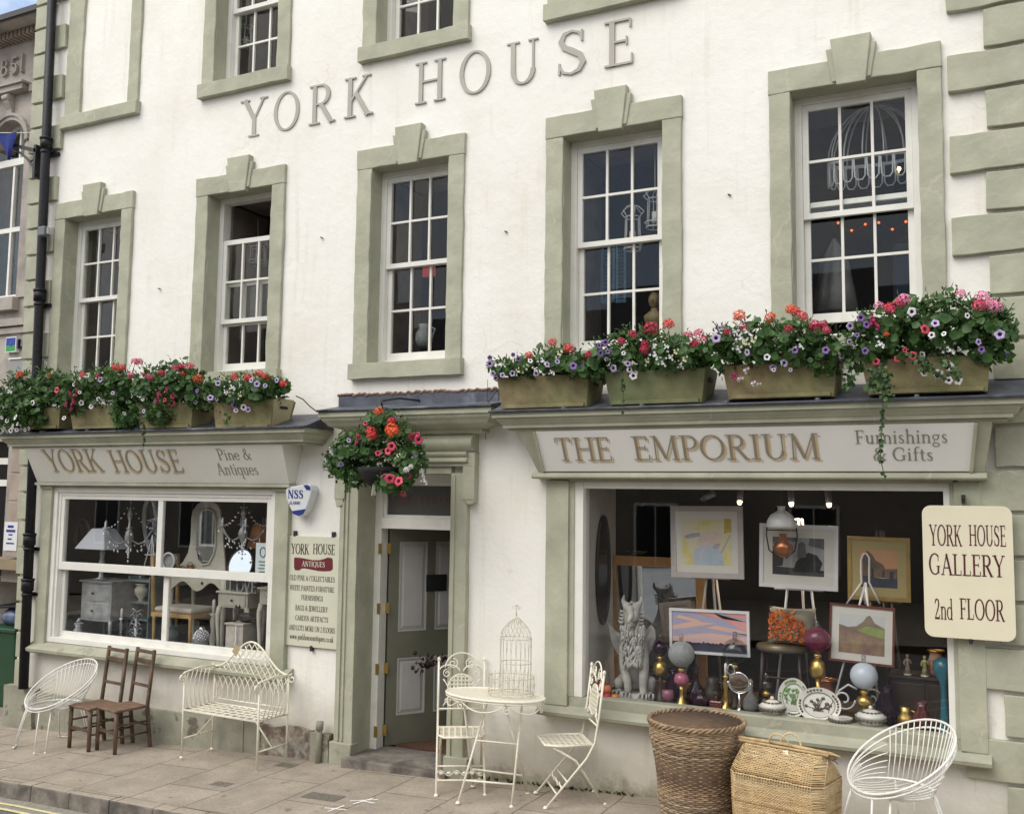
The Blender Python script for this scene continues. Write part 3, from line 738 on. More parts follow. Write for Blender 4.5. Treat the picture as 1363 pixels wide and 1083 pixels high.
M['lining'] = mat('brown_grey_lining', (0.20,0.165,0.145), 0.8, var=.25, vs=5)
def window(x0, x1, z0, z1, key=True, drop=0.0, lift=0.0, ztop=None, outer=None, label=None):
    y = .165
    mb = MB()      # box frame
    w = .055
    mb.box(x0, x0+w, y-.01, y+.10, z0, z1); mb.box(x1-w, x1, y-.01, y+.10, z0, z1)
    mb.box(x0+w, x1-w, y-.01, y+.10, z1-.05, z1); mb.box(x0+w, x1-w, y-.02, y+.10, z0, z0+.045)
    win = mb.build('window', M['frame'], house)
    if label: win['label'] = label
    a, b, c, d = x0+w, x1-w, z0+.045, z1-.05
    mid = (c+d)/2+.03
    sash(win, a+.002, b-.002, mid-.03-drop, d-.002-drop, y+.005, 3, 2, bot=.045)
    sash(win, a+.002, b-.002, c+lift+.002, mid+.012+lift, y+.05, 3, 2, top=.04, bot=.075)
    # boarded lining and half drawn hanging inside the room
    mb = MB(); mb.box(x0-.05,x0-.02,.30,.95,z0,z1); mb.box(x1+.02,x1+.05,.30,.95,z0,z1); mb.box(x0-.02,x1+.02,.30,.9,z1+.02,z1+.05); mb.build('lining', M['lining'], win)
    # stone surround, hand cut
    jw = .165
    for (a_, b_) in ((x0-jw, x0), (x1, x1+jw)):
        mb = MB(); mb.rbox(a_, b_, -.034, .003, z0, z1, .005, .09); mb.build('jamb', M['sage'], win, bevel=0.008)
    if key:
        mb = MB(); mb.rbox(x0-jw-.006, x1+jw+.006, -.037, .003, z1, z1+.195, .005, .09); mb.build('lintel', M['sage'], win, bevel=0.008)
    mb = MB()
    mb.rbox(x0-jw-.02, x1+jw+.02, -.075, .003, z0-.15, z0-.001, .004, .1)
    mb.prism([(.0,z0-.002),(.16,z0-.002),(.16,z0+.02),(.0,z0+.003)], x0, x1, axis='x')
    mb.build('sill', M['sage'], win, bevel=0.008)
    if key:
        cx = (x0+x1)/2; kz = z1
        mb = MB()
        mb.prism([(cx-.105,kz-.025),(cx+.105,kz-.025),(cx+.15,kz+.35),(cx-.15,kz+.35)], -.070, .0)
        mb.prism([(cx-.14,kz+.012),(cx+.14,kz+.012),(cx+.185,kz+.28),(cx-.185,kz+.28)], -.052, .0)
        mb.build('keystone', M['sage'], win, bevel=0.008)
    return win
for i, (a,b,c) in enumerate(WIN1):
    window(a, b, SILL1, c, True, drop=(.40 if i == 1 else 0), lift=(.10 if i == 4 else 0))
for (a,b) in WIN2:
    window(a, b, SILL2, TOP2, False)
def blind():
    x0, x1 = -9.40, -8.63
    mb = MB()
    mb.rbox(x0-.25, x0, -.034, .003, SILL2, HT-.4, .006, .09); mb.rbox(x1, x1+.16, -.034, .003, SILL2, HT-.4, .006, .09)
    w = mb.build('blind_window', M['sage'], house, bevel=0.008, label='blocked-up window, its opening rendered white')
    mb = MB(); mb.rbox(x0-.27, x1+.19, -.075, .003, SILL2-.15, SILL2-.001, .004, .1)
    mb.build('sill', M['sage'], w, bevel=0.008)
blind()

# raised letters fixed to the wall
def wall_letters():
    for (ch, xa, xb) in (('Y',-6.98,-6.61),('O',-6.53,-6.20),('R',-6.08,-5.75),('K',-5.65,-5.30),('H',-4.83,-4.50),('O',-4.35,-4.02),('U',-3.86,-3.54),('S',-3.35,-3.11),('E',-2.92,-2.66)):
        mb = MB()
        h = 0.405
        xs_ = []
        for q in GLY[ch][1]:
            for p in q: xs_ += [p[0]-p[2]/2*(1 if abs(q[0][0]-q[-1][0]) < .3 else .2), p[0]+p[2]/2*(1 if abs(q[0][0]-q[-1][0]) < .3 else .2)]
        lo, hi = min(xs_), max(xs_)
        xsc = (xb-xa)/((hi-lo)*h)
        text(mb, ch, (xa-lo*xsc*h, -.004, 6.075), (1,0,0), (0,0,1), (0,-1,0), h, xs=xsc, depth=.014, bold=.88)
        mb.build('letter', M['taupe'], house)
wall_letters()
# ---------------------------------------------------------------- shopfronts
def cornice(mb, XL, XR, prof, m=0):
    F = max(o for o, z in prof)
    vs = []; n = len(prof)
    for o, z in prof:
        xl, xr = XL+(F-o), XR-(F-o)
        vs += [(xl,.0,z),(xl,-o,z),(xr,-o,z),(xr,.0,z)]
    fs = []
    for i in range(n-1):
        for k in range(3):
            fs.append((i*4+k, i*4+k+1, (i+1)*4+k+1, (i+1)*4+k))
    fs.append((0,3,2,1)); fs.append(((n-1)*4,(n-1)*4+1,(n-1)*4+2,(n-1)*4+3))
    mb.add(vs, fs, m)
CP = [(.32,0),(.32,.018),(.355,.020),(.355,.045),(.365,.050),(.378,.066),(.396,.082),(.402,.100),(.425,.103),(.425,.145)]
def lead_roof(parent, XL, XR, F, z, up, y1=0.0):
    mb = MB()
    mb.box(XL-.015, XR+.015, -F-.018, -.001, z, z+.014)
    mb.hexa([(XL-.005,-F+.02,z+.0145),(XR+.005,-F+.02,z+.0145),(XR+.005,-.002,z+.0145),(XL-.005,-.002,z+.0145),
             (XL-.005,-F+.02,z+.018),(XR+.005,-F+.02,z+.018),(XR+.005,-.002,z+up),(XL-.005,-.002,z+up)])
    mb.tube([(XL-.016,-F-.02,z+.006),(XR+.016,-F-.02,z+.006)], .012, 6)
    n = int((XR-XL)/.75)+1
    for i in range(1, n):
        x = XL+(XR-XL)*i/n
        mb.tube([(x,-F-.02,z+.016),(x,-F+.05,z+.028),(x,-.02,z+up+.012)], .02, 6)
    mb.build('lead_roof', M['lead'], parent)

def fascia_block(shop, x0t, x1t, x0b, x1b, yt, zt, yb, zb, mpanel, frame):
    mb = MB()
    mb.hexa([(x0b,yb,zb),(x1b,yb,zb),(x1b,-.001,zb),(x0b,-.001,zb),(x0t,yt,zt),(x1t,yt,zt),(x1t,-.001,zt),(x0t,-.001,zt)])
    return mb.build('fascia', mpanel, shop, bevel=.004)

def shop_left():
    s = MB()
    # moulded opening frame
    s.box(-9.46,-9.40,-.03,.10,.745,2.44); s.box(-6.36,-6.30,-.03,.10,.745,2.44); s.box(-9.40,-6.36,-.03,.10,2.385,2.44)
    s.box(-9.40,-6.36,-.03,.16,.745,.80)
    s.box(-9.40,-9.365,-.01,.10,.80,2.385); s.box(-6.395,-6.36,-.01,.10,.80,2.385); s.box(-9.365,-6.395,-.01,.10,2.35,2.385)
    shop = s.build('shopfront', M['frame'], house, bevel=.004, label='left shopfront with a four-light sash window')
    p = MB()
    for (a, b) in ((-9.62,-9.46),(-6.30,-6.13)):
        p = MB(); p.rbox(a, b, -.062, .0, .70, 2.47, .002, .2); p.box(a-.012, b+.012, -.08, .0, 2.42, 2.455); p.box(a-.02, b+.02, -.09, .0, 2.455, 2.49)
        p.build('pilaster', M['sage'], shop, bevel=.004)
    p = MB(); p.box(-9.439,-6.321,-.055,.0,2.442,2.4895); p.build('head_rail', M['sage'], shop, bevel=.004)
    p = MB(); p.prism([(0,.62),(-.11,.625),(-.145,.645),(-.15,.675),(-.13,.69),(-.02,.742),(.0,.743)], -9.66, -6.05, axis='x'); p.build('sill', M['sage_old'], shop)
    def sl(x0,x1,z0,z1,y,mx,topr,botr):
        mb = MB(); th = .045; st = .05
        mb.box(x0,x0+st,y,y+th,z0,z1); mb.box(x1-st,x1,y,y+th,z0,z1); mb.box(x0+st,x1-st,y,y+th,z1-topr,z1); mb.box(x0+st,x1-st,y,y+th,z0,z0+botr)
        mb.box(mx-.035,mx+.035,y+.003,y+th-.003,z0+botr,z1-topr)
        if topr > .05: mb.box(x0,x1,y-.014,y-.0005,z1-.03,z1-.004)
        mb.build('sash', M['frame'], shop, bevel=.003)
        g = MB(); g.box(x0+st,mx-.03,y+.02,y+.024,z0+botr,z1-topr); g.box(mx+.03,x1-st,y+.02,y+.024,z0+botr,z1-topr); g.build('pane', M['shopglass'], shop)
    sl(-9.365,-6.395,1.535,2.35,.00,-7.87,.04,.085)
    sl(-9.365,-6.395,.80,1.575,.055,-7.80,.04,.06)
    c = MB(); cornice(c, -9.92, -5.68, [(o,2.862+z) for o,z in CP]); c.build('cornice', M['sage'], shop)
    lead_roof(shop, -9.92, -5.68, .425, 3.009, .16)
    fa = fascia_block(shop, -9.63, -6.03, -9.66, -6.10, -.315, 2.866, -.10, 2.495, M['fascia2'], None)
    b = MB(); b.box(-9.68,-6.08,-.125,.0,2.462,2.492); b.build('fascia_bead', M['sage'], shop)
    V = Vector((0,-.215,.371)).normalized(); N = Vector((1,0,0)).cross(V)
    def onf(px, py):
        a = ray(px, py); P0 = Vector((0,-.10,2.495)); t = (P0-CAMP).dot(N)/a.dot(N); return CAMP+a*t
    def line(s_, x0, x1, yb, ytop, mats, ds):
        A = onf(x0, yb); Bq = onf(x1, yb); T2 = onf(x0, ytop)
        h = (T2-A).dot(V)
        w = (Bq-A).dot(Vector((1,0,0)))
        for k, mt in enumerate(mats):
            mb = MB(); text(mb, s_, A+N*(.0008+.0028*k)+V*(ds*k*h)+Vector((ds*k*h*.9,0,0)), (1,0,0), V, N, h, depth=.0015, width=w, bold=(1.0 if len(mats) < 2 else .72))
            mb.build('lettering', mt, fa)
    line('YORK', 67, 140, 629.5, 600.5, [M['gilt'], M['letter']], .09)
    line('HOUSE', 153, 247, 630.5, 601.5, [M['gilt'], M['letter']], .09)
    line('Pine &', 292, 337, 612, 597, [M['greylet']], 0); line('Antiques', 291, 346, 631.5, 616, [M['greylet']], 0)
shop_left()

def shop_right():
    s = MB()
    s.box(-3.205,-3.085,-.02,.12,.775,2.53); s.box(-.34,-.27,-.02,.12,.775,2.53); s.box(-3.085,-.34,-.02,.12,2.475,2.53)
    shop = s.build('shopfront', M['frame'], house, bevel=.004, label='right shopfront with one large plate glass window')
    for (a, b, c_, d_) in ((-3.41,-3.205,-3.21,-3.16),(-.27,-.10,-.30,-.262)):
        p = MB(); p.rbox(a, b, -.055, .0, .70, 2.54, .002, .2); p.box(c_,d_,-.032,.0,.775,2.53)
        p.build('pilaster', M['sage'], shop, bevel=.004)
    p = MB(); p.box(-3.2,-.275,-.05,.0,2.531,2.5515); p.build('head_rail', M['sage'], shop, bevel=.004)
    p = MB()
    p.box(-3.2,-.27,-.03,.14,.70,.774)
    p.prism([(0,.62),(-.12,.62),(-.15,.635),(-.155,.66),(-.13,.672),(-.03,.70),(0,.70)], -3.44, -.08, axis='x')
    p.build('sill', M['sage_old'], shop)
    g = MB(); g.box(-3.08,-.345,.045,.051,.776,2.473); g.build('pane', M['shopglass'], shop)
    c = MB(); cornice(c, -3.745, .185, [(o,2.945+z) for o,z in CP]); c.build('cornice', M['sage'], shop)
    lead_roof(shop, -3.745, .185, .425, 3.092, .17)
    yt, zt, yb, zb = -.315, 2.948, -.13, 2.605
    fr = MB(); fr.hexa([(-3.45,yb,zb),(-.07,yb,zb),(-.07,-.001,zb),(-3.45,-.001,zb),(-3.56,yt,zt),(-.01,yt,zt),(-.01,-.001,zt),(-3.56,-.001,zt)])
    fr.prism([(0,2.552),(-.15,2.552),(-.165,2.565),(-.16,2.590),(-.135,2.604),(0,2.604)], -3.50, -.055, axis='x')
    fr.build('fascia_frame', M['sage'], shop, bevel=.005)
    V = Vector((0,yt-yb,zt-zb)).normalized(); N = Vector((1,0,0)).cross(V)
    def onf(px, py, lift=.012):
        a = ray(px, py); P0 = Vector((0,yb,zb))+N*lift; t = (P0-CAMP).dot(N)/a.dot(N); return CAMP+a*t
    A, B_, C, D = onf(724,628), onf(1292.5,625.5), onf(1299,561), onf(712,576)
    A.z = B_.z = (A.z+B_.z)/2; C.z = D.z = (C.z+D.z)/2; A.y = B_.y = (A.y+B_.y)/2; C.y = D.y = (C.y+D.y)/2
    q = [v-N*.012 for v in (A,B_,C,D)]
    mb = MB(); mb.add([*(v+N*.001 for v in (A,B_,C,D)), *q], [(0,1,2,3),(0,4,5,1),(1,5,6,2),(2,6,7,3),(3,7,4,0)])
    fa = mb.build('fascia', M['fascia'], shop)
    # raised battens at both ends of the board
    for (a_, b_) in ((A,D),(B_,C)):
        bt = MB(); bt.bar(a_+N*.004, b_+N*.004, .022, .03, up=N)
        bt.build('fascia_batten', M['sage'], shop)
    def line(s_, x0, x1, yb_, ytop, mats, ds):
        P0 = onf(x0, yb_, .0135); P1 = onf(x1, yb_, .0135); T2 = onf(x0, ytop, .0135)
        h = (T2-P0).dot(V); w = (P1-P0).x
        for k, mt in enumerate(mats):
            mb = MB(); text(mb, s_, P0+N*(.0008+.0028*k)+V*(ds*k*h)+Vector((-ds*k*h*.9 if ds < 0 else -ds*k*h*.9,0,0)), (1,0,0), V, N, h, depth=.0015, width=w, bold=(1.0 if len(mats) < 2 else .72))
            mb.build('lettering', mt, fa)
    line('THE', 745, 821, 615.5, 585, [M['gilt'], M['letter']], .09)
    line('EMPORIUM', 848, 1098, 614.5, 583, [M['gilt'], M['letter']], .09)
    line('Furnishings', 1139, 1263, 590.5, 572.5, [M['greylet']], 0); line('& Gifts', 1162, 1244, 613, 595.5, [M['greylet']], 0)
    # side cheek of the display, plastered pale
    mb = MB(); mb.box(-3.22,-3.10,.13,.80,.70,2.7); mb.build('display_cheek', M['shopwall'], shop)
    mb = MB(); mb.box(-3.10,.30,.062,1.15,.60,.735); mb.build('display_floor', M['darkfloor'], shop)
    mb = MB(); mb.box(-9.6,-5.9,.14,1.25,.60,.735); mb.build('display_floor', M['darkfloor'], shop)
shop_right()

# ---------------------------------------------------------------- plinth at the foot of the wall
def plinth():
    def run(x0, x1, ztop, d):
        mb = MB()
        n = int((x1-x0)/.25)+1
        for i in range(n):
            a, b = x0+(x1-x0)*i/n, x0+(x1-x0)*(i+1)/n
            dd = d+noise.noise(Vector((a*3,1,2)))*.012
            zt = ztop+noise.noise(Vector((a*2.1,5,2)))*.015
            mb.rbox(a, b, -dd, .0, -.6, zt, .006, .12)
        mb.build('plinth', M['sage_base'], house)
    run(-10.03,-9.55,.235,.085); run(-9.55,-7.4,.19,.05); run(-7.4,-6.4,.22,.045); run(-5.78,-5.57,.20,.075)
    mb = MB(); 
    mb.rbox(-6.4,-5.78,-.04,.0,-.6,.20,.02,.07); mb.build('plinth_chipped', M['chipped'], house)
plinth()

# ---------------------------------------------------------------- doorcase
def doorcase():
    L0, L1, R0, R1 = -5.52, -5.32, -4.33, -4.165
    mb = MB()
    for (a, b, sg) in ((L0,L1,1),(R0,R1,-1)):
        mb.rbox(a, b, -.065, .0, .14, 2.60, .003, .15)
        st = [(.035,.06),(.085,.105)] if sg > 0 else [(.03,.05)]
        for (p, q) in st: mb.box(a+p, a+q, -.08, -.06, .16, 2.58)
    mb.box(L1,R0,-.065,.0,2.592,2.66)
    dc = mb.build('doorcase', M['sage'], house, bevel=.005, label='moulded sage green doorcase with a bracketed hood')
    for (a, b, zt_) in ((L0-.03, L1+.012, .15), (R0-.012, R1+.06, .17)):
        mb = MB(); mb.rbox(a, b, -.095, .02, -.35, zt_, .006, .1); mb.build('pilaster_base', M['sage_old'], dc, bevel=.008)
    mb = MB()
    mb.box(-5.575,-5.46,-.085,.0,2.36,2.78); mb.prism([(-5.575,2.36),(-5.46,2.36),(-5.49,2.30),(-5.55,2.28)], -.08, .0)
    mb.box(-4.20,-4.085,-.085,.0,2.37,2.78); mb.prism([(-4.2,2.37),(-4.085,2.37),(-4.09,2.34),(-4.14,2.325)], -.08, .0)
    mb.box(-5.578,-4.082,-.088,-.001,2.66,2.785); 
    mb.prism([(0,2.69),(-.10,2.69),(-.118,2.70),(-.118,2.715),(-.10,2.73),(-.10,2.745),(-.115,2.75),(-.125,2.765),(-.125,2.786),(0,2.786)], -5.54, -4.15, axis='x')
    pts = [(0,2.79),(-.10,2.79)]+[(-.10-.05*math.sin(PI*i/8), 2.79+.15*i/8) for i in range(1,8)]+[(-.10,2.94),(0,2.94)]
    mb.prism(pts, -5.57, -4.09, axis='x')
    mb.build('entablature', M['sage'], dc)
    mb = MB(); cornice(mb, -5.60, -3.80, [(.12,2.942),(.15,2.96),(.15,2.985),(.20,3.005),(.26,3.02),(.27,3.03),(.285,3.05),(.31,3.075),(.32,3.10),(.335,3.105),(.335,3.15)])
    mb.build('hood', M['sage'], dc)
    mb = MB(); mb.box(-5.61,-3.79,-.345,-.002,3.152,3.170); mb.rbox(-5.60,-3.89,-.03,-.001,3.171,3.33,.006,.1); mb.hexa([(-5.6,-.33,3.1705),(-3.80,-.33,3.1705),(-3.80,-.031,3.1705),(-5.6,-.031,3.1705),(-5.6,-.33,3.175),(-3.80,-.33,3.175),(-3.80,-.031,3.23),(-5.6,-.031,3.23)])
    mb.tube([(-5.61,-.347,3.162),(-3.79,-.347,3.162)], .012, 6)
    mb.build('lead_flashing', M['lead'], dc)
    mb = MB()
    rr = random.Random(5)
    for i in range(60):
        x = -5.6+1.7*i/59
        mb.ball((x,-.018,3.333+rr.uniform(-.006,.012)), (.026,.024,.016), 6)
    mb.build('mortar_fillet', M['mortar'], dc)
    # timber frame, transom light, open door
    y = .25
    mb = MB()
    mb.box(-5.345,-5.25,y-.02,y+.10,.03,2.60); mb.box(-4.42,-4.325,y-.02,y+.10,.03,2.60)
    mb.box(-5.25,-4.42,y-.02,y+.10,2.515,2.60); mb.box(-5.25,-4.42,y-.03,y+.10,2.085,2.185)
    mb.box(-5.25,-5.215,y+.01,y+.06,2.185,2.515); mb.box(-4.455,-4.42,y+.01,y+.06,2.185,2.515); mb.box(-5.215,-4.455,y+.01,y+.06,2.185,2.215); mb.box(-5.215,-4.455,y+.01,y+.06,2.49,2.515)
    fr = mb.build('door_frame', M['frame'], dc, bevel=.003)
    g = MB(); g.box(-5.215,-4.455,y+.03,y+.036,2.215,2.49)
    M['fanglass'] = mat('smoky_transom_glass', (0.085,0.085,0.08), 0.25, spec=0.5)
    fg = g.build('transom_light', M['fanglass'], dc)
    M['fadedred'] = mat('faded_red_lettering', (0.14,0.06,0.05), 0.6)
    for w_, x_, l_ in (('YORK',-5.18,.24),('HOUSE',-4.86,.36)):
        tm = MB(); text(tm, w_, (x_,y+.029,2.30), (1,0,0), (0,0,1), (0,-1,0), .10, depth=.001, width=l_); tm.build('transom_lettering', M['fadedred'], dc)
    # step
    mb = MB(); mb.rbox(-5.36,-4.28,-.16,.40,-.35,.045,.006,.1); 
    struct(mb.build('door_step', M['kerbstone'], None, bevel=.012))
    mb = MB(); mb.box(-5.16,-4.5,.42,1.2,.02,.06); tag(mb.build('door_mat', mat('rust_coir_mat', (0.10,0.05,0.028), 0.95, var=.3, vs=60, bump=.8, bs=150)), 'rust brown coir mat lying just inside the open shop door', 'mat')
    # the leaf, built closed then swung inwards
    Wd, Hd = .86, 2.03
    ang = R(54)
    def sw(v):
        x, yy = v.x, v.y
        c, s_ = math.cos(ang), math.sin(ang)
        return Vector((-5.232+x*c-yy*s_, .352+x*s_+yy*c, .052+v.z))
    mb = MB(); th = .045
    cols = ((.105,.395),(.485,.775)); rows = ((.27,.80),(1.05,1.90))
    xs_ = [0,.105,.395,.485,.775,Wd]; zs_ = [0,.27,.80,1.05,1.90,Hd]
    for i in range(5):
        for k in range(5):
            if i in (1,3) and k in (1,3):
                mb.box(xs_[i],xs_[i+1],.014,th-.014,zs_[k],zs_[k+1])
            else: mb.box(xs_[i],xs_[i+1],0,th,zs_[k],zs_[k+1])
    mb.map(sw)
    M['doorgreen'] = mat('sage_door_paint', (0.165,0.165,0.12), 0.5, var=.1)
    M['doorpanel'] = mat('white_door_panel', (0.46,0.45,0.43), 0.5, var=.08)
    door = mb.build('door', M['doorgreen'], dc, label='panelled front door standing open inwards')
    for (a, b) in cols:
        for (c, d) in rows:
            mb = MB()
            q = [(a+.012,.013,c+.012),(b-.012,.013,c+.012),(b-.012,.013,d-.012),(a+.012,.013,d-.012),(a+.05,-.001,c+.05),(b-.05,-.001,c+.05),(b-.05,-.001,d-.05),(a+.05,-.001,d-.05)]
            mb.add(q, [(4,5,6,7),(0,1,5,4),(1,2,6,5),(2,3,7,6),(3,0,4,7)])
            for (x0,x1,z0,z1) in ((a,a+.014,c,d),(b-.014,b,c,d),(a+.014,b-.014,c,c+.014),(a+.014,b-.014,d-.014,d)): mb.box(x0,x1,-.004,.013,z0,z1)
            mb.map(sw); mb.build('door_panel', M['doorpanel'], door)
    mb = MB(); mb.box(.385,.60,-.012,-.001,1.42,1.58); mb.box(.41,.575,-.018,-.0125,1.46,1.54); mb.map(sw); mb.build('letter_plate', M['iron'], door)
    mb = MB(); mb.box(.66,.75,-.006,-.0045,1.50,1.72); mb.map(sw); mb.build('notice', M['frame'], door, label='white paper notice')
    for z in (.15,.72,1.28,1.84):
        mb = MB()
        mb.tube([(-5.240,.335,.052+z-.05),(-5.240,.335,.052+z+.05)], .009, 8)
        mb.box(-5.275,-5.238,.226,.2295,.052+z-.05,.052+z+.05)
        mb.box(-5.245,-5.20,.326,.3295,.052+z-.05,.052+z+.05)
        mb.build('hinge', M['brass'], dc)
doorcase()

# dried wreath hanging on the door knob
def door_wreath():
    c = Vector((-4.80,.50,.84)); w = thing('dried_bunch', 'dark dried flower bunch hanging from the open door at lock height', 'dried flowers', c)
    mb = MB(); rr = random.Random(9)
    d = Vector((.56,.80,0.12)).normalized()
    for i in range(60):
        t = rr.uniform(-.16,.25); p = c+d*t+Vector((rr.gauss(0,.03),rr.gauss(-.03,.02),rr.gauss(0,.03)))
        q = p+Vector((rr.gauss(0,.03),rr.gauss(0,.02),rr.gauss(0,.03)))
        mb.tube([p,(p+q)/2+Vector((0,0,.01)),q], .008, 5, r2=.002)
    mb.build('stalks', mat('dried_stalks', (0.022,0.012,0.010), 0.9, var=.3, vs=20), w)
    mb = MB()
    for i in range(26):
        p = c+d*rr.uniform(-.16,.28)+Vector((rr.gauss(0,.035),rr.gauss(-.04,.02),rr.gauss(0,.045))); mb.ball(p, .012+rr.random()*.012, 6)
    mb.build('seed_heads', mat('dried_heads', (0.035,0.015,0.010), 0.9, var=.4, vs=30), w)
door_wreath()

# ---------------------------------------------------------------- rainwater pipe and wall fittings
def pipes():
    p = thing('drainpipe', 'black cast iron drainpipe running down the left corner of the cream house', 'drainpipe', (-9.665,-.12,.2))
    A, B_ = Vector((-9.665,-.12,.23)), Vector((-9.875,-.12,8.9))
    at_ = lambda z: A+(B_-A)*((z-.23)/(8.9-.23))
    mb = MB(); mb.tube([at_(.23), at_(3), at_(6), at_(8.9)], .052, 12); mb.build('pipe', M['black'], p)
    for z in (1.35,1.85,4.62,6.42):
        mb = MB(); mb.tube([at_(z-.06), at_(z+.06)], .066, 12); mb.tube([at_(z+.05), at_(z+.075)], .072, 12); mb.build('collar', M['black'], p)
        mb = MB(); q = at_(z-.10); mb.box(q.x-.10,q.x+.10,-.066,-.003,q.z-.018,q.z+.018); mb.tube([q+Vector((0,0,-.015)), q+Vector((0,0,.015))], .06, 12); mb.build('bracket', M['black'], p)
    c = thing('security_lamp', 'small grey box lamp clamped to the side of the black drainpipe', 'lamp', at3(62,310,-.16))
    q = at3(62,310,-.17); mb = MB(); mb.box(q.x-.05,q.x+.06,-.25,-.17,q.z-.05,q.z+.06); mb.build('housing', mat('grey_plastic', (0.13,0.14,0.145), 0.5), c, bevel=.012)
    mb = MB(); mb.box(q.x+.055,q.x+.075,-.22,-.13,q.z-.03,q.z+.05); mb.build('lens', mat('pale_lens', (0.5,0.5,0.5), 0.2), c, bevel=.008)
    # old stub of pipe at the foot of the wall
    x, y = -5.66, -.10
    s = thing('pipe_stub', 'short sage painted pipe stub rising from pavement beside the doorcase', 'pipe', (x,y,gz(x)))
    mb = MB(); mb.tube([(x,y,gz(x)-.02),(x+.005,y,.16),(x+.01,y+.005,.31)], .027, 10); mb.build('pipe', M['sage_base'], s)
    mb = MB(); mb.tube([(x+.007,y,.24),(x+.01,y,.315)], .036, 10); mb.build('collar', M['sage_base'], s)
    # bracket arm with bunting
    b = thing('wall_bracket', 'black iron bunting bracket arm fixed beside the drainpipe', 'bracket', at3(50,215,-.1))
    P = lambda a, c: at3(a, c, -.14)
    mb = MB(); mb.box(P(48,200).x-.02,P(48,200).x+.02,-.16,-.002,P(50,236).z,P(50,193).z); mb.build('back_plate', M['iron'], b)
    mb = MB(); mb.bar(P(50,201),P(-60,176),.04,.04); mb.build('arm', M['iron'], b)
    mb = MB(); pts = [P(49,232),P(44,222),P(36,211),P(26,203),P(14,196)]; mb.tube(pts,.014,6); mb.tube([P(49,209),P(40,216)],.01,6); mb.build('brace', M['iron'], b)
    f = thing('pennant', 'blue triangular bunting pennant hanging from a string above the iron bracket', 'bunting', P(10,180))
    mb = MB(); y = -.2
    a1, a2, a3 = at3(-6,178,y), at3(24,177,y), at3(12,213,y)
    n = 6; vs = []; 
    for i in range(n+1):
        u = i/n
        for k in range(2):
            t_b = a1+(a2-a1)*u; tip = a3
            for w in (0,.5,1): 
                v = t_b+(tip-t_b)*w; v = Vector(v); v.y += math.sin(u*5+w*2)*.02+(.0015 if k else -.0015); vs.append(v)
    fs = []
    for i in range(n):
        for w in range(2):
            b0, b1 = i*6+w, (i+1)*6+w
            fs += [(b0,b0+1,b1+1,b1),(b0+3,b1+3,b1+4,b0+4)]
    mb.add(vs, fs, 0, True); mb.build('cloth', mat('royal_blue_cloth', (0.006,0.020,0.17), 0.85), f)
    mb = MB(); mb.tube([at3(-40,180,y),at3(0,177,y),at3(30,177,y),at3(57,176,-.13)], .004, 5); mb.build('string', M['frame'], f)
pipes()

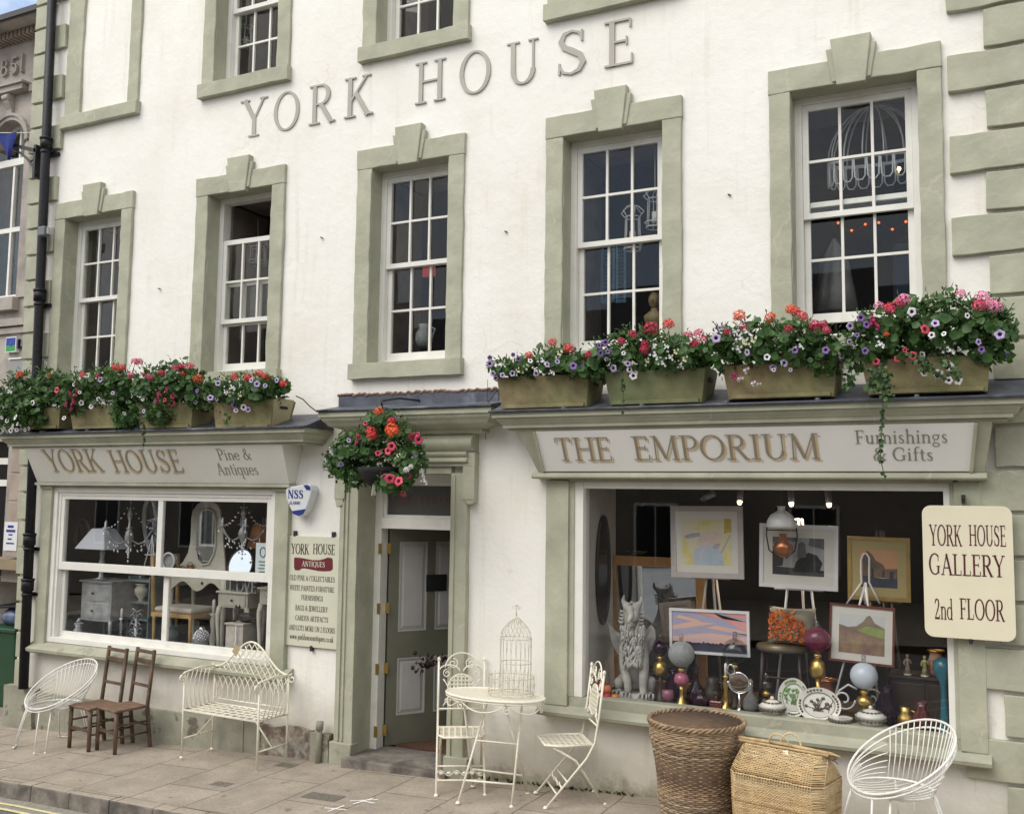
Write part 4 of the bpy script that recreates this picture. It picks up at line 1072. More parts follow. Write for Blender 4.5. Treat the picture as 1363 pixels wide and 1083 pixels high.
# ---------------------------------------------------------------- signs
def signs():
    M['signA'] = mat('pale_green_board', (0.58,0.585,0.46), 0.55, var=.04)
    M['signG'] = mat('cream_board', (0.70,0.65,0.49), 0.5, var=.03)
    M['maroon'] = mat('maroon_lettering', (0.075,0.010,0.014), 0.5)
    M['darktext'] = mat('dark_brown_lettering', (0.05,0.028,0.025), 0.6)
    M['dullred'] = mat('maroon_scroll', (0.13,0.012,0.022), 0.5)
    U, V, N = (1,0,0), (0,0,1), (0,-1,0)
    y0 = -.030
    q = [at(379,712,y0), at(451,715,y0), at(450,864,y0), at(379,858,y0)]
    x0, x1 = (q[0][0]+q[3][0])/2, (q[1][0]+q[2][0])/2; z1, z0 = (q[0][1]+q[1][1])/2, (q[2][1]+q[3][1])/2
    s = thing('shop_sign', 'tall pale green board listing antiques, screwed to the wall left of the door', 'sign', ((x0+x1)/2,y0,z0))
    mb = MB(); mb.box(x0,x1,y0,y0+.02,z0,z1); mb.build('board', M['signA'], s, bevel=.003)
    for (a, b) in ((392,709),(443,710.5),(414,862)):
        mb = MB(); c = at3(a, b, y0-.004); mb.box(c.x-.014,c.x+.014,y0-.004,-.004,c.z-.03,c.z+.02)
        mb.build('fixing_tab', M['iron'], s)
    def ln(t, xa, xb, yb, yt, m, par=s, y=y0, bold=1.0, dz=0):
        A = at(xa, yb, y); B_ = at(xb, yb, y); T2 = at(xa, yt, y)
        mb = MB(); text(mb, t, (A[0], y-.0005-dz, (A[1]+B_[1])/2), U, V, N, T2[1]-A[1], depth=.001, width=B_[0]-A[0], bold=bold); mb.build('lettering', m, par)
    ln('YORK', 387.5, 411.5, 737, 723.5, M['darktext'], bold=1.2); ln('HOUSE', 416.5, 446, 737.5, 724, M['darktext'], bold=1.2)
    # scroll
    sc = [(392,741.5),(400,742),(408,743.5),(416,745),(426,745),(433,743),(436,741.5),(442,742.5),(443,746),(443,757),(440,759.5),(432,760),(424,759.5),(414,757.5),(405,756),(400.5,756.5),(399,758.5),(393,758.5),(391.5,755),(391.5,745)]
    mb = MB(); mb.prism([at(a,b,y0) for a,b in sc][::-1], y0-.002, y0-.0004); mb.build('scroll', M['dullred'], s)
    ln('ANTIQUES', 402, 433, 754, 747, M['signA'], bold=1.2, dz=.002)
    for t, xa, xb, yb in (('OLD PINE & COLLECTABLES',385.5,446,773),('WHITE PAINTED FURNITURE',386,445,786.5),('FURNISHINGS',401,430,799),('BAGS & JEWELLERY',393,436.5,813),('GARDEN ARTIFACTS',393,437,826.5),('AND LOTS MORE ON 2 FLOORS',384.5,446,840)):
        ln(t, xa, xb, yb, yb-6.8, M['darktext'], bold=1.0)
    ln('www.yorkhouseantiques.co.uk', 385.5, 444, 852, 844.5, M['darktext'], bold=1.15)
    # gallery sign
    y0 = -.14
    q = [at(1226,672,y0), at(1348,674,y0), at(1352,853,y0), at(1232,848,y0)]
    x0, x1 = (q[0][0]+q[3][0])/2, (q[1][0]+q[2][0])/2; z1, z0 = (q[0][1]+q[1][1])/2, (q[2][1]+q[3][1])/2
    s2 = thing('gallery_sign', 'rounded cream board advertising a second floor gallery on the right corner', 'sign', ((x0+x1)/2,y0,z0))
    rr_ = .06; pts = []
    for cx, cz, a0 in ((x1-rr_,z1-rr_,0),(x0+rr_,z1-rr_,90),(x0+rr_,z0+rr_,180),(x1-rr_,z0+rr_,270)):
        for i in range(7): a = R(a0+15*i); pts.append((cx+rr_*math.cos(a), cz+rr_*math.sin(a)))
    mb = MB(); mb.prism(pts, y0, y0+.018); mb.build('board', M['signG'], s2, bevel=.003)
    for (px, py) in ((1282,664),(1292,850)):
        mb = MB(); c = at3(px, py, y0); mb.box(c.x-.012,c.x+.012,y0+.018,-.05,c.z-.03,c.z+.03); mb.box(c.x-.01,c.x+.01,y0-.003,y0+.03,c.z-.035 if py > 800 else c.z-.0, c.z+.0 if py > 800 else c.z+.03)
        mb.build('bracket', M['iron'], s2)
    for t, xa, xb, yb, yt in (('YORK',1237.5,1281,726,698.5),('HOUSE',1290,1340,726.5,699),('GALLERY',1237,1338.5,766,738),('2nd',1244,1269,824,796.5),('FLOOR',1278,1338,825,797.5)):
        ln(t, xa, xb, yb, yt, M['maroon'], s2, y0, 1.05)
    # alarm box
    y0 = -.115
    out = [(379.5,652),(383,648),(395,646),(408,644),(413,646),(415,652),(412,664),(407,678),(403,685),(397,687),(390,684),(386,676),(381,664)]
    c = at3(397,666,y0)
    al = thing('alarm_box', 'white and blue shield shaped alarm box on the wall above the green board', 'alarm', c)
    mb = MB(); mb.prism([at(a,b,y0) for a,b in out][::-1], y0, -.003); mb.build('cover', mat('white_alarm_plastic', (0.66,0.68,0.70), 0.35), al, bevel=.012)
    M['blue'] = mat('alarm_blue', (0.02,0.03,0.20), 0.4)
    mb = MB(); mb.prism([at(a,b,y0-.001) for a,b in ((388,680),(407,677),(403.5,684),(397.5,686),(391,684))][::-1], y0-.004, y0-.0005); mb.prism([at(a,b,y0-.001) for a,b in ((404,645.5),(409,645),(412.5,647),(413.5,652),(408,652))][::-1], y0-.004, y0-.0005); mb.build('end_cap', M['blue'], al)
    ln('NSS', 383, 404, 663, 652, M['blue'], al, y0, 1.6, .001)
    ln('ALARMS', 385, 400, 671, 667, M['blue'], al, y0, 1.2, .001)
signs()

# ---------------------------------------------------------------- the stone building next door
def neighbour():
    X0, X1, Y = -13.9, HL+.19, .42
    M['stone'] = mat('grey_sandstone', (0.37,0.335,0.30), 0.9, var=.15, vs=3, bump=.4, bs=30, col2=(0.25,0.225,0.205), c2s=2)
    M['stone2'] = mat('pink_grey_stone', (0.34,0.28,0.235), 0.9, var=.12, vs=4, bump=.4, bs=30)
    nb = thing('stone_building', 'grey sandstone Victorian building dated 1851 adjoining on the left', 'building', (-11.9,0,-.3))
    Z = lambda px, py, y=Y: at(px, py, y)[1]
    wx1 = at(34,200,Y)[0]; wx0 = wx1-1.35
    WT = at(10,22,Y-.38)[1]
    zs0, zs1 = Z(10,398), Z(10,192)
    mb = MB()
    sx0, sx1, sz0, sz1 = -13.3, at(8.5,650,Y)[0], 1.35, 3.0
    for (a,b,c,d) in ((X0,wx0,sz1,WT-.06),(wx1,X1,sz1,WT-.06),(wx0,wx1,sz1,zs0),(X0,sx0,-.8,sz1),(sx1,X1,1.3,sz1)):
        mb.box(a,b,Y,Y+.3,c,d)
    mb.box(sx0,X1+.02,Y+.66,Y+.8,-.8,sz0+.1)
    # a pair of arched lights
    n = 12; rr_ = .30
    CX = (wx1-rr_, wx1-3*rr_-.15)
    for cx in CX:
        arc = [(cx-rr_*math.cos(PI*i/n), zs1+rr_*math.sin(PI*i/n)) for i in range(n+1)]
        for i in range(n):
            a, b = arc[i], arc[i+1]
            mb.hexa([(a[0],Y,a[1]),(b[0],Y,b[1]),(b[0],Y+.3,b[1]),(a[0],Y+.3,a[1]),(a[0],Y,WT-.06),(b[0],Y,WT-.06),(b[0],Y+.3,WT-.06),(a[0],Y+.3,WT-.06)])
    mb.box(CX[1]+rr_,CX[0]-rr_,Y,Y+.3,zs1,WT-.06)
    mb.box(X0,X1,Y+.3,6,-.8,-.5); mb.box(X0,X0+.05,Y+.3,6,-.8,WT-.06); mb.box(X0,X1,5.9,6,-.8,WT-.06); mb.box(X0,X1,Y+.3,6,WT-.16,WT-.061); mb.box(X1-.05,X1,Y+.3,6,-.8,WT-.06)
    mb.build('wall', M['stone'], nb)
    # arch ring, band, consoles, cornice, dentils
    for cx in CX:
        mb = MB()
        for i in range(n):
            a0, a1 = PI*i/n, PI*(i+1)/n
            for r0, r1, d in ((rr_,rr_+.05,.03),(rr_+.05,rr_+.085,.05)):
                p = [(cx-r*math.cos(a), zs1+r*math.sin(a)) for r, a in ((r0,a0),(r0,a1),(r1,a1),(r1,a0))]
                mb.prism(p, Y-d, Y)
        mb.build('arch_moulding', M['stone'], nb)
    zb = at(20,118,Y-.14)[1]
    mb = MB(); mb.box(X0,wx1+.02,Y-.12,Y,zb,zb+.07); mb.box(X0,wx1+.05,Y-.15,Y,zb+.071,zb+.10); mb.box(wx1+.07,X1-.05,Y-.06,Y,zb-.03,zb+.06); mb.build('entablature', M['stone'], nb)
    for x in (at(12,130,Y-.05)[0], at(12,130,Y-.05)[0]-.78):
        mb = MB(); mb.prism([(Y,zb-.34),(Y-.03,zb-.32),(Y-.04,zb-.2),(Y-.09,zb-.12),(Y-.11,zb-.05),(Y-.09,zb-.002),(Y,zb-.002)], x-.05, x+.05, axis='x'); mb.tube([(x-.055,Y-.085,zb-.06),(x+.055,Y-.085,zb-.06)], .04, 10); mb.build('console', M['stone'], nb, bevel=.004)
    zc = at(10,44,Y-.14)[1]; k_ = (WT-zc)/.40
    mb = MB(); mb.prism([(Y-a,zc+b*k_) for a, b in ((0,0),(.10,0),(.12,.06),(.22,.10),(.30,.14),(.32,.20),(.32,.31),(.38,.34),(.38,.40),(0,.40))], X0, X1-.26, axis='x'); mb.build('cornice', M['stone'], nb)
    mb = MB(); mb.box(X0,X1-.25,Y-.42,Y-.381,WT-.05,WT+.02); mb.build('gutter', M['iron'], nb)
    mb = MB()
    for i in range(34):
        x = X1-.28-i*.075; mb.box(x-.042,x,Y-.15,Y-.001,zc-.085,zc-.002)
    mb.build('dentil_course', M['stone2'], nb)
    # date
    yb_ = Y-.001
    for ch, a, b, ybp, ytp in (('8',3,13,104,83),('5',16,26,101,79),('1',28.5,34,97.5,74)):
        A = at(a, ybp, yb_); B_ = at(b, ybp, yb_); T2 = at(a, ytp, yb_)
        mb = MB(); text(mb, ch, (A[0],yb_,A[1]), (1,0,0),(0,0,1),(0,-1,0), T2[1]-A[1], depth=.04, width=B_[0]-A[0], bold=1.0); mb.build('date_numeral', M['stone'], nb)
    A = at(3,104,yb_); mb = MB(); text(mb, '1', (A[0]-.17,yb_,A[1]-.01), (1,0,0),(0,0,1),(0,-1,0), .2, depth=.04, width=.08); mb.build('date_numeral', M['stone'], nb)
    # upper window
    mb = MB(); y = Y+.14
    zt = Z(10,219,y)
    for x in (wx0+.05, wx1-.03): mb.box(x-.05,x+.03,y,y+.08,zs0,zs1)
    mb.box(wx0,wx1,y-.01,y+.08,zt-.04,zt+.05); mb.box(wx0,wx1,y,y+.08,zs0,zs0+.09)
    zm = Z(10,307,y); mb.box(wx0+.08,wx1-.08,y+.001,y+.06,zm-.03,zm+.03)
    xm = at(15.5,280,y)[0]; mb.box(xm-.018,xm+.018,y+.002,y+.05,zs0+.09,zm-.03); mb.box(xm-.018,xm+.018,y+.002,y+.05,zm+.03,zt-.04)
    for cx in CX:
        for i in range(n):
            a0, a1 = PI*i/n, PI*(i+1)/n
            p = [(cx-r*math.cos(a), zs1+r*math.sin(a)) for r, a in ((rr_-.04,a0),(rr_-.04,a1),(rr_,a1),(rr_,a0))]; mb.prism(p, y+.001, y+.07)
        mb.box(cx-.015,cx+.015,y+.002,y+.05,zt+.05,zs1+rr_-.041)
    w = mb.build('window', M['frame'], nb)
    g = MB(); g.box(wx0+.05,wx1-.05,y+.03,y+.036,zs0+.05,zs1+.001)
    for cx in CX: g.prism([(cx-(rr_-.02)*math.cos(PI*i/n), zs1+.0015+(rr_-.02)*math.sin(PI*i/n)) for i in range(n+1)], y+.03, y+.036)
    g.build('pane', M['glass'], w)
    g = MB(); g.box(wx0-.1,wx1+.1,y+.6,y+.65,zs0-.1,zs1+.7); g.build('curtain', mat('grey_net_curtain', (0.10,0.11,0.13), 0.9, var=.2), w)
    mb = MB(); mb.box(wx0-.1,wx1+.06,Y-.10,Y,zs0-.16,zs0-.002); mb.box(X0,X1-.02,Y-.07,Y,zs0-.36,zs0-.27); mb.box(X0,X1-.02,Y-.04,Y,zs0-.45,zs0-.38); mb.build('sill', M['stone'], nb)
    # jamb strip beside the window
    mb = MB(); mb.box(wx1+.02,X1-.06,Y-.03,Y,zs0,zs1-.05); mb.build('jamb', M['stone'], nb)
    # ground floor pilaster and bank frontage
    zp = Z(20,592)
    px0, px1 = at(9.5,700,Y-.12)[0], X1-.02
    for k in range(4):
        z1_ = zp-.02-k*.335; mb = MB(); mb.rbox(px0,px1,Y-.12,Y,z1_-.322,z1_,.004,.1); mb.build('pilaster_block', M['stone2'], nb, bevel=.008)
    mb = MB(); mb.box(px0-.03,X1,Y-.16,Y,zp-.018,zp+.11); mb.build('capital', M['stone2'], nb, bevel=.006)
    mb = MB(); mb.box(sx0,sx1,Y+.1,Y+.16,2.45,2.53); mb.box(sx0,sx1,Y+.1,Y+.16,2.72,2.80); mb.box(sx1-.08,sx1,Y+.1,Y+.16,sz0,sz1)
    for i in range(6): mb.box(sx1-.5-i*.42,sx1-.46-i*.42,Y+.101,Y+.158,2.53,2.72)
    f = mb.build('shop_window', M['frame'], nb)
    g = MB(); g.box(sx0,sx1-.08,Y+.125,Y+.131,sz0,sz1); g.build('pane', mat('dark_bank_glass', (0.012,0.012,0.014), 0.15), f)
    zs = Z(10,748); mb = MB(); mb.box(sx0,px1,Y-.17,Y+.64,zs-.07,zs+.05); mb.build('shop_sill', mat('weathered_oak_sill', (0.24,0.19,0.12), .8, var=.2), nb)
    # notice and bank sign
    yn = Y-.123; q0, q1 = at(7,694,yn), at(22,733,yn)
    mb = MB(); mb.box(q0[0],q1[0],yn-.005,yn+.001,q1[1],q0[1]); pn = tag(mb.build('wall_notice', mat('white_notice_paper', (0.66,0.67,0.69), .7)), 'small white printed notice fixed to the pink stone pilaster at far left', 'notice')
    mb = MB()
    for k, (a, b) in enumerate(((.25,.7),(.15,.85),(.35,.65),(.3,.6),(.2,.8))):
        zz = q0[1]-(.12+.15*k)*(q0[1]-q1[1]); w_ = q1[0]-q0[0]; mb.box(q0[0]+a*w_,q0[0]+b*w_,yn-.0065,yn-.0052,zz-(.018 if k > 1 else .03),zz)
    mb.build('print', M['blue'], pn)
    y = Y-.05
    a, b = at(8,449,y), at(20.5,468,y)
    sg = thing('bank_sign', 'small blue and green square sign with dark letters on the stone wall', 'sign', (a[0],y,b[1]))
    mb = MB(); mb.box(a[0],b[0],y,Y,b[1],a[1]); mb.build('plate', mat('white_sign', (.7,.72,.75), .4), sg)
    cx_ = (a[0]+b[0])/2; cz_ = (a[1]+b[1])/2
    mb = MB(); mb.box(a[0]+.012,b[0]-.012,y-.003,y-.0005,cz_-.01,a[1]-.012); mb.ball((cx_+.01,y-.002,cz_+.005), (.028,.003,.035), 10); mb.build('blue_field', mat('sign_blue', (.01,.03,.28), .4), sg)
    mb = MB(); mb.box(a[0]+.012,b[0]-.012,y-.003,y-.0005,b[1]+.012,cz_-.011); mb.build('green_field', mat('sign_green', (.02,.28,.06), .4), sg)
    mb = MB(); A = at(22,464,Y-.03); text(mb, 'Llo', (A[0],Y-.001,A[1]), (1,0,0),(0,0,1),(0,-1,0), .115, depth=.03, width=.20); mb.v = mb.v; mb.build('lettering', mat('sign_navy', (.01,.012,.05), .4), sg)
    a, b = at(15,478,Y-.1), at(42,520,Y-.1)
    mb = MB(); mb.box(a[0],b[0],Y-.12,Y-.002,b[1],a[1]-.01); bx = tag(mb.build('meter_box', mat('grey_metal_box', (.27,.27,.27), .5), bevel=.006), 'grey metal box on the stone wall just left of the drainpipe', 'box')
    mb = MB(); mb.box(a[0]-.01,b[0]+.01,Y-.135,Y-.002,a[1]-.009,a[1]+.008); mb.build('lid', M['frame'], bx)
neighbour()

def wheelie_bin():
    x, y = at(22,900,.3)[0]-.30, .62
    z = gz(x)
    b = thing('wheelie_bin', 'green wheelie bin stuffed beside the stone pilaster at far left', 'bin', (x,y,z))
    M['bingreen'] = mat('bin_green', (0.012,0.055,0.024), 0.5, var=.15)
    mb = MB(); mb.hexa([(x-.23,y-.27,z+.08),(x+.23,y-.27,z+.08),(x+.23,y+.22,z+.08),(x-.23,y+.22,z+.08),(x-.29,y-.36,z+.98),(x+.29,y-.36,z+.98),(x+.29,y+.30,z+.98),(x-.29,y+.30,z+.98)]); mb.build('body', M['bingreen'], b, bevel=.03)
    mb = MB(); mb.box(x-.315,x+.315,y-.39,y+.33,z+.975,z+1.03); mb.build('rim', M['bingreen'], b, bevel=.015)
    for s in (-1,1):
        mb = MB(); mb.tube([(x+s*.20,y+.25,z+.10),(x+s*.26,y+.25,z+.10)], .10, 14); mb.build('wheel', M['black'], b)
    g = thing('rubbish_bag', 'blue grey rubbish bag and dark lid piled on top of the green bin', 'bag', (x,y,z+1.03))
    mb = MB(); mb.ball((x,y,z+1.13), (.27,.28,.15), 18)
    mb.v = [tuple(Vector(p)+noise.noise_vector(Vector(p)*9)*.03) for p in mb.v]
    mb.build('bag', mat('blue_plastic_bag', (0.10,0.13,0.22), 0.35, var=.4, vs=10), g)
    mb = MB(); mb.hexa([(x-.28,y-.30,z+1.22),(x+.30,y-.30,z+1.27),(x+.30,y+.25,z+1.30),(x-.28,y+.25,z+1.25),(x-.28,y-.30,z+1.25),(x+.30,y-.30,z+1.30),(x+.30,y+.25,z+1.33),(x-.28,y+.25,z+1.28)]); mb.build('lid', M['black'], g, bevel=.01)
wheelie_bin()

# ---------------------------------------------------------------- the terrace across the street, mirrored in the glass
def terrace():
    t = thing('stone_terrace', 'plain stone terrace across the street, seen only mirrored in the window panes', 'building', (-10,-17,-.4))
    mb = MB(); mb.box(-48,28,-23,-17,-1.2,6.6); mb.build('wall', mat('brown_stone', (.26,.22,.18), .9, var=.25, vs=.6), t)
    mb = MB(); mb.prism([(-23.3,6.601),(-16.7,6.601),(-20,8.6)], -48.2, 28.2, axis='x'); mb.build('roof', mat('far_slates', (.07,.07,.08), .8, var=.2), t)
    wm = mat('far_window', (.02,.022,.025), .1); fm = M['frame']
    for i in range(16):
        x = -40+4*i
        for z in (.6, 3.9):
            mb = MB(); mb.box(x-.6,x+.6,-17.001,-16.95,z,z+1.7); w = mb.build('window', fm, t)
            mb = MB(); mb.box(x-.52,x-.02,-16.949,-16.94,z+.08,z+1.62); mb.box(x+.02,x+.52,-16.949,-16.94,z+.08,z+1.62); mb.build('pane', wm, w)
terrace()

def cables():
    k = thing('cable', 'thin black cable looping from the pale ended flower box to the door hood', 'cable', at3(410,548,-.38))
    mb = MB(); mb.tube([at3(394,527,-.40),at3(403,531,-.40),at3(413,541,-.39),at3(421,547,-.38),at3(436,546,-.36)], .006, 5); mb.build('cable', M['iron'], k)
    k = thing('hanging_wire', 'loose thin wire dangling beside the right end of the door hood', 'wire', at3(650,560,-.1))
    mb = MB(); mb.tube([at3(662,517,-.12),at3(655,528,-.15),at3(648,538,-.2),at3(640,541,-.33)], .005, 5); mb.tube([at3(649,505,-.05),at3(649,545,-.05),at3(646,585,-.03)], .0025, 4); mb.build('wire', M['iron'], k)
    for i, (px, py) in enumerate(((212,384),(428,316),(673,308),(970,259))):
        c = at3(px,py,-.01); o = thing('wall_nail', ['rusty nail between the first and second first floor windows','rusty nail between the second and third first floor windows','rusty nail between the third and fourth first floor windows','rusty nail between the fourth and fifth first floor windows'][i], 'nail', c, group='rusty nails in the white wall')
        mb = MB(); mb.tube([c+Vector((0,.02,0)),c+Vector((0,-.018,-.002))], .006, 6); mb.build('shank', M['cover'], o); mb = MB(); mb.lathe([(.010,-.003),(.010,.003)], c+Vector((.010,-.006,-.006)), 8); mb.build('wire_loop', M['cover'], o)
cables()
# ---------------------------------------------------------------- flower boxes and the hanging basket
M['wood'] = mat('weathered_green_wood', (0.255,0.21,0.11), 0.85, var=0.35, vs=7, bump=0.3, bs=40, col2=(0.17,0.165,0.075), c2=(0.45,0.65), c2s=3)
M['woodgreen'] = mat('mossy_wood', (0.15,0.17,0.08), 0.85, var=0.25, vs=7, bump=0.3, bs=40, col2=(0.17,0.15,0.075), c2=(0.5,0.7), c2s=3)
M['woodpale'] = mat('pale_board', (0.42,0.37,0.22), 0.85, var=0.15, vs=8, col2=(0.30,0.25,0.12), c2=(0.5,0.7), c2s=4)
M['soil'] = mat('potting_soil', (0.03,0.022,0.016), 0.95, var=.4, vs=30)
def leafmat(name, c):
    m = mat(name, c, 0.5, var=0.45, vs=22, spec=0.35)
    t = m.node_tree; b = t.nodes['Principled BSDF']; o = [n for n in t.nodes if n.type == 'OUTPUT_MATERIAL'][0]
    tr = t.nodes.new('ShaderNodeBsdfTranslucent'); tr.inputs['Color'].default_value = (c[0]*1.6, c[1]*1.7, c[2], 1)
    x = t.nodes.new('ShaderNodeMixShader'); x.inputs[0].default_value = 0.25
    t.links.new(b.outputs[0], x.inputs[1]); t.links.new(tr.outputs[0], x.inputs[2]); t.links.new(x.outputs[0], o.inputs['Surface'])
    return m
M['leaf'] = leafmat('geranium_leaf', (0.050,0.112,0.030))
M['leaf2'] = leafmat('petunia_leaf', (0.075,0.140,0.048))
M['leaf3'] = leafmat('dark_trailing_leaf', (0.030,0.058,0.024))
M['twig'] = mat('green_stem', (0.05,0.075,0.025), 0.8)
PET = {'red': (0.62,0.035,0.035), 'crimson': (0.42,0.012,0.060), 'orange': (0.72,0.10,0.025), 'pink': (0.72,0.24,0.38), 'cerise': (0.60,0.045,0.13), 'purple': (0.20,0.12,0.34), 'white': (0.74,0.72,0.74), 'lilac': (0.45,0.36,0.58), 'magenta': (0.36,0.03,0.13), 'coral': (0.64,0.065,0.115), 'eye': (0.07,0.015,0.09), 'redeye': (0.20,0.01,0.03), 'cream': (0.62,0.62,0.42)}
for k, c in PET.items(): M['p_'+k] = mat('petal_'+k, c, 0.6, var=.15, vs=60)

def petunia(col, eye, r=0.029):
    """five-lobed funnel facing -y"""
    mb = MB(); n = 20
    vs = []
    rings = ((.18,.55),(.42,.10),(.78,.0),(1.0,.10))
    for (f, d) in rings:
        for k in range(n):
            a = 2*PI*k/n
            lob = 1+(.11*math.cos(5*a) if f > .5 else 0)
            vs.append((r*f*lob*math.cos(a), r*d*1.1+(.10*r*math.sin(10*a) if f == 1.0 else 0), r*f*lob*math.sin(a)))
    fs0 = []; 
    mb.add(vs, [], 0)
    for i in range(3):
        for k in range(n):
            mb.f.append((i*n+k, i*n+(k+1)%n, (i+1)*n+(k+1)%n, (i+1)*n+k)); mb.m.append(1 if i == 0 else 0); mb.s.append(True)
    mb.add([(r*.18*math.cos(2*PI*k/8), r*.56, r*.18*math.sin(2*PI*k/8)) for k in range(8)], [tuple(range(8))], 1)
    mb.tube([(0,r*.55,0),(0,r*1.7,-r*.2)], r*.2, 6, r2=r*.07, m=2)
    return mb
def geranium(r=0.045, seed=0):
    """round head of many small florets"""
    mb = MB(); rr = random.Random(seed)
    for i in range(26):
        th = math.acos(1-1.55*(i+.5)/26); ph = i*2.399
        d = Vector((math.sin(th)*math.cos(ph), math.sin(th)*math.sin(ph), math.cos(th)))
        c = d*r*rr.uniform(.8,1.05)
        u = d.cross(Vector((.3,.2,.9))).normalized(); w = d.cross(u)
        for k in range(5):
            a = 2*PI*k/5+rr.random(); e = u*math.cos(a)+w*math.sin(a); s_ = u*-math.sin(a)+w*math.cos(a)
            L_ = r*.36
            mb.add([c, c+e*L_*.6+s_*L_*.32+d*L_*.1, c+e*L_+d*L_*.02, c+e*L_*.6-s_*L_*.32+d*L_*.1], [(0,1,2,3)], 0)
    mb.tube([(0,0,0),(0,.01,-r*1.9)], .003, 5, m=1)
    return mb
def tiny(r=0.012, seed=0):
    mb = MB(); rr = random.Random(seed)
    for i in range(9):
        c = Vector((rr.gauss(0,r*1.3), rr.gauss(0,r), rr.gauss(0,r*1.5)))
        for k in range(4):
            a = 2*PI*k/4+rr.random(); e = Vector((math.cos(a),-.3,math.sin(a))); f = Vector((-math.sin(a),0,math.cos(a)))
            mb.add([c, c+e*r*.6+f*r*.4, c+e*r*.9, c+e*r*.6-f*r*.4], [(0,1,2,3)], 0)
    return mb
def fuchsia(seed=0):
    mb = MB(); rr = random.Random(seed)
    for i in range(5):
        c = Vector((rr.gauss(0,.022),rr.gauss(0,.015),rr.gauss(0,.03)))
        for k in range(5):
            a = 2*PI*k/5; e = Vector((math.cos(a),math.sin(a),.25)); f = Vector((-math.sin(a),math.cos(a),0))
            mb.add([c, c+e*.012+f*.006, c+e*.024, c+e*.012-f*.006],[(0,1,2,3)],0)
        mb.lathe([(.001,-.026),(.009,-.02),(.010,-.008),(.004,.002)], c, 7, 1)
    return mb
FM = {}
def flower_proto(kind):
    if kind in FM: return FM[kind]
    t = {'pr':('coral','redeye'), 'pc':('cerise','redeye'), 'pp':('purple','eye'), 'pw':('white','eye'), 'pl':('lilac','eye'), 'pm':('magenta','eye')}
    if kind in t: mb = petunia(*t[kind]); ms = [M['p_'+t[kind][0]], M['p_'+t[kind][1]], M['twig']]
    elif kind[0] == 'g':
        c = {'gr':'red','gc':'crimson','go':'orange','gp':'pink','gm':'cerise','gw':'white'}[kind]
        mb = geranium(seed=ord(kind[1])); ms = [M['p_'+c], M['twig']]
    elif kind == 'tw': mb = tiny(); ms = [M['p_white']]
    elif kind == 'tc': mb = tiny(seed=4); ms = [M['p_cream']]
    elif kind == 'fu': mb = fuchsia(); ms = [M['p_cerise'], M['p_magenta']]
    elif kind == 'fw': mb = fuchsia(3); ms = [M['p_pink'], M['p_white']]
    me = bpy.data.meshes.new('flower'); me.from_pydata(mb.v, [], mb.f)
    for q in ms: me.materials.append(q)
    me.polygons.foreach_set('material_index', mb.m); me.polygons.foreach_set('use_smooth', mb.s); me.update()
    FM[kind] = me
    return me
FNAME = {'p':'petunia_flower','g':'geranium_head','t':'small_blossom','f':'fuchsia_blossom'}
def flower(parent, kind, p, rr, s=1.0):
    o = bpy.data.objects.new(FNAME[kind[0]], flower_proto(kind)); COL.objects.link(o); o.parent = parent
    o.location = Vector(p)-parent.location
    if kind[0] == 'p':
        o.rotation_euler = (rr.uniform(-.5,.25), rr.uniform(0,6), rr.uniform(-.2,.75))
    elif kind[0] == 'g': o.rotation_euler = (rr.uniform(0,.5), rr.uniform(-.4,.4), rr.uniform(0,6))
    else: o.rotation_euler = (0, rr.uniform(-.3,.3), rr.uniform(-.5,.5))
    k = s*rr.uniform(.70,1.10); o.scale = (k,k,k)
def leaf_round(mb, p, d, r, rr, m):
    """scalloped geranium leaf, dished"""
    d = Vector(d).normalized(); u = d.cross(Vector((rr.uniform(-1,1),rr.uniform(-1,1),rr.uniform(-1,1)))).normalized(); w = d.cross(u)
    n = 9; vs = [p-d*r*.18]
    for k in range(n):
        a = 2*PI*k/n; q = r*(1+(.10 if k % 2 else -.06)); vs.append(p+u*math.cos(a)*q+w*math.sin(a)*q+d*(r*.12*math.sin(2*a+rr.random())))
    mb.add(vs, [(0,1+k,1+(k+1)%n) for k in range(n)], m, True)
def leaf_long(mb, p, d, L_, rr, m):
    d = Vector(d).normalized(); s_ = d.cross(Vector((rr.uniform(-1,1),rr.uniform(-1,1),rr.uniform(-1,1)))).normalized(); n = d.cross(s_)
    w = L_*.24
    vs = [p, p+d*L_*.4+s_*w+n*w*.3, p+d*L_-n*L_*.14, p+d*L_*.4-s_*w+n*w*.3, p+d*L_*.45-n*w*.15]
    mb.add(vs, [(0,1,4),(1,2,4),(2,3,4),(3,0,4)], m, True)
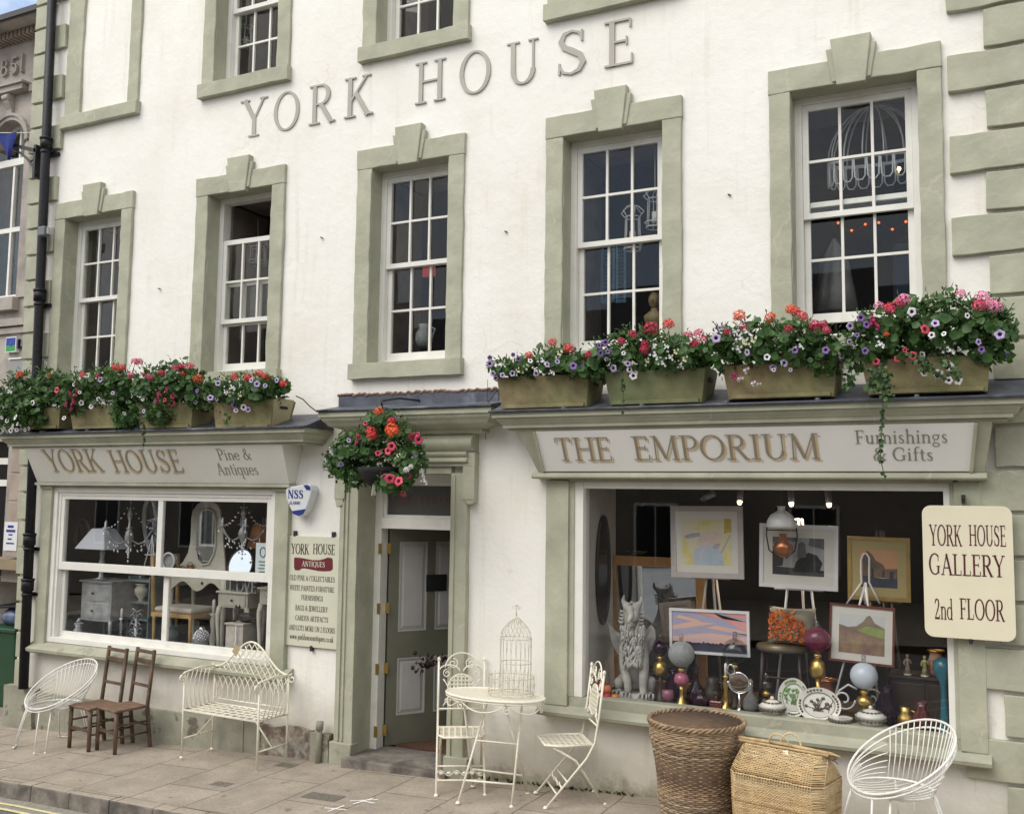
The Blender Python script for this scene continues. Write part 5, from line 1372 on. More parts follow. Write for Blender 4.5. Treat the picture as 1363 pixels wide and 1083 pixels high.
def plant(name, label, cat, blobs, flowers, y, seed, dens=1.0, group=None, trails=(), depth=.19, drop=3):
    """blobs: crown lumps seen in the photo (px, py, half-width px, half-height px[, y]) turned into ellipsoids of real depth"""
    rr = random.Random(seed)
    E = []
    for b in blobs:
        yy = b[4] if len(b) > 4 else y
        s_ = mpp(b[0], b[1], yy); E.append((at3(b[0],b[1]+drop,yy), b[2]*s_, depth*rr.uniform(.85,1.15), b[3]*s_))
    lo = min(e[0].z-e[3] for e in E); cx = sum(e[0].x for e in E)/len(E)
    root = thing(name, label, cat, (cx, y, lo), group=group)
    mb = MB()
    for (c, a, b_, h) in E:
        n = int(dens*6000*(a*h+a*b_+b_*h))
        for i in range(n):
            v = Vector((rr.gauss(0,1), rr.gauss(0,1), rr.gauss(0,1))).normalized()
            q = rr.random()**.45*(1.0 if rr.random() < .82 else rr.uniform(1.0,1.35))
            clump = noise.noise(Vector((c.x+v.x*a*q, v.y*b_, c.z+v.z*h*q))*11)
            if clump < -.30 and q > .55: continue
            p = c+Vector((v.x*a, v.y*b_, v.z*h))*q
            d = v+Vector((rr.gauss(0,.5), -.45+rr.gauss(0,.4), .35+rr.gauss(0,.4)))
            if clump > .0 and rr.random() < .62: leaf_round(mb, p, d, rr.uniform(.020,.036), rr, 0)
            else: leaf_long(mb, p, d, rr.uniform(.028,.052), rr, 1 if rr.random() < .7 else 2)
        for i in range(int(14*a/.3)):
            v = Vector((rr.gauss(0,1), rr.gauss(-.3,.6), abs(rr.gauss(.5,.8)))).normalized()
            p0 = c+Vector((v.x*a, v.y*b_, v.z*h))*.5; p1 = c+Vector((v.x*a, v.y*b_, v.z*h))*rr.uniform(1.05,1.3)
            mb.tube([p0, (p0+p1)/2+Vector((0,0,.01)), p1], .0025, 4, m=3)
            for k in range(4): 
                t_ = .5+.5*k/3; leaf_long(mb, p0+(p1-p0)*t_, v+Vector((rr.gauss(0,.7),rr.gauss(0,.7),rr.gauss(0,.7))), .032, rr, 1)
    for (pts, w, nl) in trails:
        P = [at3(a,b,y-depth*.9) for a, b in pts]
        mb.tube(P, .003, 4, m=3)
        for i in range(nl):
            f = rr.random()*(len(P)-1); k = min(int(f), len(P)-2); p = P[k]+(P[k+1]-P[k])*(f-k)
            p = p+Vector((rr.gauss(0,w),rr.gauss(0,w*.6),rr.gauss(0,.01))); leaf_round(mb, p, (rr.gauss(0,.5),-1,rr.gauss(0,.5)), rr.uniform(.009,.017), rr, rr.choice((1,2)))
    mb.build('foliage', [M['leaf'], M['leaf2'], M['leaf3'], M['twig']], root)
    for f in flowers:
        k, px, py = f[:3]; s_ = f[3] if len(f) > 3 else 1.0
        yy = y-depth*1.02+rr.uniform(-.03,.02)
        # seat the flower on the nearest lump's front surface
        x, z = at(px, py, y-depth)
        best = None
        for (c, a, b_, h) in E:
            q = ((x-c.x)/a)**2+((z-c.z)/h)**2
            if q < 1:
                d_ = c.y-b_*math.sqrt(1-q)-.015
                best = d_ if best is None else min(best, d_)
        if best is None: best = y-depth*.35
        p = at3(px, py, best+rr.uniform(-.02,.005))
        flower(root, k, p, rr, s_)
    return root
def scatter(rr, blobs, kinds, n):
    out = []
    for i in range(n):
        b = rr.choice(blobs); a = rr.uniform(0,2*PI); q = rr.random()**.5*.92
        out.append((rr.choice(kinds), b[0]+b[2]*q*math.cos(a), b[1]+b[3]*q*math.sin(a)))
    return out

def planter(label, bl, br, tl, tr, y, d, mats, yaw=0.0, endpale=False):
    """tapered trough; corners of the front board as seen, real depth d; y = front plane at the base"""
    A, B_, C, D = at3(*bl,y), at3(*br,y), at3(*tr,y-.05), at3(*tl,y-.05)
    z0 = (A.z+B_.z)/2; z1 = (C.z+D.z)/2
    root = thing('flower_box', label, 'flower box', ((A.x+B_.x)/2, y+d/2, z0), group='wooden flower boxes along the shop roofs')
    ft = .02; fl = .05
    yb = y+d
    mb = MB(); mb.hexa([(A.x,y,z0),(B_.x,y,z0),(B_.x,y+ft,z0),(A.x,y+ft,z0),(D.x,y-fl,z1),(C.x,y-fl,z1),(C.x,y-fl+ft,z1),(D.x,y-fl+ft,z1)]); mb.build('front_board', mats[0], root, bevel=.004)
    mb = MB(); mb.hexa([(A.x,yb-ft,z0),(B_.x,yb-ft,z0),(B_.x,yb,z0),(A.x,yb,z0),(D.x,yb+.03-ft,z1),(C.x,yb+.03-ft,z1),(C.x,yb+.03,z1),(D.x,yb+.03,z1)]); mb.build('back_board', mats[0], root)
    for (p, q, s_) in ((A,D,1),(B_,C,-1)):
        mb = MB(); e = .02*s_
        x0, x1 = sorted((p.x, p.x+e)); u0, u1 = sorted((q.x, q.x+e))
        mb.hexa([(x0,y+ft+.001,z0),(x1,y+ft+.001,z0),(x1,yb-ft-.001,z0),(x0,yb-ft-.001,z0),(u0,y-fl+ft+.001,z1+.015),(u1,y-fl+ft+.001,z1+.015),(u1,yb+.029-ft,z1+.015),(u0,yb+.029-ft,z1+.015)])
        eb = mb.build('end_board', mats[1] if s_ < 0 and endpale else mats[0], root, bevel=.004)
        if s_ < 0:
            m2 = MB(); zc = z1-.07; xc = q.x+(p.x-q.x)*.07/(z1-z0); yc = y+d/2
            m2.prism([(yc-.05,zc-.012),(yc+.05,zc-.012),(yc+.062,zc),(yc+.05,zc+.014),(yc-.05,zc+.014),(yc-.062,zc)], xc+.001, xc+.004, axis='x'); m2.build('hand_slot', M['soil'], eb)
    mb = MB(); mb.bar((A.x+.02,y-.012+.0,z0+.02),(B_.x-.02,y-.012,z0+.02),.02,.03); mb.build('base_batten', mats[0], root, bevel=.003)
    mb = MB(); mb.hexa([(A.x+.03,y+ft+.002,z0+.01),(B_.x-.03,y+ft+.002,z0+.01),(B_.x-.03,yb-ft-.002,z0+.01),(A.x+.03,yb-ft-.002,z0+.01),(D.x+.03,y-fl+ft+.012,z1-.04),(C.x-.03,y-fl+ft+.012,z1-.04),(C.x-.03,yb-ft,z1-.04),(D.x+.03,yb-ft,z1-.04)]); mb.build('soil', M['soil'], root)
    return root
W_, G_, P_ = M['wood'], M['woodgreen'], M['woodpale']
yE = -.40
planter('yellowed flower box nearest the door hood, first on the right shop roof', (668,545),(781,541.5),(661,503),(783,496), yE, .28, (W_,W_))
planter('greenest flower box, dark moss stained, above the word EMPORIUM', (812,540),(934,536),(804,500),(939,484), yE, .28, (G_,W_))
planter('brown flower box with purple and orange blooms, third on the right shop roof', (970,532.5),(1110,527.5),(961,492),(1114,473), yE, .28, (W_,W_))
planter('longest flower box with pale end board at the right corner under pink geraniums', (1156,526),(1314,521),(1146,486),(1317,464), yE, .28, (W_,P_), endpale=True)
yL = -.42
planter('half hidden flower box at the drainpipe end of the left shop roof', (30,571),(78,571),(26,545),(80,541), yL, .26, (W_,W_))
planter('flower box under the first window of the left shop, cerise fuchsias spilling over', (97,571),(158,571),(92,541),(160,538), yL, .26, (W_,W_))
planter('flower box in the middle of the left shop roof with crimson blooms', (186,570.5),(254,570.5),(181,538),(257,534), yL, .26, (W_,W_))
planter('flower box with a pale slotted end board, nearest the doorway on the left roof', (287,570),(360,570),(283,536),(363,528), yL, .26, (W_,P_), endpale=True)

rr0 = random.Random(21)
GP = 'flowering plants in the roof boxes'
# ---- right shop
b1 = [(690,488,40,16),(740,480,44,20),(770,488,26,16)]
f1 = [('gr',735,456),('gr',757,465),('gr',704,473,.8),('pl',652,484),('pl',656,497),('pl',669,499),('pl',682,497,.9),('pl',714,497),('pl',728,485),('pl',742,481),('pp',763,487),('pp',652,476,.9),('pp',683,472,.8),('pp',690,478,.8),('pw',706,480,.8),('pp',775,484,.8),('gc',784,474,.8),('tc',700,489),('tc',690,493),('tw',720,478),('tc',745,470),('pl',660,503,.8),('pl',778,492,.7),('tw',733,494)]
plant('petunia_plant', 'low mound of lilac petunias with three red geranium heads nearest the door hood', 'plant', b1, f1, -.43, 31, 1.0, GP)
b2 = [(800,478,24,26),(848,463,42,30),(895,468,38,26),(925,472,20,20)]
f2 = [('gr',890,432),('gc',866,438,1.2),('gc',842,445),('gc',827,454,.9),('gc',857,466,.8),('gm',916,446),('gm',930,444,1.1),('gm',938,452),('gc',925,458,.8),('pp',797,460),('pp',806,456),('pp',800,470),('pp',809,468,.9),('pl',807,478,.8),('pw',830,470,.8),('pl',816,490),('pl',836,484,.8),('pw',838,492,.9),('pw',843,500),('pw',846,496,.8),('pp',933,465,.9),('gc',784,472,.7),('tw',880,482),('tw',890,474),('tc',900,468),('tw',870,470),('tc',912,478),('tw',905,486),('gc',858,458,.7),('tw',886,460),('tc',862,480)]
plant('petunia_plant', 'mixed plant with crimson geraniums, purple petunias and tiny white flowers in the greenest box', 'plant', b2, f2, -.43, 32, 1.0, GP, trails=[(((829,500),(830,520),(829,548)),.006,14)])
b3 = [(965,462,26,32),(1008,455,38,34),(1055,456,38,34),(1098,466,34,34)]
f3 = [('go',984,421),('go',1026,423),('gr',1058,415,1.2),('gr',1068,422),('go',1052,412,.8),('gc',1050,438,.9),('gc',1085,434),('gc',1096,432,.8),('gm',1100,440,.7),('pl',953,450,1.1),('pw',1021,475),('pl',1044,483,.9),('pl',1029,489,.9),('pp',1058,466,.8),('pp',1099,466,1.15),('pl',994,469,.9),('pw',1030,492,.7),('fw',983,500),('fw',990,490),('fw',1000,508),('fu',976,496),('tw',984,448),('tw',980,462),('tc',992,455),('tw',990,440),('tc',1003,452),('fw',1008,508,.8),('pp',958,436,.7),('gc',990,436,.7),('gc',968,442,.6),('tw',1063,459),('pw',1052,492,.7),('tw',975,440)]
plant('petunia_plant', 'bushy plant with orange red geraniums and two violet petunias, third box on the right roof', 'plant', b3, f3, -.43, 33, 1.0, GP)
b4 = [(1160,452,30,42),(1205,438,40,44),(1255,430,42,44),(1305,436,38,44),(1328,440,22,34)]
f4 = [('gp',1203,399,1.2),('gm',1197,404,1.1),('gm',1185,412,.9),('gp',1279,391),('gp',1307,396,1.1),('gm',1303,407,1.2),('gp',1325,408,1.2),('gp',1318,404),('gr',1183,410,.8),('pw',1214,415),('pp',1146,423),('pl',1132,434),('fu',1160,420,1.1),('fu',1166,430),('pp',1154,432),('pr',1232,438,1.2),('pl',1245,430),('pw',1240,446),('pw',1288,420,.8),('pr',1166,481,1.25),('pr',1195,477,1.0),('pr',1215,473,1.0),('pr',1205,466,.8),('pw',1227,472,1.1),('pw',1230,497),('pw',1249,498,1.2),('pw',1264,487,1.1),('pw',1263,506),('pw',1276,506,1.1),('pp',1152,467),('pl',1331,445),('pp',1307,465,1.0),('pl',1303,455,.8),('pw',1256,444,.7),('tw',1170,456),('tw',1260,464),('tw',1274,464),('pl',1120,474,.9),('pp',1342,472,.8),('gp',1170,408,.8),('go',1180,445,.5),('pl',1131,455,.8),('pp',1141,446,.8)]
plant('geranium_plant', 'largest mixed plant crowned with pink geraniums at the right corner', 'plant', b4, f4, -.43, 34, 1.0, GP, trails=[(((1172,485),(1174,520),(1176,550),(1173,585),(1172,610),(1178,638)),.008,46),(((1168,490),(1166,520)),.03,70),(((1180,500),(1182,530)),.025,60),(((1225,480),(1240,492),(1262,505)),.022,40),(((1245,478),(1265,488),(1276,504)),.02,34),(((1215,470),(1230,482),(1231,496)),.02,30),(((1132,478),(1134,500),(1125,520)),.02,60)])
# ---- left shop
c1 = [(28,528,30,38),(70,512,26,26),(10,540,16,34),(45,545,36,22)]
g1 = [('go',26,500),('go',66,500,.8),('pw',43,536,1.1),('pw',20,555),('pw',14,573),('pw',22,572),('pw',33,572),('pw',38,570,.8),('pw',23,564,.8),('pw',6,567,.9),('pl',50,543,.8),('pw',9,560,.8),('pw',2,556,.8),('pw',17,566,.7),('gr',28,497,.7),('tw',12,520)]
plant('trailing_plant', 'leafy green plant with few orange heads and white petunias beside the drainpipe', 'plant', c1, g1, -.46, 41, 1.1, GP)
c2 = [(105,520,30,28),(140,512,34,28),(165,512,22,26),(170,545,22,22)]
g2 = [('pr',75,519,1.2),('fu',92,521,1.2),('fu',98,530,1.2),('fu',88,534),('fu',95,540),('fu',102,516),('gr',153,489,1.1),('gr',162,490),('gm',180,482,.9),('gm',186,481,.7),('gm',175,500,1.1),('gr',110,499,.8),('pl',133,505,1.1),('pw',108,536,1.1),('pw',121,541),('pw',131,531,.8),('pl',150,523,.8),('pw',85,556,.8),('gc',196,500,.8),('pw',165,552,.9),('fw',162,530),('pw',106,522,.7),('gc',130,500,.6),('pw',98,512,.6),('pr',100,526,.8)]
plant('fuchsia_plant', 'plant with cerise fuchsias spilling at left under the first window', 'plant', c2, g2, -.46, 42, 1.1, GP)
c3 = [(200,512,26,28),(235,510,34,32),(262,515,22,26),(215,545,28,18)]
g3 = [('gm',233,491,1.1),('gm',242,488),('gr',252,487,.9),('gm',256,488,.7),('go',263,505,1.2),('gc',215,497,.8),('gm',200,503,.8),('fu',212,522),('fu',208,530),('pr',228,536,1.1),('pr',219,532,.9),('pr',230,527,.8),('fu',222,515),('pr',217,542,.9),('pl',191,547,1.0),('pw',165,550,.8),('pp',265,525,.8),('pl',260,535,1.0),('gr',243,497,.7),('gc',190,498,.7)]
plant('geranium_plant', 'plant with crimson and one orange geranium head in the middle of the left roof', 'plant', c3, g3, -.46, 43, 1.1, GP, trails=[(((190,555),(192,575),(190,600)),.012,30)])
c4 = [(290,522,26,22),(320,516,28,22),(350,515,28,20),(368,510,12,10)]
g4 = [('gr',312,502,.9),('gr',330,503),('gr',345,499,1.1),('gr',354,502,.9),('gr',377,511,.9),('pl',290,510,1.1),('pl',280,529,1.1),('pp',309,535,1.0),('pp',304,532,.9),('pl',342,511,.9),('pl',353,513,.9),('pl',368,506,1.2),('pw',324,542,1.1),('pl',330,545,.9),('pw',314,546,.8),('tw',308,514),('tc',320,525),('tw',300,520),('pl',334,506,.8),('pp',312,540,.8),('pl',288,531,.8),('tw',320,510),('tc',306,525),('pp',262,520,.8)]
plant('petunia_plant', 'airy plant with lilac petunias and red heads in the pale ended box', 'plant', c4, g4, -.46, 44, .9, GP, trails=[(((303,548),(302,565),(298,560)),.02,20)])

def hanging_basket():
    y = -.62
    c = at3(507,622,y)
    hb = thing('hanging_basket', 'dark hanging basket on a chain below the door hood', 'basket', (c.x,y,c.z-.16), )
    R_ = .20
    mb = MB(); mb.lathe([(.03,-.17),(.10,-.155),(.16,-.10),(.19,-.04),(.20,.0),(.18,.0),(.0,-.02)], c, 22); mb.build('bowl', mat('dark_basket_liner', (.012,.011,.011), .9, var=.4, vs=40, bump=.6, bs=60), hb)
    top = Vector((c.x, y, at(507,543,y)[1]+.02))
    for k in range(3):
        a = 2*PI*k/3+.4; p = c+Vector((R_*math.cos(a),R_*math.sin(a),0)); mb = MB(); mb.tube([p,(p+top)/2,top],.004,5); mb.build('chain', M['iron'], hb)
    br = thing('basket_bracket', 'black iron bracket arm reaching out over the door hood to the hanging basket', 'bracket', (top.x,-.03,top.z))
    mb = MB(); mb.tube([(top.x,-.02,3.26),(top.x,-.36,3.25),(top.x,y-.02,top.z+.04),(top.x,y-.01,top.z)],.010,6); mb.build('arm', M['iron'], br)
    mb = MB(); tg = at3(499,650,y-.1); mb.bar(tg+Vector((-.01,0,.045)),tg+Vector((-.025,0,-.06)),.028,.002); mb.bar(tg+Vector((0.01,-.01,.05)),tg+Vector((.01,-.01,-.055)),.02,.002); tag(mb.build('plant_tag', M['frame']), 'white paper care tag dangling under the hanging basket', 'tag')
    bl = [(500,588,34,30,y),(470,598,30,26,y),(538,590,26,30,y-.02),(455,620,22,16,y),(510,560,24,18,y),(548,612,18,22,y-.03),(525,640,22,14,y-.06),(470,630,14,14,y+.02)]
    fl = [('go',504,548,1.1),('go',521,572,1.3),('go',524,575,1.1),('gr',494,574,1.4),('gr',495,580,1.2),('gr',521,561,1.1),('pc',549,581,1.2),('pc',557,585,1.4),('pc',556,578,1.0),('pr',521,594,1.3),('pr',516,600,1.2),('pr',503,603,1.1),('pr',519,637,1.4),('pr',530,640,1.4),('pr',536,657,1.2),('gw',541,625,.8),('gw',547,621,.7),('pp',454,618,1.0),('pl',464,586,.9),('fu',475,584,1.1),('pp',551,610,1.1),('pl',550,612,.9),('fw',503,614,1.1),('tw',434,610),('tw',440,600),('tw',563,632),('tw',564,638),('pm',511,634,.9),('pc',486,563,.7),('pp',524,556,.8),('tc',530,606),('pm',543,633,1.0),('tw',562,624),('gc',477,580,.6)]
    plant('basket_plant', 'round mass of orange, red and pink blooms growing in the hanging basket', 'plant', bl, fl, y, 51, .95, None, trails=[(((470,630),(468,640),(462,655)),.02,30),(((446,600),(436,605),(434,612)),.02,30)], depth=.17)
hanging_basket()

def weeds():
    rr = random.Random(3)
    mb = MB()
    for i in range(60):
        x = rr.uniform(-4.0,-2.6); y = -.02-abs(rr.gauss(0,.02))
        for k in range(3): leaf_long(mb, Vector((x,y,gz(x))), (rr.gauss(0,.6),-.4+rr.gauss(0,.3),1), rr.uniform(.015,.04), rr, 0)
    o = mb.build('moss', [M['leaf3']]); o['kind'] = 'stuff'; o['label'] = 'dark moss and tiny weeds along the foot of the wall'
weeds()
# ---------------------------------------------------------------- things for sale on the pavement
M['oak'] = mat('brown_oak', (0.085,0.05,0.032), 0.6, var=0.4, vs=9, col2=(0.15,0.095,0.062), c2=(0.45,0.7), c2s=6, bump=.2, bs=50)
M['rush'] = mat('brown_seat', (0.16,0.095,0.06), 0.75, var=0.3, vs=20, bump=.3, bs=60)
M['willow'] = mat('brown_willow', (0.29,0.20,0.12), 0.8, var=0.35, vs=16, col2=(0.16,0.10,0.06), c2=(0.5,0.66), c2s=12)
M['willow3'] = mat('pale_willow', (0.34,0.25,0.155), 0.8, var=0.3, vs=20)
M['willow4'] = mat('grey_willow', (0.19,0.14,0.10), 0.8, var=0.3, vs=20)
M['willow2'] = mat('dark_willow_stake', (0.12,0.075,0.045), 0.85, var=.3, vs=20)
M['cane'] = mat('golden_cane', (0.50,0.36,0.185), 0.65, var=0.22, vs=16, col2=(0.34,0.22,0.10), c2=(0.55,0.7), c2s=7)
M['canedark'] = mat('brown_cane', (0.30,0.18,0.07), .7, var=.2, vs=20)
M['cane2'] = mat('pale_cane', (0.56,0.43,0.25), 0.6, var=.2, vs=20)
M['rust'] = mat('pale_rusty_wire', (0.60,0.56,0.47), 0.6, var=0.3, vs=30)

def hoop_chair(x, y, rz, label):
    t = thing('wire_hoop_chair', label, 'chair', (x,y,gz(x)), rz, 'white wire hoop chairs')
    F = Vector((0,-.33,.425)); r0, r1 = .40, .27; T0 = R(33)
    def ring(k, a):
        """k 0 = tall back hoop, 1 = seat ring; a = 0 at the front"""
        tl = T0*(1-k); rad = r0+(r1-r0)*k
        c = F+Vector((0,math.cos(tl),math.sin(tl)))*rad
        return c+Vector((math.sin(a),0,0))*rad*(.97)+Vector((0,-math.cos(tl),-math.sin(tl)))*rad*math.cos(a)
    m = M['whitewire']
    N = 48
    mb = MB(); mb.tube([ring(0,2*PI*i/N) for i in range(N)], .0085, 8, True); mb.build('back_hoop', m, t, world=False)
    mb = MB(); mb.tube([ring(.05,2*PI*i/N)+Vector((0,.004,-.028)) for i in range(N)], .0075, 8, True); mb.build('lower_hoop', m, t, world=False)
    mb = MB(); mb.tube([ring(1,2*PI*i/N) for i in range(N)], .0085, 8, True); mb.build('seat_ring', m, t, world=False)
    for k in (.25,.42,.58,.72,.86):
        for s_ in (-1,1):
            mb = MB(); mb.tube([ring(k, s_*R(8+(112-8)*i/18)) for i in range(19)], .0048, 6); mb.build('side_wire', m, t, world=False)
    for i in range(19):
        a = PI+R(-62+124*i/18)
        p, q = ring(0,a), ring(1,PI+(a-PI)*1.02)
        mb = MB(); mb.tube([p,(p+q)/2+Vector((0,.012,0)),q], .0042, 6); mb.build('back_rod', m, t, world=False)
    # binding coil along the front lip
    mb = MB(); pts = []
    for i in range(260):
        a = R(-75+150*i/259); c = (ring(0,a)+ring(1,a))/2; b = i*1.0
        pts.append(c+Vector((math.sin(a)*.012*math.cos(b),-math.cos(a)*.012*math.cos(b),.014*math.sin(b))))
    mb.tube(pts, .0028, 4); mb.build('binding', m, t, world=False)
    # sprung seat of parallel wires
    for i in range(9):
        u = -.22+.44*i/8; h = math.sqrt(max(0,r1*r1-u*u)); cy = F.y+r1
        mb = MB(); mb.tube([(u,cy-h,.425),(u,cy-h*.4,.405),(u,cy+h*.4,.405),(u,cy+h,.425)], .0038, 5); mb.build('seat_wire', m, t, world=False)
    for a in (40,140,220,320):
        mb = MB(); al = R(a)
        tops = [ring(1,al-R(13)), ring(1,al+R(13))]; c = F+Vector((0,r1,0))
        feet = []
        for s_ in (-1,1):
            d = Vector((math.sin(al),-math.cos(al),0)); e = Vector((math.cos(al),math.sin(al),0))
            feet.append(Vector((c.x,c.y,0))+d*.37+e*.055*s_)
        mb.tube([tops[0],(tops[0]+feet[0])/2+Vector((0,0,.03)),feet[0]], .0075, 8); mb.tube([tops[1],(tops[1]+feet[1])/2+Vector((0,0,.03)),feet[1]], .0075, 8)
        mb.tube([feet[0],feet[1]], .0075, 8)
        for f in feet: mb.ball((f.x,f.y,.008), .014, 8)
        mb.build('leg', m, t, world=False)
    t.scale = (.94,.94,.94)
    return t
hoop_chair(-8.66, -.46, R(-8), 'white wire hoop chair at the far left under the small paned shop window')
hoop_chair(-.62, -.56, R(-50), 'white wire hoop chair below the cream gallery sign, right of the golden hamper')

def wood_chair():
    t = thing('wooden_chair', 'brown ladder back chair nearer the white hoop chair, left one of the pair', 'chair', (-8.21,-.40,gz(-8.21)), R(-8), 'brown wooden chairs under the window')
    w, d, sh, bh = .165, .165, .415, .955
    o = M['oak']
    P = lambda x, y, z: Vector((x,y,z))
    for s_ in (-1,1):
        mb = MB(); mb.tube([P(s_*w,-d,0),P(s_*w,-d,.2),P(s_*w*.98,-d,sh-.02)], .019, 8, r2=.022); mb.build('leg', o, t, world=False)
        mb = MB(); mb.bar(P(s_*w*.95,d+.05,0),P(s_*w*.95,d,sh),.032,.034); mb.bar(P(s_*w*.95,d,sh),P(s_*w*.92,d+.055,bh),.034,.028,up=(0,1,0)); mb.build('back_post', o, t, world=False, bevel=.005)
        for z in (.16,.27):
            mb = MB(); mb.tube([P(s_*w,-d,z),P(s_*w*.95,d+.03,z)], .010, 6); mb.build('stretcher', o, t, world=False)
    for z in (.20,):
        mb = MB(); mb.bar(P(-w,-d,z),P(w,-d,z),.03,.014,up=(0,1,0)); mb.build('stretcher', o, t, world=False)
    mb = MB(); mb.tube([P(-w,d+.03,.22),P(w,d+.03,.22)], .010, 6); mb.build('stretcher', o, t, world=False)
    for z, h in ((bh-.03,.035),(.835,.04),(.60,.03)):
        yy = d+.055*(z-sh)/(bh-sh)
        mb = MB(); mb.bar(P(-w*.88,yy,z),P(w*.88,yy,z),.018,h,up=(0,0,1)); mb.build('back_rail', o, t, world=False, bevel=.004)
    mb = MB(); mb.hexa([(-w-.02,-d-.025,sh-.02),(w+.02,-d-.025,sh-.02),(w*.9,d+.0,sh-.02),(-w*.9,d+.0,sh-.02),(-w-.022,-d-.03,sh+.008),(w+.022,-d-.03,sh+.008),(w*.92,d+.005,sh+.008),(-w*.92,d+.005,sh+.008)]); mb.build('seat', M['rush'], t, world=False, bevel=.010)
    return t
wc = wood_chair()
dup(wc, (-7.85,-.38,gz(-7.85)), R(-12), 'brown ladder back chair nearer the cream bench, right one of the pair')

def scroll(c, r, a0, turns, ax, n=22, shrink=.25):
    """flat spiral in the plane spanned by ax = (u, v)"""
    out = []
    for i in range(n):
        t = i/(n-1); a = a0+turns*2*PI*t; q = r*(1-(1-shrink)*t)
        out.append(Vector(c)+ax[0]*(q*math.cos(a))+ax[1]*(q*math.sin(a)))
    return out
def bench():
    t = thing('garden_bench', 'cream wire garden bench with arched lattice back and scrolled arms under the window', 'bench', (-6.46,-.33,gz(-6.46)), R(-3))
    c = M['cream']; w, d, sh = .475, .19, .445
    V = Vector
    for s_ in (-1,1):
        for yy, tp in ((-d,.79),(d,.80)):
            mb = MB(); mb.tube([V((s_*w,yy,0)),V((s_*w,yy,tp))], .0095, 8); mb.lathe([(.018,0),(.018,.008),(.009,.02)], (s_*w,yy,0), 10); mb.build('leg', c, t, world=False)
        mb = MB(); mb.tube([V((s_*w,d,.80)),V((s_*w,0,.815)),V((s_*w,-d,.79)),V((s_*w,-d-.03,.77))]+scroll((s_*w,-d-.025,.735),.035,PI/2,1.3,(V((0,1,0)),V((0,0,1))),16), .0095, 8); mb.build('arm', c, t, world=False)
        for i in range(1,7):
            yy = -d+2*d*i/7; mb = MB(); mb.tube([V((s_*w,yy,sh)),V((s_*(w+.045),yy,sh+.14)),V((s_*(w+.03),yy,.72)),V((s_*w,yy,.805))], .005, 6); mb.build('arm_wire', c, t, world=False)
        mb = MB(); mb.tube([V((s_*w,-d,.18)),V((s_*w,d,.18))], .007, 6); mb.build('stretcher', c, t, world=False)
        mb = MB(); mb.tube([V((s_*w,0,.18)),V((s_*.22,0,sh-.015))], .008, 6); mb.build('brace', c, t, world=False)
        mb = MB(); mb.tube(scroll((s_*(w+.04),d,.77),.045,PI/2,s_*1.2,(V((1,0,0)),V((0,0,1))),18), .0075, 6); mb.build('back_scroll', c, t, world=False)
    mb = MB()
    mb.tube([V((-w,-d,sh)),V((w,-d,sh)),V((w,d,sh)),V((-w,d,sh))], .010, 8, True); mb.build('seat_frame', c, t, world=False)
    mb = MB()
    for i in range(1,10):
        x = -w+2*w*i/10; mb.bar(V((x,-d,sh+.003)),V((x,d,sh+.003)),.022,.003)
    for k in range(1,5):
        yy = -d+2*d*k/5; mb.bar(V((-w,yy,sh+.0075)),V((w,yy,sh+.0075)),.022,.003)
    mb.build('seat_lattice', c, t, world=False)
    def top(x):
        u = abs(x)/w
        return .80+.265*(.5+.5*math.cos(PI*min(1,u)))**1.15
    mb = MB(); mb.tube([V((-w+2*w*i/40,d,top(-w+2*w*i/40))) for i in range(41)], .0095, 8); mb.build('back_rail', c, t, world=False)
    mb = MB(); mb.tube([V((-w,d,sh+.05)),V((w,d,sh+.05))], .007, 6); mb.build('back_bar', c, t, world=False)
    for i in range(13):
        x0 = -w+.04+(2*w-.08)*i/12
        for s_ in (-1,1):
            pts = []; x = x0; z = sh+.05
            for k in range(30):
                pts.append(V((x,d+s_*.003,z)))
                if z > sh+.12: x += s_*.0165*min(1,(z-sh-.12)/.12)
                z += .021
                if abs(x) > w or z > top(x): break
            mb = MB(); mb.tube(pts, .0048, 6); mb.build('back_wire', c, t, world=False)
    g = MB(); g.bar(V((-.18,d-.03,.94)),V((-.12,d-.05,1.02)),.07,.002,up=(0,1,0)); tag(g.build('price_tag', mat('card_tag',(.45,.36,.22),.8), None), 'buff card price tag tied to the arched back of the cream bench', 'tag').location = t.location
bench()

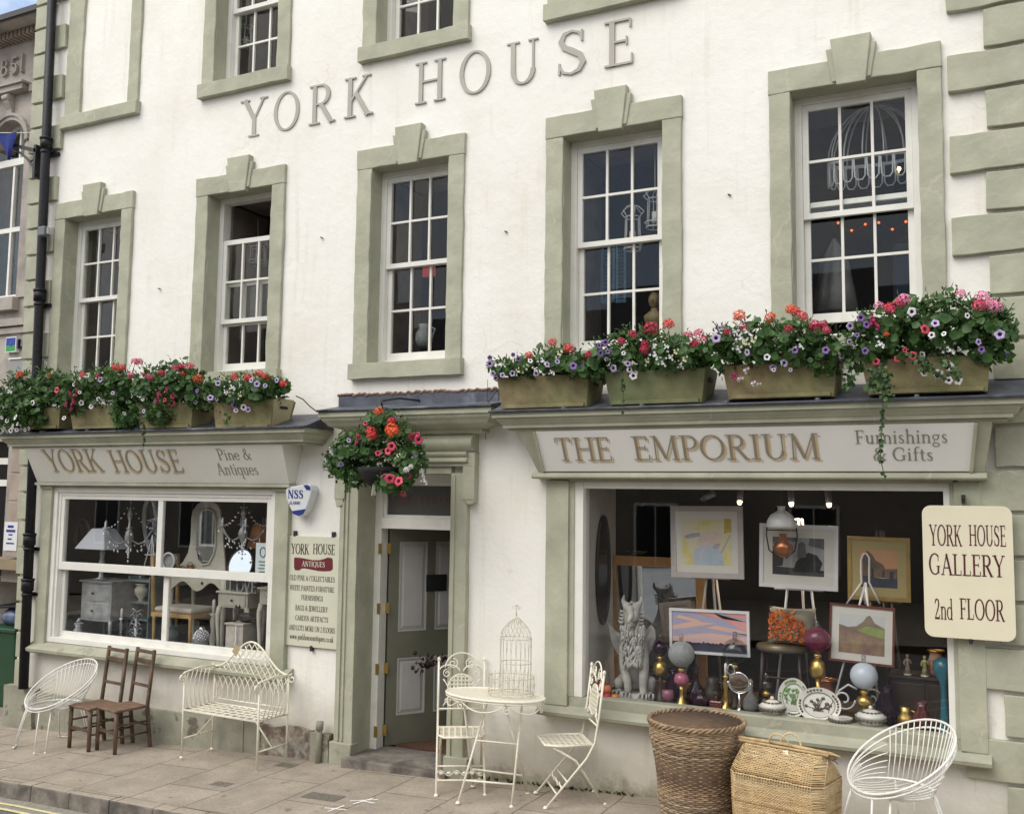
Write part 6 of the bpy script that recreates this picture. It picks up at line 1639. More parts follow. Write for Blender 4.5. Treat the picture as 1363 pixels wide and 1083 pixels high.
def bistro_table():
    x, y = -3.65, -.48
    t = thing('bistro_table', 'oval cream metal bistro table with slatted top and scrolled apron', 'table', (x,y,gz(x)))
    c = M['cream']; rx, ry, h = .425, .235, .795
    V = Vector
    N = 44
    mb = MB(); mb.tube([V((rx*math.cos(2*PI*i/N),ry*math.sin(2*PI*i/N),h)) for i in range(N)], .011, 8, True); mb.tube([V((rx*math.cos(2*PI*i/N),ry*math.sin(2*PI*i/N),h-.02)) for i in range(N)], .006, 6, True); mb.build('top_rim', c, t, world=False)
    mb = MB()
    for i in range(-13,14):
        # slats run on the skew
        u = i*.034; pts = []
        for s_ in range(61):
            yy = -ry+2*ry*s_/60; xx = u+yy*.75
            if (xx/rx)**2+(yy/ry)**2 < .98: pts.append(V((xx,yy,h)))
        if len(pts) > 1: mb.bar(pts[0], pts[-1], .019, .004)
    mb.build('slatted_top', c, t, world=False)
    mb = MB()
    for i in range(6):
        a0 = 2*PI*i/6; pts = []
        for k in range(11):
            a = a0+2*PI/6*k/10; pts.append(V((rx*.97*math.cos(a),ry*.97*math.sin(a),h-.02-.075*math.sin(PI*k/10)**.8)))
        mb.tube(pts, .0055, 6)
        a = a0; e = V((-math.sin(a)*rx,math.cos(a)*ry,0)).normalized()
        mb.tube(scroll((rx*.97*math.cos(a),ry*.97*math.sin(a),h-.07),.032,PI/2,1.2,(e,V((0,0,1))),16), .0055, 6)
    mb.build('apron', c, t, world=False)
    feet = [V((-.17,-.27,0)),V((.24,-.16,0)),V((.20,.22,0)),V((-.28,.18,0))]
    tops = [V((-.10,.10,h-.02)),V((.20,.10,h-.02)),V((.15,-.12,h-.02)),V((-.22,-.12,h-.02))]
    for f, tp in zip(feet, tops):
        mb = MB(); mb.tube([f,tp], .0095, 8); mb.lathe([(.02,0),(.02,.008),(.01,.02)], f, 10); mb.build('leg', c, t, world=False)
    at_h = lambda i, z: feet[i]+(tops[i]-feet[i])*(z/(h-.02))
    for i, j, z in ((0,1,.16),(2,3,.16),(0,1,.44)):
        mb = MB(); mb.tube([at_h(i,z),at_h(j,z)], .008, 6); mb.build('stretcher', c, t, world=False)
bistro_table()

def bistro_chair():
    t = thing('bistro_chair', 'cream metal folding bistro chair in front of the doorcase, left of the oval table', 'chair', (-4.03,-.34,gz(-4.03)), R(30), 'cream metal bistro chairs')
    c = M['cream']; w = .195; V = Vector
    sh = .455
    up = lambda s_: [V((s_*w,.235,.985)),V((s_*w,.20,.70)),V((s_*w,.165,sh+.02)),V((s_*w,.10,.36)),V((s_*w,-.22,0))]
    for s_ in (-1,1):
        mb = MB(); mb.tube(up(s_), .0095, 8); mb.ball((s_*w,.237,1.0),(.014,.014,.022),10); mb.lathe([(.019,0),(.019,.008),(.01,.02)], (s_*w,-.22,0), 10); mb.build('upright', c, t, world=False)
        mb = MB(); mb.tube([V((s_*(w-.03),-.16,sh-.01)),V((s_*(w-.025),.02,.34)),V((s_*(w-.02),.25,0))], .0095, 8); mb.lathe([(.019,0),(.019,.008),(.01,.02)], (s_*(w-.02),.25,0), 10); mb.build('leg', c, t, world=False)
    mb = MB(); pts = [V((-w+.01,.15,sh)),V((-w+.005,-.12,sh)),V((-w+.05,-.215,sh)),V((w-.05,-.215,sh)),V((w-.005,-.12,sh)),V((w-.01,.15,sh))]
    mb.tube(pts, .010, 8, True); mb.build('seat_frame', c, t, world=False)
    mb = MB()
    for i in range(8):
        yy = -.18+.31*i/7; mb.bar(V((-w+.02,yy,sh+.001)),V((w-.02,yy,sh+.001)),.018,.003)
    for i in range(7):
        x = -w+.05+(2*w-.1)*i/6; mb.bar(V((x,-.205,sh+.0055)),V((x,.145,sh+.0055)),.016,.003)
    mb.build('seat_lattice', c, t, world=False)
    by = lambda z: .165+(.235-.165)*(z-sh)/(.985-sh)
    Y = lambda x, z: V((x,by(z),z))
    mb = MB(); mb.tube([Y(-w,.60),Y(w,.60)], .0075, 6); mb.build('back_rail', c, t, world=False)
    U, Wv = V((1,0,0)), V((0,.13,.99)).normalized()
    mb = MB()
    mb.tube([Y(-w,.90)]+[Y(-.105+.105*math.cos(PI-PI*i/10*1.0)*.85,.90+.055*math.sin(PI*i/10)) for i in range(11)], .0065, 6)
    mb.tube([Y(w,.90)]+[Y(.105-.105*math.cos(PI-PI*i/10)*.85,.90+.055*math.sin(PI*i/10)) for i in range(11)], .0065, 6)
    mb.tube([Y(.14*math.cos(PI*i/14),.93+.125*math.sin(PI*i/14)) for i in range(15)], .0065, 6)
    for s_ in (-1,1):
        mb.tube(scroll(Y(s_*.075,.965),.045,PI/2,s_*1.3,(U,Wv),20), .005, 6)
        mb.tube(scroll(Y(s_*.125,.885),.035,PI/2,-s_*1.3,(U,Wv),18), .005, 6)
        mb.tube([Y(s_*(.155-.05*math.sin(PI*i/10)),.62+.22*i/10) for i in range(11)], .0055, 6)
        mb.tube(scroll(Y(s_*.12,.67),.032,PI/2,s_*1.2,(U,Wv),16), .005, 6)
    mb.build('back_scroll', c, t, world=False)
    mb = MB(); rc, rz_ = .115, .765
    mb.tube([Y(rc*math.cos(2*PI*i/28),rz_+rc*math.sin(2*PI*i/28)) for i in range(28)], .007, 6, True)
    for i in range(-3,4):
        q = i*.032; hh = math.sqrt(rc*rc-q*q)
        mb.bar(Y(q,rz_-hh),Y(q,rz_+hh),.013,.003,up=(0,1,0)); 
        a, b = Y(-hh,rz_+q), Y(hh,rz_+q); mb.bar(a-V((0,.004,0)),b-V((0,.004,0)),.003,.013,up=(0,0,1))
    mb.build('lattice_roundel', c, t, world=False)
    fl = lambda s_, z: V((s_*w,-.22+.32*z/.36,z))
    for z in (.10,.19):
        mb = MB(); mb.tube([fl(-1,z),fl(1,z)], .007, 6); mb.build('stretcher', c, t, world=False)
    mb = MB()
    pts = [fl(-1,.145)+(fl(1,.145)-fl(-1,.145))*(i/24)+V((0,0,.022*math.sin(i*PI/4))) for i in range(25)]; mb.tube(pts,.004,5)
    for i in range(6):
        p = fl(-1,.145)+(fl(1,.145)-fl(-1,.145))*((i+.6)/6.2); mb.ball(p,(.021,.005,.014),8)
    mb.build('leaf_panel', c, t, world=False)
    return t
bc = bistro_chair()
dup(bc, (-3.08,-.31,gz(-3.08)), R(-54), 'cream metal folding bistro chair seen side on under the big shop window')

def bird_cage():
    base = at3(683,919,-.45)
    x, y = base.x-.02, -.45; z0 = gz(-3.65)+.812
    t = thing('bird_cage', 'pale wire bird cage with domed top standing on the bistro table', 'bird cage', (x,y,z0))
    m = M['rust']; V = Vector; N = 40
    def ringp(r, z, e=1.0, dx=0): return [V((dx+r*math.cos(2*PI*i/N),r*e*math.sin(2*PI*i/N),z)) for i in range(N)]
    mb = MB(); mb.tube(ringp(.192,.006,.75), .004, 6, True); mb.tube(ringp(.192,.135,.75), .0032, 6, True)
    mb.build('gallery_ring', m, t, world=False)
    mb = MB()
    for i in range(28):
        a = 2*PI*i/28; p = V((.192*math.cos(a),.145*math.sin(a),.006)); mb.tube([p,p+V((0,0,.155))], .0024, 4)
    for i in range(10):
        a = 2*PI*i/10+.2; p = V((.194*math.cos(a),.147*math.sin(a),.07)); e = V((-math.sin(a),math.cos(a)*.75,0)).normalized(); mb.tube(scroll(p,.03,0,1.3,(e,V((0,0,1))),14), .0022, 4)
    mb.build('gallery_wires', m, t, world=False)
    R_ = .127; dx = .04
    for z in (.02,.25,.44):
        mb = MB(); mb.tube(ringp(R_,z,.9,dx), .0035, 6, True); mb.build('cage_ring', m, t, world=False)
    for i in range(20):
        a = 2*PI*i/20; pts = []
        for k in range(16):
            q = k/15
            if q < .66: r = R_; z = .02+q/.66*.42; aa = a+q*.25
            else:
                f = (q-.66)/.34; r = R_*(1-f)**.75*(1+.25*math.sin(PI*f))*(1 if f < .98 else .3); z = .44+.175*f; aa = a+q*.25+f*.7
            pts.append(V((dx+r*math.cos(aa),r*.9*math.sin(aa),z)))
        mb = MB(); mb.tube(pts, .0022, 4); mb.build('cage_wire', m, t, world=False)
    mb = MB(); mb.tube([V((dx,0,.61)),V((dx,0,.69))], .004, 6); mb.tube(scroll((dx-.02,0,.68),.02,0,1.2,(V((1,0,0)),V((0,0,1))),12), .003, 5); mb.tube(scroll((dx+.02,0,.68),.02,PI,-1.2,(V((1,0,0)),V((0,0,1))),12), .003, 5); mb.ball((dx,0,.70),.008,8)
    mb.build('finial', m, t, world=False)
bird_cage()

# ---------------------------------------------------------------- woven baskets, strand by strand
def weave(mb, loop, rows, stakes, amp, rad, m_of, flat=1.0):
    """loop(u, f): u round the basket 0..1, f up it 0..1 -> (point, outward)"""
    n = stakes*2
    rr = random.Random(rows)
    for k in range(rows):
        f = (k+.5)/rows; pts = []
        for i in range(n):
            u = i/n; p, o = loop(u, f+rr.gauss(0,.0012)); s_ = 1 if (i//1+k) % 2 else -1
            pts.append(p+o*(amp*s_)+Vector((0,0,rr.gauss(0,.0012))))
        mb.tube(pts, rad*rr.uniform(.85,1.15), 5, True, m_of(k, rr))
def tall_basket():
    x, y = -2.02, -.42
    t = thing('wicker_basket', 'tall tapering brown wicker basket, open topped, against the wall under the big window', 'basket', (x,y,gz(x)))
    H = .69
    def loop(u, f):
        a = 2*PI*u; r = .245+.095*f+.006*math.sin(f*9)
        o = Vector((math.cos(a),math.sin(a),0)); return o*r+Vector((0,0,.01+H*f)), o
    mb = MB(); weave(mb, loop, 48, 26, .0028, .0078, lambda k, r: r.choice((0,0,1,2))); mb.build('weave', [M['willow'],M['willow3'],M['willow4']], t, world=False)
    mb = MB()
    for i in range(52):
        p = [loop(i/52, f)[0] for f in (0,.25,.5,.75,1.0)]; mb.tube(p, .0052, 5)
    mb.build('stakes', M['willow2'], t, world=False)
    mb = MB()
    for ph in range(3):
        pts = []
        for i in range(120):
            a = 2*PI*i/120; r = .343+.009*math.cos(a*16+ph*2.09); pts.append(Vector((r*math.cos(a),r*math.sin(a),H+.012+.013*math.sin(a*16+ph*2.09))))
        mb.tube(pts, .010, 6, True)
    mb.build('plaited_rim', M['willow'], t, world=False)
    mb = MB()
    for ph in range(2):
        pts = []
        for i in range(110):
            a = 2*PI*i/110; r = .330+.009*math.cos(a*15+ph*PI); pts.append(Vector((r*math.cos(a),r*math.sin(a),.585+.008*math.sin(a*15+ph*PI))))
        mb.tube(pts, .007, 5, True)
    mb.build('waling_band', M['willow'], t, world=False)
    mb = MB(); mb.lathe([(.248,.02),(.343,.70)], (0,0,0), 40); mb.build('lining', M['willow2'], t, world=False)
    mb = MB(); mb.lathe([(.0,.012),(.24,.012)], (0,0,0), 24); mb.build('base', M['willow2'], t, world=False)
tall_basket()
def hamper():
    x, y = -1.345, -.62
    t = thing('wicker_hamper', 'golden cane hamper with a gabled lid and ring handles between basket and hoop chair', 'hamper', (x,y,gz(x)), R(-13))
    H = .60
    def sect(f):
        if f < .70: return .178+.022*math.sin(f/.70*PI*.55), .318+.012*math.sin(f/.7*PI*.6), f/.70*.42
        g = max(0.0, min(.999, (f-.70)/.30))
        return .20*(1-g)**.8+.012, .330*(1-.10*g), .42+.175*g**.85
    def loop(u, f):
        hd, hl, z = sect(min(1,max(0,f)))
        rc = min(.055, hd*.9, hl*.9)
        # walk a rounded rectangle; the shares of its sides stay fixed so that the stakes run straight up
        A, B_, C = .54/1.62, .26/1.62, .01/1.62*1.0
        C = (1-2*A-2*B_)/4
        seg = [('e',B_),('c',C),('n',A),('c',C),('w',B_),('c',C),('s',A),('c',C)]
        w = u % 1.0; k = 0
        while k < 7 and w > seg[k][1]: w -= seg[k][1]; k += 1
        q = max(0.0, min(1.0, w/seg[k][1])); a_, b_ = hl-rc, hd-rc
        if k == 0: p, o = Vector((hl,-b_+2*b_*q,0)), Vector((1,0,0))
        elif k == 2: p, o = Vector((a_-2*a_*q,hd,0)), Vector((0,1,0))
        elif k == 4: p, o = Vector((-hl,b_-2*b_*q,0)), Vector((-1,0,0))
        elif k == 6: p, o = Vector((-a_+2*a_*q,-hd,0)), Vector((0,-1,0))
        else:
            an = (k-1)/2*PI/2+q*PI/2; sx, sy = ((1,1),(-1,1),(-1,-1),(1,-1))[(k-1)//2]
            o = Vector((math.cos(an),math.sin(an),0)); p = Vector((sx*a_,sy*b_,0))+o*rc
        return p+Vector((0,0,.012+z)), o
    def loop2(u, f): return loop(u, f)
    mb = MB(); weave(mb, loop2, 66, 88, .0024, .0052, lambda k, r: r.choice((0,0,0,2)) if (k % 21) != 5 else 1); mb.build('weave', [M['cane'], M['canedark'], M['cane2']], t, world=False)
    mb = MB()
    for i in range(88):
        mb.tube([loop2(i*2/176, f)[0] for f in (0,.3,.6,.70,.8,.9,1.0)], .0036, 4)
    mb.build('stakes', M['cane2'], t, world=False)
    mb = MB(); mb.tube([Vector((-.345,0,.622)),Vector((0,.0,.630)),Vector((.33,0,.620))], .013, 8); mb.tube([Vector((-.33,-.024,.612)),Vector((.31,-.024,.612))], .009, 8); mb.tube([Vector((.33,0,.620)),Vector((.385,0,.612))],.009,6,r2=.004); mb.build('ridge_rod', M['cane'], t, world=False)
    for dx, yo, tl in ((-.03,-.02,-.35),(.03,.015,.25)):
        mb = MB(); mb.tube([Vector((dx+.075*math.cos(PI*i/14), yo+tl*.085*math.sin(PI*i/14), .618+.085*math.sin(PI*i/14))) for i in range(15)], .0065, 7); mb.build('handle', M['cane2'], t, world=False)
    g = MB(); g.bar(Vector((.02,-.045,.60)),Vector((.035,-.075,.555)),.04,.002,up=(0,1,0)); g.build('price_tag', M['cream'], t, world=False)
    mb = MB(); rr = random.Random(2)
    for i in range(24):
        q = Vector((rr.uniform(.24,.33), rr.gauss(-.01,.012), .605)); mb.tube([q,q+Vector((rr.uniform(.02,.06),rr.gauss(0,.02),rr.gauss(-.01,.012)))], .003, 4)
    mb.build('frayed_binding', M['willow2'], t, world=False)
hamper()
# ---------------------------------------------------------------- stock shown inside the windows
PZ = 0.736
M['silver'] = mat('silvered_wood', (0.33,0.34,0.35), 0.45, 0.3, var=.25, vs=12)
M['chrome'] = mat('chrome', (0.75,0.75,0.77), 0.08, 1.0)
M['mirror'] = mat('mirror_glass', (0.66,0.70,0.73), 0.02, 1.0)
M['ivory'] = mat('ivory_paint', (0.55,0.53,0.45), 0.5, var=.1, vs=8)
M['giltwood'] = mat('gilt_wood', (0.36,0.22,0.08), 0.5, var=.25, vs=12)
M['cloth'] = mat('pale_upholstery', (0.45,0.42,0.36), 0.9, var=.1, vs=30)
M['shade'] = mat('lilac_grey_shade', (0.46,0.47,0.52), 0.8, var=.05)
M['crystal'] = mat('crystal_drop', (0.80,0.82,0.85), 0.05, 0.35, spec=1.0)
M['bronze'] = mat('dark_bronze', (0.05,0.042,0.035), 0.5, .3)
M['palewood'] = mat('limed_box', (0.42,0.39,0.34), .7, var=.15, vs=10)
M['copper'] = mat('copper', (0.42,0.17,0.09), .3, .8)
M['walnut'] = mat('walnut_dark', (0.035,0.02,0.014), 0.5, var=.3, vs=8)
M['oakframe'] = mat('honey_oak', (0.30,0.15,0.05), 0.5, var=.2, vs=7)
M['slate_paint'] = mat('blue_green_paint', (0.16,0.22,0.22), .7, var=.15)
M['plaster'] = mat('grey_cast_stone', (0.38,0.37,0.35), 0.9, var=.3, vs=10, bump=.5, bs=25)
M['china'] = mat('white_china', (0.72,0.70,0.65), .2, spec=.6)
M['transfer'] = mat('brown_transfer_print', (0.10,0.085,0.07), .3)
M['milk'] = mat('opal_glass', (0.50,0.56,0.64), .25)
def tinted(name, c, see, rough=.12):
    m = mat(name, c, rough, spec=.7, var=.15, vs=30)
    t = m.node_tree; b = t.nodes['Principled BSDF']; o = [n for n in t.nodes if n.type == 'OUTPUT_MATERIAL'][0]
    tr = t.nodes.new('ShaderNodeBsdfTransparent'); tr.inputs['Color'].default_value = (min(1,c[0]*1.5+.1), min(1,c[1]*1.5+.1), min(1,c[2]*1.5+.1), 1)
    x = t.nodes.new('ShaderNodeMixShader'); lw = t.nodes.new('ShaderNodeLayerWeight'); lw.inputs['Blend'].default_value = .35
    mr = t.nodes.new('ShaderNodeMapRange'); mr.inputs['To Min'].default_value = see; mr.inputs['To Max'].default_value = 0.0
    t.links.new(lw.outputs['Facing'], mr.inputs['Value']); t.links.new(mr.outputs['Result'], x.inputs[0])
    t.links.new(b.outputs[0], x.inputs[1]); t.links.new(tr.outputs[0], x.inputs[2]); t.links.new(x.outputs[0], o.inputs['Surface'])
    return m
M['frost'] = tinted('frosted_glass', (0.36,0.37,0.37), .35, .5)
M['cranberry'] = tinted('cranberry_glass', (0.21,0.03,0.085), .45)
M['pinkglass'] = tinted('pink_glass', (0.46,0.13,0.22), .3)
M['clear'] = glassmat('clear_glass', (0.72,0.74,0.74), 1.6)
M['smoke'] = tinted('dark_purple_glass', (0.035,0.012,0.035), .5)
M['redglass'] = mat('dark_red_glass', (0.10,0.012,0.02), .1, spec=.9)
M['paper'] = mat('notice_paper', (0.60,0.66,0.68), .8)
M['mount'] = mat('cream_mount', (0.62,0.60,0.55), .85)
M['lavframe'] = mat('limed_frame', (0.45,0.40,0.39), .6, var=.08, vs=10)
M['whitefr'] = mat('white_frame', (0.66,0.66,0.68), .5)
M['goldfr'] = mat('gold_frame', (0.40,0.27,0.09), .45, .4, var=.15, vs=12)
M['redfr'] = mat('mahogany_frame', (0.13,0.035,0.025), .45, var=.15)
M['greyfr'] = mat('brown_grey_frame', (0.16,0.125,0.10), .6, var=.2, vs=12)

def px_thing(name, label, cat, px, y, group=None, z=None):
    x = at(px, 880, y)[0]
    return thing(name, label, cat, (x, y, PZ if z is None else z), 0, group)
def crystal_drop(mb, c, s):
    mb.lathe([(.001,-s*1.6),(s*.55,-s*.7),(s*.5,-s*.3),(.001,0)], c, 6, 0)
def chandelier(label, px, pytop, pybot, y, w, seed):
    top = at3(px, pytop, y); bot = at3(px, pybot, y); h = top.z-bot.z
    t = thing('chandelier', label, 'chandelier', bot)
    mb = MB(); mb.lathe([(.004,h),(.004,h*.8),(.02,h*.74),(.03,h*.68),(.012,h*.6),(.014,h*.5),(.04,h*.44),(.05,h*.38),(.03,h*.3),(.015,h*.25)], bot, 12); mb.build('stem', M['silver'], t)
    rr = random.Random(seed)
    for k in range(6):
        a = 2*PI*k/6+.3; e = Vector((math.cos(a),math.sin(a),0))
        mb = MB(); pts = [bot+Vector((0,0,h*.4))+e*(w*q)+Vector((0,0,-h*.13*math.sin(PI*q)+h*.10*q*q)) for q in (0,.2,.4,.6,.8,1)]
        mb.tube(pts, .007, 6); p = pts[-1]; mb.lathe([(.001,0),(.03,.005),(.034,.014),(.012,.016),(.011,.07),(.004,.09)], p, 8); mb.build('arm', M['silver'], t)
        d = MB()
        for j in range(7):
            q = pts[2+j % 4]; crystal_drop(d, q+Vector((rr.gauss(0,.018),rr.gauss(0,.018),-.012-.028*(j//2))), rr.uniform(.013,.021))
        for j in range(9):
            f = j/8; q = pts[-1]*(1-f)+(bot+Vector((0,0,h*.86)))*f+Vector((0,0,-.07*math.sin(PI*f))); d.ball(q,.0085,6)
        d.build('crystal', M['crystal'], t)
    d = MB()
    for j in range(5): d.ball(bot+Vector((0,0,h*.25-.028*j)), .017-.001*j, 8)
    crystal_drop(d, bot+Vector((0,0,h*.25-.14)), .022); d.build('crystal', M['crystal'], t)
def oval(name, label, cat, cx, cy, rx, ry, y, frame, tilt=0.0, turn=0.0, fw=.03):
    """oval looking glass: frame ring and a real mirror plate, tilted/turned on its own centre"""
    c = at3(cx, cy, y); s_ = mpp(cx, cy, y); a, b = rx*s_*1.12, ry*s_
    t = thing(name, label, cat, c)
    rot = Matrix.Rotation(turn, 3, 'Z') @ Matrix.Rotation(tilt, 3, 'X')
    N = 40
    mb = MB(); mb.tube([c+rot @ Vector((a*math.cos(2*PI*i/N),0,b*math.sin(2*PI*i/N))) for i in range(N)], fw*.5, 8, True); mb.build('frame', frame, t)
    mb = MB(); mb.prism([(a*math.cos(2*PI*i/N)*.99, b*math.sin(2*PI*i/N)*.99) for i in range(N)], -.003, .006); mb.map(lambda v: c+rot @ v); mb.build('mirror_plate', M['mirror'], t)
    return t
def cabriole(mb, p, h, r, dx, dy):
    p = Vector(p); mb.tube([p+Vector((dx*k[0],dy*k[0],h*k[1])) for k in ((.0,1),(.35,.85),(.3,.65),(.05,.3),(.05,.1),(.45,0))], r, 8, r2=r*.5)

def left_window():
    # silver chest
    y = .20
    x0, x1 = at(108,800,y)[0], at(148,800,y)[0]; zt = at(125,772,y)[1]
    t = thing('bedside_chest', 'silvered serpentine chest on short curved legs at the left of the small paned window', 'chest', ((x0+x1)/2,y+.2,PZ), group=None)
    zb = PZ+.24
    mb = MB(); prof = [(x0+(x1-x0)*i/10, y-.035*math.sin(PI*i/10)) for i in range(11)]+[(x1+.03,y+.36),(x0-.03,y+.36)]; mb.prism(prof, zb, zt-.02, axis='z'); body = mb.build('carcase', M['silver'], t, bevel=.006)
    mb = MB(); prof = [(x0-.025+(x1-x0+.05)*i/10, y-.02-.04*math.sin(PI*i/10)) for i in range(11)]+[(x1+.05,y+.38),(x0-.05,y+.38)]; mb.prism(prof, zt-.02, zt, axis='z'); mb.build('top', M['silver'], t, bevel=.005)
    for k in range(2):
        z = zb+.02+(zt-zb-.06)*k/2; mb = MB(); prof = [(x0+.02+(x1-x0-.04)*i/10, y-.005-.037*math.sin(PI*i/10)) for i in range(11)]+[(x1-.02,y+.02),(x0+.02,y+.02)]; mb.prism(prof, z+.01, z+(zt-zb-.06)/2-.01, axis='z'); d = mb.build('drawer', M['silver'], t, bevel=.004)
        mb = MB(); mb.ball(((x0+x1)/2,y-.055,z+(zt-zb-.06)/4),.014,8); mb.build('knob', M['bronze'], d)
    for (x, yy, sx) in ((x0,y,-1),(x1,y,1),(x0,y+.34,-1),(x1,y+.34,1)):
        mb = MB(); cabriole(mb, (x,yy,PZ), .25, .022, .05*sx, -.04 if yy == y else .04); mb.build('leg', M['silver'], t)
    # lamp
    y = .28; xc = at(136,740,y)[0]; zt2 = at(136,703,y)[1]; zs = at(136,730,y)[1]
    l = thing('table_lamp', 'table lamp with flared lilac grey shade standing on the silvered chest', 'lamp', (xc,y,zt))
    w0, w1 = .10, .235
    mb = MB(); mb.hexa([(xc-w1,y-w1*.8,zs),(xc+w1,y-w1*.8,zs),(xc+w1,y+w1*.8,zs),(xc-w1,y+w1*.8,zs),(xc-w0,y-w0*.8,zt2),(xc+w0,y-w0*.8,zt2),(xc+w0,y+w0*.8,zt2),(xc-w0,y+w0*.8,zt2)])
    mb.v = [((p[0]-xc)*(1.0 if p[2] > zs+.01 else 1.0)+xc, p[1], p[2]) for p in mb.v]; mb.build('lamp_shade', M['shade'], l, bevel=.01)
    mb = MB(); h = zs-zt; mb.lathe([(.07,0),(.075,.015),(.03,.03),(.02,h*.3),(.038,h*.5),(.022,h*.7),(.03,h*.9),(.012,h)], (xc,y,zt), 14); mb.build('base', M['silver'], l)
    oval('oval_mirror', 'dark framed oval mirror hanging behind the lilac grey lamp', 'mirror', 110, 712, 12, 20, .34, M['bronze'], fw=.05)
    chandelier('large crystal chandelier hanging in the left half of the small paned window', 170, 655, 752, .30, .28, 1)
    chandelier('smaller crystal chandelier hanging before the ivory dressing mirror at right', 322, 655, 745, .30, .25, 2)
    oval('oval_mirror', 'large tilted oval mirror behind the left chandelier, beside the middle glazing bar', 'mirror', 204, 700, 17, 38, .55, M['silver'], tilt=R(8), turn=R(-8), fw=.05)
    # little wire easel
    y = .35; e = thing('table_easel', 'small white wire easel by the middle glazing bar of the left window', 'easel', at3(199,752,y))
    mb = MB(); T = at3(203,712,y); 
    for (a, b, yy) in ((191,757,y-.05),(206,757,y-.03),(200,757,y+.12)): mb.tube([T, at3(a,b,yy)], .006, 6)
    mb.build('leg', M['whitefr'], e); mb = MB(); mb.tube([at3(193,738,y-.05),at3(207,738,y-.05)], .006, 6); mb.build('rail', M['whitefr'], e)
    # shelf of blue green paint
    y = .45; a, b = at3(174,772,y), at3(192,812,y)
    s = thing('painted_shelf', 'narrow blue green painted shelf unit behind the grey candle tree', 'shelf', (a.x,y,PZ))
    for z in (PZ+.01, PZ+.25, (PZ+a.z)/2+.1, a.z):
        mb = MB(); mb.box(a.x-.02,b.x+.05,y,y+.22,z-.012,z+.012); mb.build('shelf_board', M['slate_paint'], s)
    for x in (a.x-.035,b.x+.051): mb = MB(); mb.box(x,x+.015,y,y+.22,PZ,a.z+.05); mb.build('side', M['slate_paint'], s)
    # heart
    y = .33; c = at3(226,746,y); h = thing('heart_ornament', 'pale heart shaped ornament standing beside the ivory dressing mirror', 'ornament', c)
    pts = []
    for i in range(32):
        a = 2*PI*i/32; pts.append((c.x+.0062*16*math.sin(a)**3, c.z+.0062*(13*math.cos(a)-5*math.cos(2*a)-2*math.cos(3*a)-math.cos(4*a))))
    mb = MB(); mb.prism(pts[::-1], y-.015, y+.015); mb.build('heart', M['silver'], h, bevel=.006)
    mb = MB(); mb.tube([(c.x+.085*math.cos(2*PI*i/24)+.01,y-.03,c.z+.085*math.sin(2*PI*i/24)) for i in range(24)], .010, 6, True); mb.build('ring', M['whitefr'], h)
    # dressing mirror on dressing table
    y = .42
    xa, xb = at(224,790,y)[0], at(300,790,y)[0]; zt = at(262,764,y)[1]
    t = thing('dressing_table', 'ivory dressing table on curved legs in the middle of the left window', 'table', ((xa+xb)/2,y+.2,PZ))
    mb = MB(); mb.box(xa-.02,xb+.02,y-.02,y+.42,zt-.025,zt); mb.build('top', M['ivory'], t, bevel=.006)
    n = 16; low = [(xa+(xb-xa)*i/n, zt-.13-.05*math.cos(4*PI*i/n)) for i in range(n+1)]; mb = MB(); mb.prism(low+[(xb,zt-.026),(xa,zt-.026)], y, y+.02); mb.box(xa,xa+.02,y+.021,y+.4,zt-.15,zt-.026); mb.box(xb-.02,xb,y+.021,y+.4,zt-.15,zt-.026); mb.build('apron', M['ivory'], t)
    for (x, yy, sx) in ((xa+.03,y+.03,-1),(xb-.05,y+.03,1),(xa+.03,y+.38,-1),(xb-.05,y+.38,1)):
        mb = MB(); cabriole(mb, (x,yy,PZ), zt-PZ-.03, .035, .05*sx, -.03); mb.build('leg', M['ivory'], t)
    mb = MB(); mb.ball(((xa*.4+xb*.6),y-.01,zt-.09),.015,8); mb.build('knob', M['bronze'], t)
    y = .52; m = thing('dressing_mirror', 'ivory arched dressing mirror with sweeping scrolled sides on the dressing table', 'mirror', (at(272,760,y)[0],y,zt))
    out = [(222,763),(232,757),(243,748),(250,735),(253,720),(254,700),(254,690),(256,680),(262,671),(268,667),(274,663),(281,667),(288,670),(293,678),(294,690),(296,705),(297,725),(299,745),(300,763)]
    inn = [(262,745),(259,730),(260,712),(262,695),(264,684),(268,679),(276,677),(283,680),(286,690),(286,710),(286,725),(283,738),(277,750),(268,752)]
    po = [at(a,b,y) for a, b in out]; pi_ = [at(a,b,y-.022) for a, b in inn]
    mb = MB(); mb.prism(po, y, y+.025); mb.build('frame', M['ivory'], m, bevel=.006)
    mb = MB(); mb.prism(pi_, y-.012, y-.001); mb.build('mirror_plate', M['mirror'], m)
    mb = MB(); mb.tube([(a,y-.01,b) for a, b in pi_], .012, 6, True); mb.build('moulding', M['ivory'], m)
    for (px, py, r) in ((238,750,.035),(254,752,.045),(247,753,.03)):
        c = at3(px,py,.5); p = thing('copper_pot', {238:'leftmost of three small copper pots on the dressing table',254:'largest, rightmost copper pot on the dressing table',247:'smallest copper pot, between the two others on the dressing table'}[px], 'pot', (c.x,.46 if px == 247 else .49,zt), group=None)
        mb = MB(); mb.lathe([(r*.6,0),(r,r*.5),(r*1.05,r*1.2),(r*.7,r*1.8),(r*.85,r*2.0)], p.location, 14); mb.build('body', M['copper'], p)
        mb = MB(); q = p.location; mb.tube([q+Vector((r*.8*math.cos(PI*i/8),0,r*1.9+r*.7*math.sin(PI*i/8))) for i in range(9)], .004, 5); mb.build('handle', M['bronze'], p)
    # gilt chair
    y = .20; c = thing('gilt_chair', 'gilt framed chair with pale padded seat behind the middle glazing bar', 'chair', (at(232,860,y)[0],y,PZ))
